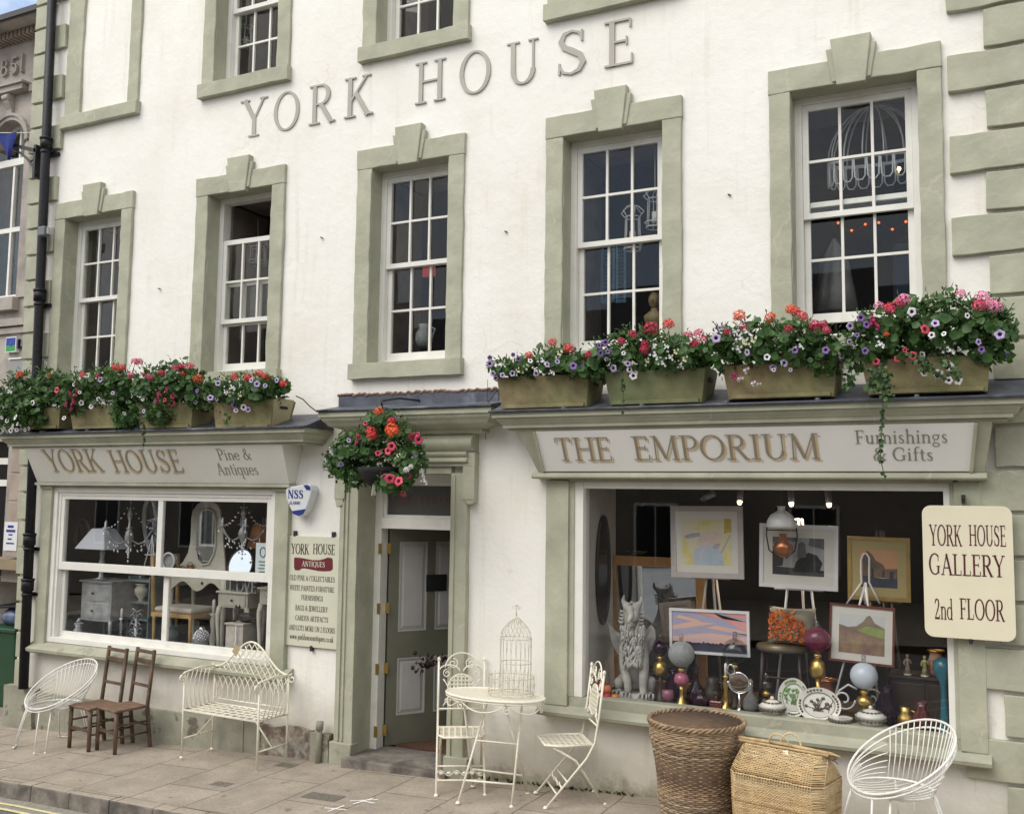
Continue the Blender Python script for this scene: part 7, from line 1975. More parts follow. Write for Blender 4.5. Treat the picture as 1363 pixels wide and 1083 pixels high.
    xl, xr = at(203,820,y)[0], at(254,820,y)[0]; zs = at(232,818,y)[1]
    for (x, yy) in ((xl+.03,y),(xr,y),(xl,y+.36),(xr-.03,y+.36)):
        mb = MB(); cabriole(mb, (x,yy,PZ), zs-PZ, .022, .02, -.03); mb.build('leg', M['giltwood'], c)
    mb = MB(); mb.box(xl-.01,xr+.02,y-.02,y+.38,zs-.03,zs+.015); mb.build('seat_rail', M['giltwood'], c, bevel=.008)
    mb = MB(); mb.box(xl+.01,xr,y,y+.36,zs+.016,zs+.075); mb.build('seat', M['cloth'], c, bevel=.03)
    zt3 = at(205,752,y)[1]
    for x in (xl-.005,): 
        mb = MB(); mb.tube([(x,y+.02,zs),(x-.02,y+.02,zs+.2),(x-.05,y+.02,zt3+.1)], .026, 8, r2=.02); mb.tube([(x,y+.36,zs),(x-.02,y+.37,zs+.2),(x-.05,y+.38,zt3+.1)], .026, 8, r2=.02); mb.build('back_post', M['giltwood'], c)
    mb = MB(); mb.bar((xl-.05,y+.02,zt3+.08),(xl-.05,y+.38,zt3+.08),.03,.05); mb.build('back_rail', M['giltwood'], c)
    # bedside tables
    def bedside(label, pxa, pxb, pyt, y):
        xa, xb = at(pxa,800,y)[0], at(pxb,800,y)[0]; zt = at((pxa+pxb)/2,pyt,y)[1]
        t = thing('bedside_table', label, 'bedside table', ((xa+xb)/2,y+.15,PZ))
        mb = MB(); mb.box(xa-.02,xb+.02,y-.02,y+.30,zt-.02,zt); mb.build('top', M['ivory'], t, bevel=.006)
        mb = MB(); mb.box(xa+.005,xb-.005,y,y+.28,zt-.165,zt-.021); mb.build('carcase', M['ivory'], t)
        mb = MB(); mb.box(xa+.03,xb-.03,y-.01,y-.0005,zt-.145,zt-.04); d = mb.build('drawer', M['ivory'], t, bevel=.003)
        mb = MB(); mb.ball(((xa+xb)/2,y-.022,zt-.09),.014,8); mb.build('knob', M['bronze'], d)
        for (x, yy, sx) in ((xa+.02,y+.01,-1),(xb-.02,y+.01,1),(xa+.02,y+.27,-1),(xb-.02,y+.27,1)):
            mb = MB(); cabriole(mb, (x,yy,PZ), zt-PZ-.166, .028, .05*sx, -.02); mb.build('leg', M['ivory'], t)
        return zt
    zt4 = bedside('ivory bedside table with one drawer under the pale LOVE letters', 290, 330, 787, .34)
    bedside('ivory bedside table cut off by the right edge of the left window', 345, 372, 782, .22)
    y = .38; A = at3(307,786,y); B_ = at3(346,787,y)
    lv = thing('letter_ornament', 'pale standing letters spelling LOVE on the ivory bedside table', 'ornament', (A.x,y,zt4))
    x = A.x; w = (B_.x-A.x)/4
    for ch in 'LOVE':
        mb = MB(); text(mb, ch, (x,y,zt4), (1,0,0),(0,0,1),(0,-1,0), .115, xs=w/.115/.9, depth=.03, bold=1.3); mb.build('letter', M['silver'], lv); x += w
    # paper notice hung in the pane
    y = .075; a, b = at3(341,722,y), at3(358.5,767,y)
    n = thing('window_notice', 'pale printed notice hung inside the upper right pane', 'notice', (a.x,y,b.z))
    mb = MB(); mb.box(a.x,b.x,y,y+.004,b.z,a.z); mb.build('paper', M['paper'], n)
    mb = MB(); c = Vector(((a.x+b.x)/2,y-.0015,a.z-.09)); mb.tube([c+Vector((.035*math.cos(2*PI*i/20),0,.048*math.sin(2*PI*i/20))) for i in range(20)], .006, 5, True)
    for k in range(6): mb.box(a.x+.04+.012*(k % 2),b.x-.04-.012*(k % 3),y-.002,y-.0004,a.z-.19-.033*k,a.z-.178-.033*k)
    mb.build('print', mat('grey_green_print',(.12,.18,.16),.8), n)
    # bright oval mirror
    oval('oval_mirror', 'bright oval mirror reflecting the sky below the right hand chandelier', 'mirror', 320, 752, 16, 22, .36, M['bronze'], tilt=R(-17), turn=R(10), fw=.02)
    # orange shade
    y = .50; c = at3(350,712,y); o = thing('orange_shade', 'glowing orange fabric lampshade at the upper right of the left window', 'lampshade', c)
    mb = MB(); mb.lathe([(.16,-.13),(.10,.12)], c, 20); mb.build('shade', mat('orange_fabric', (.27,.10,.03), .8, var=.3, vs=12), o); mb = MB(); mb.lathe([(.012,-.6),(.012,-.1)], c, 8); mb.build('stem', M['bronze'], o)
    # box with cat
    y = .15; xa, xb = at(300,850,y)[0], at(323,850,y)[0]; zt = at(312,829,y)[1]
    b = thing('wooden_box', 'limed wooden box draped with a string of beads, low at the right of the window', 'box', ((xa+xb)/2,y+.1,PZ))
    mb = MB(); mb.box(xa,xb,y,y+.22,PZ,zt-.02); mb.build('body', M['palewood'], b, bevel=.004); mb = MB(); mb.box(xa-.012,xb+.012,y-.012,y+.232,zt-.02,zt); mb.build('lid', M['palewood'], b, bevel=.004)
    bd = thing('bead_string', 'string of pearly beads hanging down the front of the limed box', 'beads', ((xa+xb)/2,y-.02,PZ)); mb = MB()
    for i in range(16): mb.ball((xa+(xb-xa)*.68+.004*math.sin(i),y-.024,zt-.01-i*.017),.0085,6)
    mb.build('bead', M['crystal'], bd)
    k = thing('cat_figure', 'black crouching cat figure on top of the limed wooden box', 'figurine', ((xa+xb)/2,y+.1,zt))
    q = k.location; mb = MB(); mb.ball(q+Vector((.05,0,.05)),(.10,.04,.05),14); mb.ball(q+Vector((-.055,0,.115)),(.042,.036,.04),12); mb.tube([q+Vector((-.03,0,.06)),q+Vector((-.055,0,.11))],.034,8); mb.tube([q+Vector((.13,0,.06)),q+Vector((.19,0,.03)),q+Vector((.20,0,.10))],.013,6,r2=.006); mb.tube([q+Vector((-.06,-.02,.04)),q+Vector((-.08,-.02,0))],.015,6)
    for s_ in (-1,1): mb.lathe([(.014,0),(.001,.034)], q+Vector((-.055+s_*.022,0,.145)), 6)
    mb.build('body', M['black'], k)
    # studded head
    y = .22; c = at3(268,850,y); c.z = max(c.z, PZ+.10); s = thing('studded_head', 'silver studded Buddha head ornament on the window floor at right', 'ornament', (c.x,y,PZ))
    mb = MB(); mb.ball(c+Vector((0,0,-.01)),(.075,.075,.09),16); mb.lathe([(.06,0),(.05,.03),(.04,.05)],(c.x,y,PZ),14); mb.build('head', M['silver'], s)
    mb = MB(); rr = random.Random(4)
    for i in range(70):
        th = math.acos(1-1.15*(i+.5)/70); ph = i*2.399; mb.ball(c+Vector((.078*math.sin(th)*math.cos(ph),.078*math.sin(th)*math.sin(ph),.01+.085*math.cos(th))),.0105,6)
    mb.ball(c+Vector((0,0,.10)),(.035,.035,.03),10); mb.build('curls', M['chrome'], s)
    # grey candle tree, silver ornaments
    y = .22; c = at3(180,860,y); t = thing('candle_tree', 'tall grey twiggy candle holder at the middle of the window floor', 'candlestick', (c.x,y,PZ)); rr = random.Random(8)
    mb = MB(); mb.lathe([(.05,0),(.045,.02),(.02,.04),(.018,.30)], t.location, 10)
    for i in range(26):
        z = .08+.012*i; a = i*2.4; e = Vector((math.cos(a),math.sin(a),0)); p = t.location+Vector((0,0,z)); mb.tube([p,p+e*.05+Vector((0,0,.03)),p+e*.075+Vector((0,0,-.005))],.008,5,r2=.003)
    mb.build('stem', M['silver'], t)
    lab = ['silver bauble nearest the left window frame','small silver bauble second from the left frame','silver bauble third from the left frame','dull silver bauble just left of the candle tree','silver bauble just right of the candle tree','silver bauble left of the studded head','little silver bauble right of the studded head','silver bauble in front of the limed box']
    for (i, (px, yy, r)) in enumerate(((133,.16,.040),(146,.17,.032),(157,.15,.028),(166,.16,.036),(192,.14,.034),(246,.15,.03),(284,.13,.025),(292,.16,.034))):
        x = at(px,860,yy)[0]; o = thing('silver_bauble', lab[i], 'bauble', (x,yy,PZ), group='silver baubles on the left window floor')
        mb = MB(); mb.ball((x,yy,PZ+r),r,12); mb.build('ball', M['chrome'], o); mb = MB(); mb.lathe([(.008,0),(.008,.012),(.003,.016)],(x,yy,PZ+2*r-.003),8); mb.build('cap', M['silver'], o)
    x = at(207,860,.15)[0]; v = thing('votive_glass', 'bright white glass votive on the window floor below the gilt chair', 'candle holder', (x,.15,PZ)); mb = MB(); mb.lathe([(.03,0),(.038,.02),(.036,.10),(.028,.115)],(x,.15,PZ),12); mb.build('glass', mat('white_opal',(.85,.86,.88),.2), v); mb = MB(); mb.lathe([(.04,-.004),(.04,.004)],(x,.15,PZ+.006),12); mb.build('foot', M['silver'], v)
left_window()

def picture(name, label, tl, tr, br, bl, y, frame, fw, mount, paint, tilt=.0, easel=None):
    """a framed picture leaning back; corners as seen, straightened to a true rectangle; paint(u, v) polygons"""
    P = [at3(*q, y) for q in (tl,tr,br,bl)]
    x0, x1 = (P[0].x+P[3].x)/2, (P[1].x+P[2].x)/2; z1, z0 = (P[0].z+P[1].z)/2, (P[2].z+P[3].z)/2
    rise = math.atan2((P[1].z-P[0].z+P[2].z-P[3].z)/2, x1-x0)
    W, H = x1-x0, z1-z0; c = Vector(((x0+x1)/2, y, (z0+z1)/2))
    rot = Matrix.Rotation(-rise, 3, 'Y') @ Matrix.Rotation(tilt, 3, 'X')
    F = lambda v: c+rot @ v
    t = thing(name, label, 'painting', c)
    mb = MB(); w, h = W/2, H/2
    mb.hexa([(-w,-.012,-h),(w,-.012,-h),(w-fw,-.012,-h+fw),(-w+fw,-.012,-h+fw),(-w,.012,-h),(w,.012,-h),(w-fw,.012,-h+fw),(-w+fw,.012,-h+fw)])
    mb.hexa([(-w,-.012,h),(-w+fw,-.012,h-fw),(w-fw,-.012,h-fw),(w,-.012,h),(-w,.012,h),(-w+fw,.012,h-fw),(w-fw,.012,h-fw),(w,.012,h)])
    mb.hexa([(-w,-.0121,-h),(-w+fw,-.0121,-h+fw),(-w+fw,-.0121,h-fw),(-w,-.0121,h),(-w,.0121,-h),(-w+fw,.0121,-h+fw),(-w+fw,.0121,h-fw),(-w,.0121,h)])
    mb.hexa([(w,-.0121,-h),(w,-.0121,h),(w-fw,-.0121,h-fw),(w-fw,-.0121,-h+fw),(w,.0121,-h),(w,.0121,h),(w-fw,.0121,h-fw),(w-fw,.0121,-h+fw)])
    mb.map(F); mb.build('frame', frame, t)
    iw, ih = w-fw, h-fw
    mb = MB(); mb.hexa([(-iw,-.002,-ih),(iw,-.002,-ih),(iw,.006,-ih),(-iw,.006,-ih),(-iw,-.002,ih),(iw,-.002,ih),(iw,.006,ih),(-iw,.006,ih)]); mb.map(F); mb.build('mount', M['mount'], t)
    mx, mz = mount
    aw, ah = iw-mx, ih-mz
    mats = []; mb = MB()
    def poly(pts, m, lv):
        if m not in mats: mats.append(m)
        mb.add([F(Vector((-aw+2*aw*u, -.0025-.0006*lv, -ah+2*ah*v))) for u, v in pts], [tuple(range(len(pts)))], mats.index(m))
    paint(poly); mb.build('image', mats, t)
    return t, F, w, h
def wash(name, a, b, sc=4, lo=.35, hi=.65): return mat(name, a, .85, col2=b, c2=(lo,hi), c2s=sc)
def right_window():
    y = .16
    # oval mirror on the cheek wall
    t = thing('oval_mirror', 'tall dark oval mirror hung on the pale side wall of the big window', 'mirror', (-3.085,.45,1.7))
    c = Vector((-3.092,.45,(at3(795,687,.45).z+at3(795,829,.45).z)/2)); a = .15; b = (at3(795,687,.45).z-at3(795,829,.45).z)/2
    N = 40
    mb = MB(); mb.tube([c+Vector((.008,a*math.cos(2*PI*i/N),b*math.sin(2*PI*i/N))) for i in range(N)], .016, 8, True); mb.build('frame', M['black'], t)
    mb = MB(); mb.prism([(c.y+a*math.cos(2*PI*i/N), c.z+b*math.sin(2*PI*i/N)) for i in range(N)], c.x-.006, c.x+.006, axis='x'); mb.build('mirror_plate', mat('dark_mirror', (.025,.025,.027), .12, .3), t)
    # leaning oak mirror
    y = .78
    tl, tr, bl = at3(811,738,y), at3(945,733,y), at3(815,915,y)
    x0, x1 = tl.x, at3(941,800,y).x; z1, z0 = tl.z, PZ
    m = thing('oak_mirror', 'large honey oak framed mirror leaning behind the stone griffin, reflecting the street', 'mirror', ((x0+x1)/2,y,PZ))
    fw = .085; mb = MB()
    mb.box(x0,x0+fw,y,y+.03,z0,z1); mb.box(x1-fw,x1,y,y+.03,z0,z1); mb.box(x0+fw,x1-fw,y+.001,y+.029,z1-fw,z1); mb.box(x0+fw,x1-fw,y+.001,y+.029,z0,z0+fw)
    tilt = lambda v: Vector((v.x, v.y-.07*(v.z-z0)/(z1-z0), v.z))
    mb.map(tilt); mb.build('frame', M['oakframe'], m, bevel=.004)
    mb = MB(); mb.box(x0+fw-.005,x1-fw+.005,y+.012,y+.020,z0+fw-.005,z1-fw+.005); mb.map(tilt); mb.build('mirror_plate', M['mirror'], m)
    mb = MB(); p = at3(844,734,y+.1); tr_ = tag(mb, '', '') if False else None
    tn = thing('brass_tray', 'small bright brass dish lying on top of the oak mirror frame', 'dish', (p.x,y+.17,z1)); mb.lathe([(.05,0),(.10,.028),(.105,.03)], (p.x,y+.175,z1+.002), 16, sy=.3); mb.build('bowl', M['brass'], tn); mb = MB(); mb.lathe([(.04,0),(.04,.004)], (p.x,y+.175,z1+.001), 12, sy=.3); mb.build('foot', M['brass'], tn)
    # paintings
    yl, pk, bl_, gr = wash('abs_yellow',(.60,.52,.16),(.66,.60,.42),9), wash('abs_pink',(.60,.42,.42),(.62,.55,.42),9), wash('abs_blue',(.33,.45,.56),(.50,.52,.56),8), wash('abs_grey',(.30,.31,.36),(.45,.40,.42),10)
    def abstract(P):
        P([(0,0),(1,0),(1,1),(0,1)], wash('abs_wash',(.62,.58,.48),(.62,.55,.35),6), 0)
        P([(0,0),(.24,0),(.20,.25),(.06,.62),(0,.62)], yl, 1); P([(.84,0),(1,0),(1,.78),(.93,.62),(.83,.40)], yl, 1); P([(.85,.68),(1,.72),(1,1),(.86,1)], wash('abs_ochre',(.42,.30,.05),(.55,.42,.10),9), 1)
        P([(.24,0),(.84,0),(.80,.28),(.62,.42),(.40,.44),(.22,.28)], bl_, 2); P([(.30,.42),(.70,.42),(.82,.66),(.60,.74),(.36,.66)], pk, 3); P([(.04,.62),(.10,.56),(.36,.62),(.38,.70),(.2,.68)], gr, 4)
        P([(.62,.36),(.74,.36),(.78,.48),(.66,.46)], gr, 5); P([(.20,.78),(.5,.72),(.8,.84),(.6,.98),(.3,.95)], yl, 2); P([(.78,.28),(.80,.26),(.99,.66),(.96,.66)], gr, 6)
    picture('abstract_painting', 'pale framed abstract watercolour in yellow and blue at top centre-left of the big window', (893,673.5),(989,673),(990,771),(893.5,767), .50, M['lavframe'], .045, (.05,.06), abstract)
    sk1, sk2, sk3 = wash('dusk_blue',(.30,.31,.45),(.42,.36,.46),3), wash('dusk_rose',(.66,.22,.18),(.60,.34,.33),4), wash('dusk_peach',(.68,.40,.29),(.55,.40,.42),4)
    dk = wash('dusk_trees',(.03,.03,.055),(.05,.05,.08),9)
    def sunset(P):
        P([(0,0),(1,0),(1,1),(0,1)], sk1, 0); P([(.2,1),(.55,1),(1,.52),(1,.80),(.62,.86),(.4,.94)], sk2, 1); P([(.62,1),(1,.86),(1,1)], sk2, 1); P([(0,.18),(1,.22),(1,.42),(.5,.48),(0,.34)], sk3, 2); P([(0,.62),(.3,.76),(.6,.72),(.2,.58),(0,.52)], sk3, 1)
        P([(.1,.9),(.35,.80),(.5,.66),(.3,.74),(.05,.82)], sk3, 3); P([(.45,.60),(1,.47),(1,.56),(.6,.68)], sk3, 3); P([(0,.44),(.4,.50),(.8,.44),(1,.46),(1,.50),(.5,.55),(0,.50)], sk1, 3); rr = random.Random(5); top = [(i/40, .20+.04*rr.random()+(.05 if i in (17,26,33) else 0)) for i in range(41)]; P([(0,0),(1,0)]+top[::-1], dk, 5)
    picture('sunset_painting', 'wide white framed painting of a red dusk sky over dark trees', (891.5,808),(998,814),(998,874),(891.5,867.5), .42, M['whitefr'], .022, (.0,.0), sunset)
    bw0, bw1, bw2 = wash('photo_grey',(.26,.26,.27),(.36,.36,.37),4), wash('photo_dark',(.02,.02,.022),(.05,.05,.05),8), wash('photo_mid',(.10,.10,.105),(.16,.16,.16),8)
    def mono(P):
        P([(0,0),(1,0),(1,1),(0,1)], bw0, 0); P([(0,0),(1,0),(1,.16),(0,.22)], bw1, 1); P([(.42,.18),(.92,.16),(.97,.36),(.86,.56),(.70,.62),(.55,.5),(.46,.36)], bw1, 2); P([(.48,.45),(.50,.84),(.58,.90),(.64,.84),(.66,.5)], bw2, 3); P([(.70,.8),(1,.72),(1,1),(.72,1)], bw2, 1); P([(0,.2),(.2,.24),(.22,.5),(.1,.72),(0,.76)], bw1, 2); P([(0,.84),(.5,.9),(.48,1),(0,1)], bw2, 1)
    picture('monochrome_photograph', 'white mounted black and white photograph of trees behind the hanging oil lamp', (1013,696),(1117,700),(1114,787),(1009,779.5), .52, M['whitefr'], .03, (.075,.075), mono)
    def town(P):
        P([(0,0),(1,0),(1,1),(0,1)], wash('town_sky',(.62,.27,.12),(.50,.36,.24),3), 0); P([(0,0),(1,0),(1,.28),(.6,.24),(0,.34)], wash('town_water',(.03,.045,.08),(.07,.07,.09),7), 1); P([(0,.3),(.06,.3),(.06,.84),(.2,.98),(.34,.86),(.42,.72),(.62,.62),(.68,.5),(1,.52),(1,.25),(0,.3)], wash('town_houses',(.10,.08,.07),(.22,.15,.10),8), 2); P([(.3,.28),(.36,.28),(.36,.5),(.3,.5)], dk, 3); P([(.6,.28),(.66,.28),(.66,.46),(.6,.46)], dk, 3); P([(.8,.26),(.9,.26),(.9,.44),(.8,.44)], dk, 3)
    _mt = M['mount']; M['mount'] = mat('ochre_mount', (.42,.34,.16), .85)
    picture('harbour_painting', 'gold framed ochre mounted painting of dusky buildings beside the cream gallery sign', (1129,712.5),(1213,716.5),(1211,801),(1127.5,797), .55, M['goldfr'], .03, (.065,.07), town)
    M['mount'] = _mt
    def hills(P):
        P([(0,0),(1,0),(1,1),(0,1)], wash('hill_sky',(.50,.53,.55),(.58,.57,.55),4), 0); P([(0,.60),(.0,.72),(.2,.66),(.38,.70),(.52,.82),(.62,.98),(.68,1.0),(.78,.82),(1,.70),(1,.5),(.4,.5)], wash('hill_far',(.18,.13,.09),(.27,.21,.15),6), 1); P([(.42,.6),(.6,.72),(.8,.70),(1,.66),(1,.4),(.5,.46)], wash('hill_green',(.18,.26,.06),(.30,.33,.13),6), 2); P([(0,0),(1,0),(1,.44),(.7,.5),(.45,.58),(0,.66)], wash('hill_heather',(.16,.09,.10),(.31,.22,.13),7), 3)
    picture('landscape_painting', 'mahogany framed watercolour of a heathery hill on the white wire easel', (1106,802),(1193,809),(1189,888.5),(1102,877), .40, M['redfr'], .016, (.055,.055), hills)
    picture('small_frame', 'empty brown grey frame propped in front of the oak mirror', (882,800.5),(925,800),(920,850),(879.5,857), .62, M['greyfr'], .035, (.0,.0), lambda P: P([(0,0),(1,0),(1,1),(0,1)], M['greyfr'], 0))
    # easels
    def easel(label, px, top, bot, y, spread, m, feet_z=PZ):
        T = at3(px, top, y); e = thing('display_easel', label, 'easel', (T.x,y,PZ))
        for (dx, dy) in ((-spread,0),(spread,0),(0.02,.25)):
            mb = MB(); mb.tube([T+Vector((dx*.15,.02,0)), Vector((T.x+dx,y+dy+.02,feet_z))], .011, 6); mb.build('leg', m, e)
        zr = at(px,bot,y)[1]; mb = MB(); mb.bar((T.x-spread*.95,y-.01,zr),(T.x+spread*.95,y-.01,zr),.03,.014); mb.build('ledge', m, e)
        return e
    lim = mat('limed_easel',(.32,.29,.26),.7)
    easel('limed wooden easel carrying the abstract watercolour', 946, 752, 769, .53, .17, lim)
    easel('slim pale easel carrying the black and white photograph', 1062, 690, 784, .56, .20, M['whitefr'])
    easel('dark slim easel carrying the gold framed painting', 1171, 706, 800, .60, .16, M['greyfr'])
    y = .44; e = thing('scroll_easel', 'white wire easel with looped top carrying the heathery hill watercolour', 'easel', (at(1150,900,y)[0],y,PZ))
    V = lambda a, b, yy=y: at3(a, b, yy)
    mb = MB(); mb.tube([V(1127,803),V(1140,785),V(1147,775),V(1146,757),V(1146,745),V(1149,737),V(1153,736),V(1157,742),V(1157,757),V(1157,775),V(1163,787),V(1171,803)], .008, 6); mb.tube([V(1152,775),V(1152,804)], .007, 6); mb.build('looped_top', M['whitefr'], e)
    for (a, b) in (((1152,775),(1104,950)),((1152,775),(1172,948))):
        mb = MB(); p = V(*a); q = V(*b); q.z = PZ; mb.tube([p,q], .009, 6); mb.build('leg', M['whitefr'], e)
    for s_, px in ((-1,1123),(1,1160)):
        mb = MB(); c = V(px,930,y-.03); mb.tube(scroll(c,.085,0,s_*1.25,(Vector((1,0,0)),Vector((0,0,1))),26), .008, 6); mb.build('scroll', M['whitefr'], e)
    mb = MB(); c1, c2 = V(1106,935), V(1141,917); mb.tube([c1,(c1*2+c2)/3+Vector((0,0,.06)),(c1+c2*2)/3+Vector((0,0,.07)),c2], .009, 6); mb.build('brace', M['whitefr'], e)
    # hanging oil lamp
    y = .34; T = V(1040,676,y); h = thing('hanging_oil_lamp', 'hanging oil lamp with white domed shade and copper font in an iron cradle', 'lamp', T)
    s_ = mpp(1040,700,y); cx = T.x
    mb = MB(); z0 = at(1040,702,y)[1]; mb.lathe([(.112,z0),(.118,z0+.02),(.112,z0+.055),(.085,z0+.10),(.045,z0+.125),(.028,z0+.135),(.030,z0+.165),(.038,z0+.17)], (cx,y,0), 24); mb.build('lamp_shade', mat('opal_shade',(.70,.70,.69),.3), h)
    mb = MB(); zc = at(1042,727,y)[1]; mb.lathe([(.02,zc-.085),(.06,zc-.06),(.078,zc-.02),(.07,zc+.03),(.03,zc+.05),(.028,zc+.10)], (cx+.01,y,0), 18); mb.build('font', M['copper'], h)
    mb = MB()
    for sg in (-1,1): mb.tube([(cx+sg*.115,y,z0),(cx+sg*.12,y,z0-.06),(cx+sg*.10,y,zc-.03),(cx+sg*.03,y,zc-.09)], .006, 6)
    mb.tube([(cx-.118+.236*i/10,y,z0-.02) for i in range(11)], .005, 5); mb.build('cradle', M['iron'], h)
    mb = MB(); mb.tube([(cx,y,z0+.17),(cx,y,2.9)], .004, 5); mb.build('chain', M['iron'], h)
    # spotlights
    for i, (px, py, dx, on) in enumerate(((941,661,.07,0),(985,662,-.01,1),(1053,664,-.06,1),(1103,665,-.08,1))):
        y = .62; c = V(px,py,y); sp = thing('spotlight', ['unlit silver spotlight at the left end of the ceiling row','lit spotlight second from left above the abstract watercolour','lit spotlight above the hanging oil lamp','lit spotlight at the right end of the ceiling row'][i], 'spotlight', c, group='spotlights in the big shop window')
        d = Vector((-dx*.9,-.25,-.55)).normalized() if on else Vector((-.75,-.2,-.35)).normalized()
        mb = MB(); mb.tube([c-d*.075, c+d*.035], .026, 10); mb.build('housing', M['silver'], sp); mb = MB(); mb.tube([c-d*.05, Vector((c.x,c.y,2.9))], .008, 6); mb.build('stem', M['silver'], sp)
        mb = MB(); mb.tube([c+d*.036, c+d*.06], .021, 10, r2=.015); mb.build('bulb', mat('lit_bulb',(.9,.8,.6),.4,emit=(1,.72,.42),es=5) if on else M['frost'], sp)
        if on:
            ld = bpy.data.lights.new('spot_lamp','SPOT'); lo = bpy.data.objects.new('spot_lamp', ld); COL.objects.link(lo); lo.parent = sp; lo.location = d*.07; ld.energy = 22; ld.color = (1,.8,.55); ld.spot_size = R(95); ld.shadow_soft_size = .02
            lo.rotation_euler = (-Vector((d.x,d.y*-.9,d.z))).to_track_quat('Z','Y').to_euler()
    # stool and cushion
    y = .42; xa, xb = at(1002,900,y)[0], at(1078,900,y)[0]; zt = at(1040,862,y)[1]; cx = (xa+xb)/2
    t = thing('bentwood_stool', 'dark bentwood stool with round padded seat in the big window', 'stool', (cx,y+.1,PZ))
    mb = MB(); mb.lathe([(.20,zt-.03),(.215,zt-.015),(.205,zt+.012),(.0,zt+.022)], (cx,y+.1,0), 28); mb.build('seat', mat('brown_leather',(.075,.06,.04),.4,var=.2), t)
    for a in (35,145,215,325):
        e = Vector((math.cos(R(a)),math.sin(R(a)),0)); mb = MB(); mb.tube([Vector((cx,y+.1,zt-.03))+e*.17, Vector((cx,y+.1,PZ))+e*.205], .015, 8); mb.build('leg', M['walnut'], t)
    mb = MB(); mb.tube([(cx+.165*math.cos(2*PI*i/24),y+.1+.165*math.sin(2*PI*i/24),PZ+(zt-PZ)*.55) for i in range(24)], .009, 6, True); mb.build('hoop', M['walnut'], t)
    cu = thing('cushion', 'grey cushion with a mass of orange ruffled petals propped on the bentwood stool', 'cushion', (cx+.02,y+.12,zt+.02))
    c = V(1054,832,y+.12); c.z = max(c.z, zt+.15)
    mb = MB(); n = 12
    for s2 in (-1,1):
        vs = []
        for i in range(n+1):
            for k in range(n+1):
                u, v = i/n*2-1, k/n*2-1; pin = 1-.10*(1-abs(u))*abs(v)**3-.0; 
                vs.append(c+Vector((.185*u*(1-.08*(1-v*v)), .14*v*.25+s2*.06*((1-u*u)*(1-v*v))**.5, .145*v*(1-.10*(1-u*u)))))
        fs = [(i*(n+1)+k,(i+1)*(n+1)+k,(i+1)*(n+1)+k+1,i*(n+1)+k+1) for i in range(n) for k in range(n)]
        mb.add(vs, fs, 0, True)
    mb.build('cover', mat('taupe_velvet',(.16,.145,.11),.9), cu)
    mb = MB(); rr = random.Random(6)
    for i in range(230):
        u, v = rr.uniform(-.92,.62), rr.uniform(-.75,.78)
        if u > .1 and v > .55-.7*(u-.1): continue
        p = c+Vector((.185*u,.035*v-.062*((1-u*u)*(1-v*v))**.5-.006,.145*v)); r = rr.uniform(.010,.020); q = Vector((rr.gauss(0,1),-1.3,rr.gauss(0,1))).normalized(); e1 = q.cross(Vector((0,.2,1))).normalized(); e2 = q.cross(e1)
        mb.add([p]+[p+e1*math.cos(2*PI*k/6)*r+e2*math.sin(2*PI*k/6)*r+q*(r*(.5 if k % 2 else .1)) for k in range(6)], [(0,1+k,1+(k+1)%6) for k in range(6)])
    mb.build('ruffles', mat('orange_ruffles',(.52,.125,.012),.85,var=.35,vs=40), cu)
    # oil lamps
    def oil_lamp(label, px, pyb, y, globe, fontm, basem, gpy, gr, total_px, clear=False):
        x = at(px, gpy, y)[0]; s_ = mpp(px,gpy,y); zc = at(px,gpy,y)[1]; r = gr*s_; t = thing('oil_lamp', label, 'oil lamp', (x,y,PZ))
        zb = zc-r
        mb = MB(); mb.ball((x,y,zc),(r,r,r*.97),22); mb.build('globe', globe, t)
        hh = zb-PZ
        mb = MB(); mb.lathe([(.025,zb-.002),(.032,zb-.012),(.03,zb-.03),(.018,zb-.04)], (x,y,0), 16); mb.build('burner', M['brass'], t)
        f0 = zb-.04; mb = MB(); mb.lathe([(.02,f0-hh*.33),(.055,f0-hh*.28),(.062,f0-hh*.18),(.05,f0-hh*.06),(.02,f0)], (x,y,0), 18); mb.build('font', fontm, t)
        f1 = f0-hh*.33; mb = MB(); mb.lathe([(.055,PZ),(.058,PZ+.012),(.04,PZ+.03),(.02,PZ+(f1-PZ)*.45),(.016,PZ+(f1-PZ)*.7),(.022,f1)], (x,y,0), 18); mb.build('base', basem, t)
        mb = MB(); mb.lathe([(.018,zc+r*.96),(.016,zc+r+.05)], (x,y,0), 12); mb.build('chimney', M['clear'], t)
    oil_lamp('oil lamp with frosted globe over a pink glass font in front of the sunset picture', 907, 940, .26, M['frost'], M['pinkglass'], M['brass'], 870, 17.5, 0)
    oil_lamp('tall oil lamp with deep cranberry ribbed globe on brass beside the orange cushion', 1088, 930, .36, M['cranberry'], M['brass'], M['brass'], 851, 17.5, 0)
    oil_lamp('oil lamp with pale blue opal globe below the hill watercolour', 1150, 950, .28, M['milk'], M['brass'], M['brass'], 899, 18, 0)
    oil_lamp('dark brass oil lamp just right of the stone griffin', 879, 935, .34, M['smoke'], M['brass'], M['bronze'], 862, 10, 0)
    oil_lamp('clear globed oil lamp beside the shaving mirror', 978, 950, .40, M['clear'], M['bronze'], M['bronze'], 866, 17, 0)
    oil_lamp('small clear glass lamp under the bentwood stool', 1020, 940, .30, M['clear'], M['clear'], M['clear'], 911, 8, 0)
    # shaving mirror
    y = .18; x = at(984,930,y)[0]; t = thing('shaving_mirror', 'chrome swivel shaving mirror on a turned stand in front of the window', 'mirror', (x,y,PZ)); zc = at(984,907,y)[1]
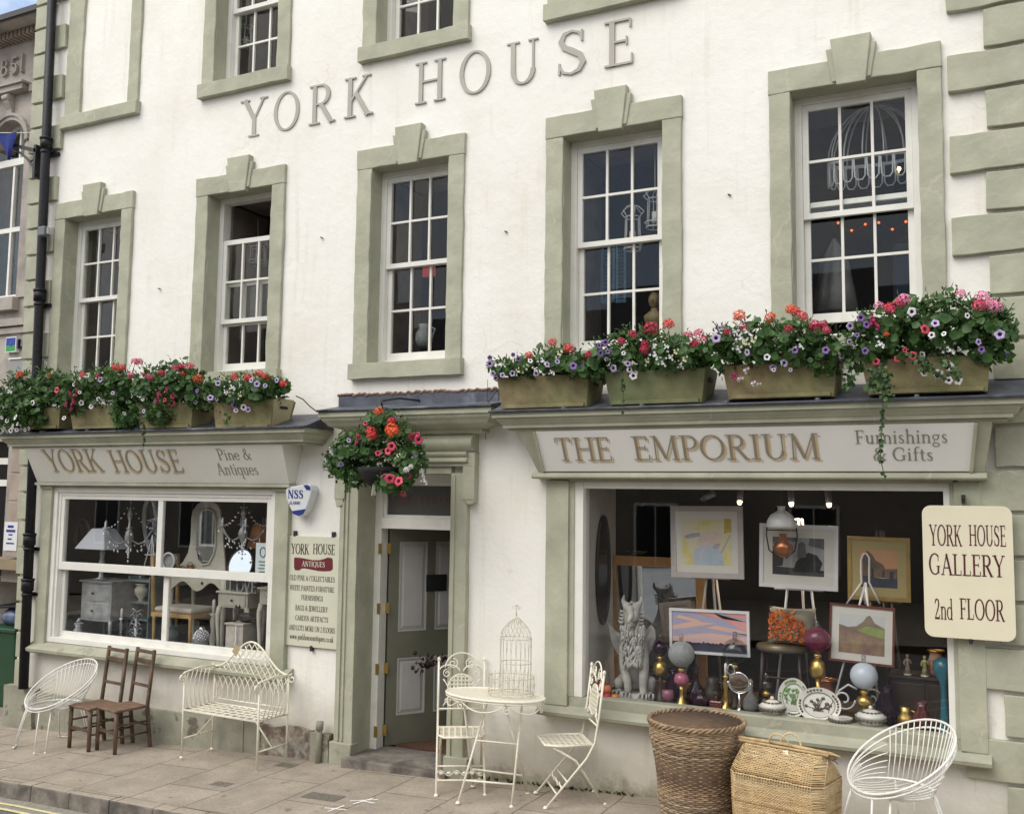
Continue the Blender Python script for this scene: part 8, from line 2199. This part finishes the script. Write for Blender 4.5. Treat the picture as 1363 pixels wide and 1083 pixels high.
    mb = MB(); mb.lathe([(.05,0),(.052,.01),(.03,.025),(.012,.045),(.016,.07),(.008,.10),(.008,zc-PZ-.085)], (x,y,PZ), 16); mb.build('stand', M['chrome'], t)
    mb = MB(); mb.tube([(x+.088*math.cos(PI+PI*i/16),y,zc+.088*math.sin(PI+PI*i/16)) for i in range(17)], .006, 6); mb.build('yoke', M['chrome'], t)
    rot = Matrix.Rotation(R(35),3,'X'); mb = MB(); mb.lathe([(.0,-.01),(.05,-.012),(.078,-.004),(.08,.006),(.07,.008),(.0,.004)], (0,0,0), 28); mb.map(lambda v: Vector((x,y,zc))+Matrix.Rotation(R(97),3,'X') @ v); mb.build('dish', M['chrome'], t)
    mb = MB(); mb.tube([(x-.06+.03*math.cos(PI*i/10),y-.02,zc+.07+.06*math.sin(PI*i/10)) for i in range(11)]+[(x-.045,y-.02,zc+.03)], .007, 6); mb.build('shade_arm', M['chrome'], t)
    # scent bottles
    for (px, yy, m, lab, sq) in ((933,.18,M['smoke'],'round dark purple scent bottle left of the red one',0),(953,.16,M['redglass'],'square dark red scent bottle next to the chrome shaving mirror',1)):
        x = at(px,935,yy)[0]; t = thing('scent_bottle', lab, 'bottle', (x,yy,PZ)); mb = MB()
        if sq: mb.box(x-.05,x+.05,yy-.02,yy+.02,PZ,PZ+.09)
        else: mb.ball((x,yy,PZ+.06),(.065,.03,.06),16)
        mb.lathe([(.012,.085),(.011,.13)], (x,yy,PZ), 10); mb.build('bottle', m, t, bevel=.012 if sq else 0); mb = MB(); mb.lathe([(.016,.131),(.016,.155),(.004,.16)], (x,yy,PZ), 10); mb.build('stopper', M['bronze'], t)
    x = at(889,935,.20)[0]; t = thing('pink_goblet', 'small pink glass goblet in front of the griffin lamps', 'glass', (x,.20,PZ)); mb = MB(); mb.lathe([(.03,0),(.006,.012),(.006,.03),(.04,.05),(.048,.09),(.044,.125)],(x,.20,PZ),16); mb.build('bowl', mat('dusky_pink_glass',(.24,.09,.13),.15), t)
    # fruit
    rr = random.Random(2); fl = ['dark red wax fruit at the back of the heap','red wax fruit nearest the side wall','orange wax fruit in the middle of the heap','crimson wax fruit at the front of the heap','orange wax fruit beside the griffin paw']
    for i, (px, dz, m, r, yy) in enumerate(((800,.06,(.35,.02,.04),.045,.24),(797,0,(.50,.03,.04),.038,.16),(808,.045,(.55,.15,.05),.04,.19),(808,0,(.45,.02,.05),.036,.13),(819,0,(.60,.20,.03),.034,.14))):
        x = at(px,925,yy)[0]; t = thing('wax_fruit', fl[i], 'fruit', (x,yy,PZ+dz), group='heap of wax fruit'); mb = MB(); mb.lathe([(.002,0),(r*.6,r*.06),(r,r*.75),(r*.85,r*1.5),(r*.3,r*1.85),(.002,r*1.72)], (x,yy,PZ+dz), 16); mb.build('fruit', mat('wax_skin',m,.35), t); mb = MB(); mb.tube([(x,yy,PZ+dz+r*1.7),(x+.006,yy,PZ+dz+r*2.1)],.003,5); mb.build('stalk', M['bronze'], t)
    # china
    def bowlset(label, px, yy, r, h, lid, plates):
        x = at(px,955,yy)[0]; t = thing('tureen' if lid else 'china_bowl', label, 'tureen' if lid else 'bowl', (x,yy,PZ)); z = PZ
        for k in range(plates):
            mb = MB(); mb.lathe([(r*.6,z),(r*1.15,z+.012),(r*1.16,z+.016),(r*.6,z+.006)], (x,yy,0), 28); mb.build('plate', M['china'], t); z += .014
        mb = MB(); mb.lathe([(r*.5,z),(r*.8,z+h*.35),(r,z+h),(r*1.06,z+h+.006),(r*.97,z+h+.002)], (x,yy,0), 28); mb.build('bowl', M['china'], t)
        mb = MB()
        for i in range(22):
            a = 2*PI*i/22; p = Vector((x+r*.97*math.cos(a),yy+r*.97*math.sin(a),z+h*.72)); mb.ball(p,(.012,.012,.009+.004*(i%3)),6)
        mb.build('printed_band', M['transfer'], t)
        if lid:
            mb = MB(); mb.lathe([(r*1.0,z+h+.004),(r*.85,z+h+.022),(r*.3,z+h+.05),(r*.1,z+h+.052)], (x,yy,0), 28); l = mb.build('lid', M['china'], t)
            mb = MB(); mb.ball((x,yy,z+h+.064),.016,10); mb.build('knob', M['china'], l)
            mb = MB()
            for i in range(14):
                a = 2*PI*i/14; mb.ball((x+r*.62*math.cos(a),yy+r*.62*math.sin(a),z+h+.036),(.014,.014,.006),6)
            mb.build('lid_print', M['transfer'], l)
    bowlset('brown printed lidded tureen on stacked plates under the bentwood stool', 1028, .16, .098, .06, True, 2)
    bowlset('open brown printed bowl between the two tureens', 1119, .13, .082, .05, False, 1)
    bowlset('brown printed lidded tureen on stacked plates nearest the gallery sign', 1159, .15, .105, .065, True, 2)
    def platter(label, px, py, yy, rx, rz_, tilt, m2):
        c = V(px,py,yy); s_ = mpp(px,py,yy); a, b = rx*s_*1.06, rz_*s_; t = thing('platter', label, 'platter', (c.x,yy,PZ)); c.z = PZ+b*math.cos(tilt)+.004
        rot = Matrix.Rotation(tilt,3,'X'); N = 36
        mb = MB(); prof = ((.0,.012),(.68,.012),(.74,.004),(1.0,-.010),(1.01,-.004))
        vs = []; 
        for f, d in prof[1:]: vs += [(a*f*math.cos(2*PI*i/N),d,b*f*math.sin(2*PI*i/N)) for i in range(N)]
        fs = [tuple(range(N))]+[(j*N+i,j*N+(i+1)%N,(j+1)*N+(i+1)%N,(j+1)*N+i) for j in range(3) for i in range(N)]
        vs += [(a*.7*math.cos(2*PI*i/N),.020,b*.7*math.sin(2*PI*i/N)) for i in range(N)]; fs += [(3*N+i,3*N+(i+1)%N,4*N+(i+1)%N,4*N+i) for i in range(N)]+[tuple(range(5*N-1,4*N-1,-1))]
        mb.add(vs, fs, 0, False); mb.map(lambda v: c+rot @ v); mb.build('plate', M['china'], t)
        mb = MB(); rr = random.Random(int(px))
        for i in range(34):
            an = 2*PI*i/34; p = Vector((a*.87*math.cos(an),-.0045,b*.87*math.sin(an))); 
            if i % 8 < 5: mb.ball(p,(.010,.003,.007+.005*rr.random()),6)
        for i in range(16):
            p0 = Vector((rr.gauss(0,.03),.008,-b*.35)); p1 = Vector((rr.gauss(0,a*.32),.008,rr.uniform(-b*.2,b*.42))); mb.tube([p0,(p0+p1)/2+Vector((rr.gauss(0,.012),0,0)),p1],.002,4); mb.ball(p1,(.014,.003,.012),7)
        N2 = 30; mb.tube([(a*.72*math.cos(2*PI*i/N2),.004,b*.72*math.sin(2*PI*i/N2)) for i in range(N2)],.002,4,True)
        mb.map(lambda v: c+rot @ v); mb.build('print', m2, t)
    platter('large oval brown printed platter standing between the tureens', 1090, 938, .20, 27, 22.5, R(-14), M['transfer'])
    platter('green and pink flowered plate standing behind the printed platter', 1056, 925, .30, 19, 25, R(-12), mat('green_enamel',(.14,.28,.08),.3))
    # dark cabinet with small things
    y = .55; xa, xb = at(1186,920,y)[0], at(1252,920,y)[0]; zt = at(1215,900,y)[1]
    t = thing('dark_cabinet', 'low dark wooden cabinet in the right corner of the big window', 'cabinet', ((xa+xb)/2,y+.15,PZ))
    mb = MB(); mb.box(xa,xb+.15,y,y+.3,PZ,zt-.02); mb.build('carcase', M['walnut'], t, bevel=.004); mb = MB(); mb.box(xa-.02,xb+.17,y-.02,y+.31,zt-.02,zt); mb.build('top', M['walnut'], t, bevel=.004)
    for k in range(2): mb = MB(); mb.box(xa+.02+k*(xb+.15-xa)/2,xa-.01+(k+1)*(xb+.15-xa)/2,y-.012,y-.0005,PZ+.03,zt-.05); d = mb.build('door', M['walnut'], t, bevel=.004)
    for (px, lab, m) in ((1208,'small china lady figurine on the dark cabinet, left one',(.40,.30,.24)),(1231,'small yellow green china figurine on the dark cabinet, right one',(.38,.36,.14))):
        x = at(px,890,y+.05)[0]; f = thing('figurine', lab, 'figurine', (x,y+.05,zt)); mb = MB(); mb.lathe([(.03,.0),(.03,.012)],(x,y+.05,zt),12); mb.build('plinth', M['china'], f); mb = MB(); mb.lathe([(.026,.012),(.016,.06),(.012,.085),(.019,.105),(.016,.122),(.006,.128)],(x,y+.05,zt),12); mb.ball((x,y+.05,zt+.142),(.013,.013,.016),10); mb.tube([(x-.016,y+.05,zt+.118),(x-.026,y+.04,zt+.09),(x-.010,y+.03,zt+.075)],.006,6); mb.tube([(x+.016,y+.05,zt+.118),(x+.028,y+.04,zt+.09)],.006,6); mb.build('body', mat('glazed_figure',m,.25,var=.4,vs=40), f)
    y2 = .62; x = at(1246,880,y2)[0]; f = thing('painted_vase', 'orange painted vase on the dark cabinet behind the figurines', 'vase', (x,y2+.05,zt)); mb = MB(); mb.lathe([(.035,0),(.06,.03),(.065,.10),(.045,.16),(.06,.19)],(x,y2+.05,zt),18); mb.build('body', mat('orange_vase',(.45,.18,.08),.3,col2=(.5,.45,.38),c2s=14), f); mb = MB(); mb.tube([(x+.062*math.cos(2*PI*i/20),y2+.05+.062*math.sin(2*PI*i/20),zt+.19) for i in range(20)],.006,6,True); mb.build('lip', M['brass'], f)
    x = at(1256,900,.20)[0]; f = thing('turquoise_vase', 'tall turquoise glass vase at the right edge of the big window', 'vase', (x,.22,PZ)); zt5 = at(1256,885,.2)[1]; hh = zt5-PZ; mb = MB(); mb.lathe([(.05,0),(.045,.02),(.03,hh*.25),(.022,hh*.6),(.03,hh*.75),(.075,hh*.92),(.07,hh*1.05),(.03,hh*1.1)],(x,.22,PZ),18); mb.build('body', mat('turquoise_glass',(.02,.13,.18),.2), f)
    gargoyle()

def gargoyle():
    y = .30
    V = lambda a, b, yy=y: at3(a, b, yy)
    x = V(845,900).x
    g = thing('griffin_statue', 'grey cast stone winged griffin sitting at the left of the big window', 'statue', (x,y,PZ))
    # one continuous skinned body: pelvis, belly, chest, neck, head, four legs, wings and ears
    P = {}
    def J(k, px, py, dy, r): P[k] = (V(px,py,y+dy), r)
    J('pelvis',842,903,.10,.11); J('belly',842,882,.05,.10); J('chest',842,864,.0,.108); J('neck',841,843,-.005,.080); J('throat',841,826,-.01,.066); J('head',841,814,-.03,.072); J('muzzle',842,821,-.10,.046); J('beak',842,827,-.135,.022)
    J('earl0',833,805,.0,.030); J('earl',829,799,.02,.018); J('earl2',831,791,.04,.006); J('earr0',849,805,.0,.030); J('earr',854,800,.02,.018); J('earr2',853,793,.04,.006)
    J('shl',831,868,-.02,.058); J('ell',832,893,-.04,.044); J('wrl',836,918,-.06,.034); J('pawl',835,931,-.08,.030)
    J('shr',856,868,-.02,.058); J('elr',857,893,-.04,.044); J('wrr',856,918,-.06,.034); J('pawr',857,931,-.08,.030)
    J('hipl',828,908,.09,.060); J('kneel',823,905,.0,.048); J('hockl',825,925,.03,.030); J('footl',823,931,-.03,.024)
    J('hipr',861,908,.09,.060); J('kneer',867,905,.0,.048); J('hockr',864,925,.03,.030); J('footr',866,931,-.03,.024)
    J('wl0',832,858,.08,.04); J('wl1',824,846,.10,.03); J('wl2',815,838,.10,.012); J('wr0',854,858,.08,.04); J('wr1',864,848,.10,.036); J('wr2',868,836,.10,.016)
    for k in ('wrl','pawl','wrr','pawr','hockl','footl','hockr','footr'):
        p, r = P[k]; P[k] = (Vector((p.x,p.y,max(p.z,PZ+.055+(.06 if k[0] == 'w' else 0)))), r)
    E = [('pelvis','belly'),('belly','chest'),('chest','neck'),('neck','throat'),('throat','head'),('head','muzzle'),('muzzle','beak'),('head','earl0'),('earl0','earl'),('earl','earl2'),('head','earr0'),('earr0','earr'),('earr','earr2'),('chest','shl'),('shl','ell'),('ell','wrl'),('wrl','pawl'),('chest','shr'),('shr','elr'),('elr','wrr'),('wrr','pawr'),('pelvis','hipl'),('hipl','kneel'),('kneel','hockl'),('hockl','footl'),('pelvis','hipr'),('hipr','kneer'),('kneer','hockr'),('hockr','footr'),('chest','wl0'),('wl0','wl1'),('wl1','wl2'),('chest','wr0'),('wr0','wr1'),('wr1','wr2')]
    ks = list(P); me = bpy.data.meshes.new('body'); off = g.location
    me.from_pydata([P[k][0]-off for k in ks], [(ks.index(a),ks.index(b)) for a,b in E], [])
    o = bpy.data.objects.new('body', me); COL.objects.link(o); o.parent = g; me.materials.append(M['plaster'])
    sk = o.modifiers.new('skin','SKIN'); sk.use_smooth_shade = True
    for i, k in enumerate(ks):
        d = me.skin_vertices[0].data[i]; d.radius = (P[k][1],)*2; d.use_root = (k == 'pelvis')
    ss = o.modifiers.new('sub','SUBSURF'); ss.levels = 2; ss.render_levels = 2
    # feathered wings
    for s_, pts in ((-1,[(834,852),(828,846),(820,840),(810,829),(812,846),(815,856),(818,862),(821,868),(825,872),(832,878)]),(1,[(853,852),(857,842),(861,836),(867,831),(872,838),(873,850),(870,858),(868,864),(864,870),(857,878)])):
        mb = MB(); mb.prism([V(a,b,y+.09).xz for a, b in pts], y+.08, y+.105); mb.build('wing', M['plaster'], g, bevel=.008)
    mb = MB(); rr = random.Random(4)
    for i in range(190):
        a = rr.uniform(-1.05,1.05); f = rr.random(); p = V(842+a*16*(1-.3*f),836+f*52,y-.085-.035*math.sqrt(max(0,1-a*a)))
        mb.tube([p+Vector((0,.012,.03)),p+Vector((0,-.008,.0)),p+Vector((a*.006,.006,-.028))], .011, 5, r2=.003)
    mb.build('chest_feathers', M['plaster'], g)
    for k in ('pawl','pawr','footl','footr'):
        p, r = P[k]; mb = MB()
        for j in (-1,0,1): q = Vector((p.x+j*.022,p.y,PZ+.060)); mb.tube([q,q+Vector((j*.012,-.035,.006)),q+Vector((j*.016,-.06,-.03))], .013, 6, r2=.004)
        mb.build('claw', M['plaster'], g)
    hc = P['head'][0]; mz = P['muzzle'][0]
    mb = MB(); mb.tube([hc+Vector((0,-.06,.03)),mz+Vector((0,-.035,.012)),mz+Vector((0,-.085,-.012)),mz+Vector((0,-.092,-.045))], .036, 9, r2=.006); mb.build('upper_beak', M['plaster'], g)
    mb = MB(); mb.tube([hc+Vector((0,-.04,-.05)),mz+Vector((0,-.03,-.055)),mz+Vector((0,-.062,-.068))], .030, 8, r2=.010); mb.build('lower_jaw', M['plaster'], g)
    for j in range(5):
        mb = MB(); q = hc+Vector((0,-.035+.035*j,.066-.006*j*j)); mb.tube([q,q+Vector((0,.02,.028))], .016, 6, r2=.003); mb.build('crest', M['plaster'], g)
    for s_ in (-1,1):
        for j in range(4):
            mb = MB(); q = hc+Vector((s_*.062,.0-.012*j,.0-.028*j)); mb.tube([q,q+Vector((s_*.035,.012,-.005)),q+Vector((s_*.05,.02,.012))], .016, 6, r2=.003); mb.build('cheek_tuft', M['plaster'], g)
    for s_ in (-1,1):
        mb = MB(); c = P['head'][0]+Vector((s_*.032,-.058,.016)); mb.ball(c,(.012,.008,.009),8); mb.tube([c+Vector((-.016,-.002,.010)),c+Vector((0,-.010,.016)),c+Vector((.016,-.002,.012))],.006,5); mb.build('eye', M['plaster'], g)
    mb = MB(); mb.lathe([(.155,0),(.16,.02),(.15,.045),(.13,.055),(.0,.055)], (x-.0,y+.02,PZ), 28, sy=.85); mb.v = [tuple(Vector(p)+noise.noise_vector(Vector(p)*22)*.012) for p in mb.v]; mb.build('rock_base', M['plaster'], g)
right_window()

def small_stock():
    """more of the crowded stock: turned glass, china and candlesticks, each with its own profile"""
    shapes = {'decanter': [(.045,0),(.06,.03),(.055,.09),(.018,.14),(.016,.19),(.024,.2),(.012,.205),(.022,.225),(.004,.25)],
              'candlestick': [(.05,0),(.045,.012),(.014,.03),(.022,.07),(.012,.11),(.02,.17),(.013,.2),(.026,.215)],
              'vase': [(.035,0),(.06,.06),(.065,.11),(.03,.17),(.045,.21)],
              'jug': [(.04,0),(.065,.05),(.06,.10),(.035,.14),(.045,.18)],
              'urn': [(.05,0),(.02,.025),(.065,.08),(.07,.13),(.045,.16),(.06,.18)]}
    for (k, label, px, y, z, m, sc) in (
        ('vase','pale ribbed vase on the window floor left of the silvered chest',101,.12,0,'silver',1.0),
        ('candlestick','silver candlestick between the silvered chest and the candle tree',158,.28,0,'chrome',1.3),
        ('urn','grey urn on the window floor under the gilt chair',226,.40,0,'slate_paint',1.2),
        ('decanter','clear decanter beside the studded head, in front of the ivory legs',260,.42,0,'frost',1.3),
        ('candlestick','tall ivory candlestick at the right edge of the dressing table floor',281,.45,0,'ivory',1.8),
        ('jug','white jug half hidden behind the silvered chest and lamp',176,.60,.50,'china',1.2),
        ('urn','pale urn on top of the blue green shelf unit',183,.50,.44,'ivory',1.1),
        ('vase','small white vase low behind the limed wooden box',338,.42,0,'china',1.2),
        ('vase','dusky purple glass vase behind the pink glass lamp',897,.42,0,'smoke',1.2),
        ('decanter','dark decanter behind the round purple scent bottle',926,.36,0,'smoke',1.3),
        ('jug','brown stoneware jug behind the red scent bottle',948,.42,0,'bronze',1.2),
        ('candlestick','brass candlestick just left of the shaving mirror',966,.32,0,'brass',1.2),
        ('decanter','clear cut decanter right of the shaving mirror',999,.34,0,'frost',1.0),
        ('urn','copper urn deep behind the large printed platter',1100,.60,0,'copper',1.4),
        ('vase','dark vase between the blue globe lamp and the cabinet',1179,.40,0,'smoke',1.3),
        ('jug','amber glass jug on the window floor below the cabinet',1204,.28,0,'brass',.9),
        ('vase','red brown glass vase at the foot of the dark cabinet',1226,.26,0,'redglass',1.0)):
        x = at(px,900,y)[0]; t = thing(k, label, k, (x,y,PZ+z))
        mb = MB(); mb.lathe([(a*sc,b*sc) for a, b in shapes[k]], t.location, 18); mb.build('body', M[m], t)
        if k == 'jug':
            q = t.location; mb = MB(); mb.tube([q+Vector((.035*sc,0,.16*sc)),q+Vector((.085*sc,0,.14*sc)),q+Vector((.06*sc,0,.06*sc))],.007*sc,6); mb.build('handle', M[m], t)
        elif k in ('vase','urn'):
            q = t.location; r, z_ = shapes[k][-1]; mb = MB(); mb.tube([q+Vector((r*sc*math.cos(2*PI*i/18),r*sc*math.sin(2*PI*i/18),z_*sc)) for i in range(18)],.005*sc,6,True); mb.build('lip', M[m], t)
        elif k == 'candlestick':
            q = t.location; mb = MB(); mb.lathe([(.011*sc,.216*sc),(.010*sc,.29*sc),(.002,.3*sc)], q, 10); mb.build('candle', M['china'], t)
small_stock()

# ---------------------------------------------------------------- things glimpsed upstairs
def upstairs():
    V = at3
    y = .55
    c = thing('wire_canopy', 'white wire bed canopy dome hanging inside the top right window', 'bed canopy', V(1165,240,y))
    cx = V(1165,240,y).x; zb, zm, zt = V(1165,243,y).z, V(1165,212,y).z, V(1165,140,y).z; r = (V(1228,240,y).x-V(1100,240,y).x)/2
    for z in (zm, zm-.012): 
        mb = MB(); mb.tube([(cx+r*math.cos(2*PI*i/40),y+r*.35*math.sin(2*PI*i/40),z) for i in range(40)], .009, 6, True); mb.build('ring', M['whitefr'], c)
    for i in range(14):
        a = 2*PI*i/14; mb = MB(); mb.tube([(cx+r*math.cos(PI/2*q)*math.cos(a),y+.35*r*math.cos(PI/2*q)*math.sin(a),zm+(zt-zm)*math.sin(PI/2*q)) for q in (0,.15,.3,.45,.6,.75,.9,1)], .007, 5); mb.build('rib', M['whitefr'], c)
    for i in range(22):
        a = 2*PI*i/22; b = 2*PI*(i+1)/22; mb = MB(); P = lambda t, z: (cx+r*math.cos(a+(b-a)*t),y+.35*r*math.sin(a+(b-a)*t),z)
        mb.tube([P(.05,zm),P(.1,zb+.03),P(.3,zb),P(.7,zb),P(.9,zb+.03),P(.95,zm)], .0065, 5); mb.build('loop', M['whitefr'], c)
    lit = mat('warm_bulb',(.9,.7,.4),.4,emit=(1,.62,.28),es=6)
    b = thing('lit_lamp', 'small warm lit bulb glowing beside the wire canopy', 'lamp', V(1196,225,1.1)); mb = MB(); mb.ball(b.location,.020,10); mb.build('bulb', lit, b); mb = MB(); mb.tube([b.location+Vector((0,0,-.02)),b.location+Vector((0,0,-.12))],.010,6); mb.build('holder', M['brass'], b)
    red = mat('red_bulb',(.8,.1,.04),.4,emit=(1,.12,.03),es=1.6)
    s = thing('light_string', 'string of tiny red lights across the lower sash of the top right window', 'string lights', V(1150,300,1.2)); pts = []
    for i in range(15): pts.append(V(1098+9*i,303-6*math.sin(i*1.1)-.3*i,1.2))
    mb = MB(); mb.tube(pts,.006,5); mb.build('wire', mat('red_tinsel',(.16,.02,.02),.8), s)
    for p in pts[2:14:2]: mb = MB(); mb.ball(p+Vector((0,-.02,0)),.011,6); mb.build('bulb', red, s)
    d = thing('draped_cloth', 'pale cloth draped on a stand inside the lower left of the top right window', 'cloth', V(1112,390,.7)); mb = MB(); p = V(1112,400,.7); n = 24
    mb.lathe([(.17,-.10),(.15,.05),(.12,.2),(.10,.32),(.05,.45),(.01,.52)], p, n); mb.v = [tuple(Vector(q)+Vector((.022*math.sin(9*math.atan2(q[1]-p.y,q[0]-p.x)),.0,0))*(1 if q[2]-p.z < .35 else .2)) for q in mb.v]; mb.build('cloth', mat('pale_muslin',(.20,.20,.20),.9,var=.2,vs=6), d)
    mb = MB(); mb.lathe([(.02,-.5),(.02,.0)], p, 8); mb.build('stand', M['bronze'], d)
    bl = thing('blue_garment', 'deep blue garment hanging inside the lower right of the top right window', 'garment', V(1205,370,1.0)); p = V(1205,370,1.0); mb = MB(); mb.box(p.x-.09,p.x+.10,1.0,1.06,p.z-.35,p.z+.3); mb.v = [(q[0]+.02*math.sin(q[2]*9),q[1],q[2]) for q in mb.v]; mb.build('cloth', mat('navy_cloth',(.015,.03,.06),.9), bl, bevel=.02); mb = MB(); mb.tube([(p.x-.08,1.03,p.z+.31),(p.x,1.03,p.z+.36),(p.x+.09,1.03,p.z+.31)],.006,6); mb.build('hanger', M['iron'], bl)
    # wire lanterns
    def lantern(label, px, pt, pb, y, w):
        T, B = V(px,pt,y), V(px,pb,y); t = thing('wire_lantern', label, 'lantern', B); h = T.z-B.z; m = M['greyfr2']
        mb = MB(); mb.tube([T,B+Vector((0,0,h*.45))],.007,5); mb.build('chain', m, t)
        for z, r in ((0,w*.7),(h*.06,w*.8),(h*.36,w*.6)): mb = MB(); mb.tube([B+Vector((r*math.cos(2*PI*i/20),r*math.sin(2*PI*i/20),z)) for i in range(20)],.006,5,True); mb.build('ring', m, t)
        for i in range(6):
            a = 2*PI*i/6; e = Vector((math.cos(a),math.sin(a),0)); mb = MB(); mb.tube([B+e*w*.7,B+e*w*.62+Vector((0,0,h*.2)),B+e*w*.6+Vector((0,0,h*.36)),B+e*w*.95+Vector((0,0,h*.42)),B+e*w*.5+Vector((0,0,h*.48)),B+Vector((0,0,h*.5))],.006,5); mb.build('rib', m, t)
        mb = MB(); mb.lathe([(.03,h*.06),(.03,h*.2)],B,10); mb.build('candle', M['china'], t)
    M['greyfr2'] = mat('pale_grey_iron',(.5,.49,.47),.6)
    lantern('pale wire lantern on a long chain, lower one in the fourth first floor window', 842, 215, 332, .40, .11)
    lantern('pale wire lantern nearer the right jamb of the fourth first floor window', 872, 200, 303, .40, .11)
    lantern('pale hanging lantern in the top floor window above the painted letter Y', 327, 5, 62, .40, .11)
    lantern('wire lantern hung inside the half opened second first floor window', 343, 290, 352, .7, .14)
    for (xa, xb, lab) in ((800,818,'blue louvred shutter, left of two inside the fourth first floor window'),(820,833,'blue louvred shutter, right of two inside the fourth first floor window')):
        y = .5; a, b = V(xa,320,y), V(xb,402,y); s = thing('blue_shutter', lab, 'shutter', (a.x,y,b.z)); m = mat('shutter_blue',(.02,.075,.12),.6) if 'shb' not in M else M['shb']; M['shb'] = m
        mb = MB(); mb.box(a.x,a.x+.02,y,y+.03,b.z,a.z); mb.box(b.x-.02,b.x,y,y+.03,b.z,a.z); mb.box(a.x+.02,b.x-.02,y,y+.03,a.z-.03,a.z); mb.box(a.x+.02,b.x-.02,y,y+.03,b.z,b.z+.03); mb.build('frame', m, s)
        mb = MB(); n = 16
        for k in range(n):
            z = b.z+.04+(a.z-b.z-.08)*k/(n-1); mb.bar((a.x+.02,y+.015,z),(b.x-.02,y+.015,z),.03,.006,up=(0,.5,.86))
        mb.build('louvres', m, s)
    p = V(571,357,.45); r_ = thing('red_card', 'bright red card standing inside the middle first floor window', 'card', p); mb = MB(); mb.box(p.x-.075,p.x+.075,.45,.455,p.z-.085,p.z+.085); mb.build('card', mat('red_card',(.42,.03,.035),.7), r_); mb = MB(); mb.box(p.x-.05,p.x+.05,.456,.50,p.z-.09,p.z-.08); mb.build('foot', M['redfr'], r_)
    p = V(565,440,.5); w = thing('white_ornament', 'white glazed jug on the sill of the middle first floor window', 'jug', (p.x,.5,p.z-.16)); mb = MB(); mb.lathe([(.06,0),(.09,.06),(.085,.13),(.05,.19),(.06,.22)], w.location, 18); mb.build('body', M['frost'], w); mb = MB(); q = w.location; mb.tube([q+Vector((.055,0,.2)),q+Vector((.12,0,.17)),q+Vector((.085,0,.07))],.010,6); mb.build('handle', M['frost'], w)
    p = V(871,416,.7); w = thing('gilt_bust', 'pale gilt bust in the lower right pane of the fourth first floor window', 'bust', (p.x,.7,p.z-.2)); q = w.location; mb = MB(); mb.lathe([(.06,0),(.05,.03),(.03,.06),(.09,.12),(.10,.17),(.035,.22),(.03,.25)], q, 16, sy=.7); mb.ball(q+Vector((0,0,.31)),(.055,.06,.075),14); mb.ball(q+Vector((0,-.06,.30)),(.012,.014,.02),8); mb.build('head', mat('pale_gilt',(.30,.23,.11),.5), w)
upstairs()
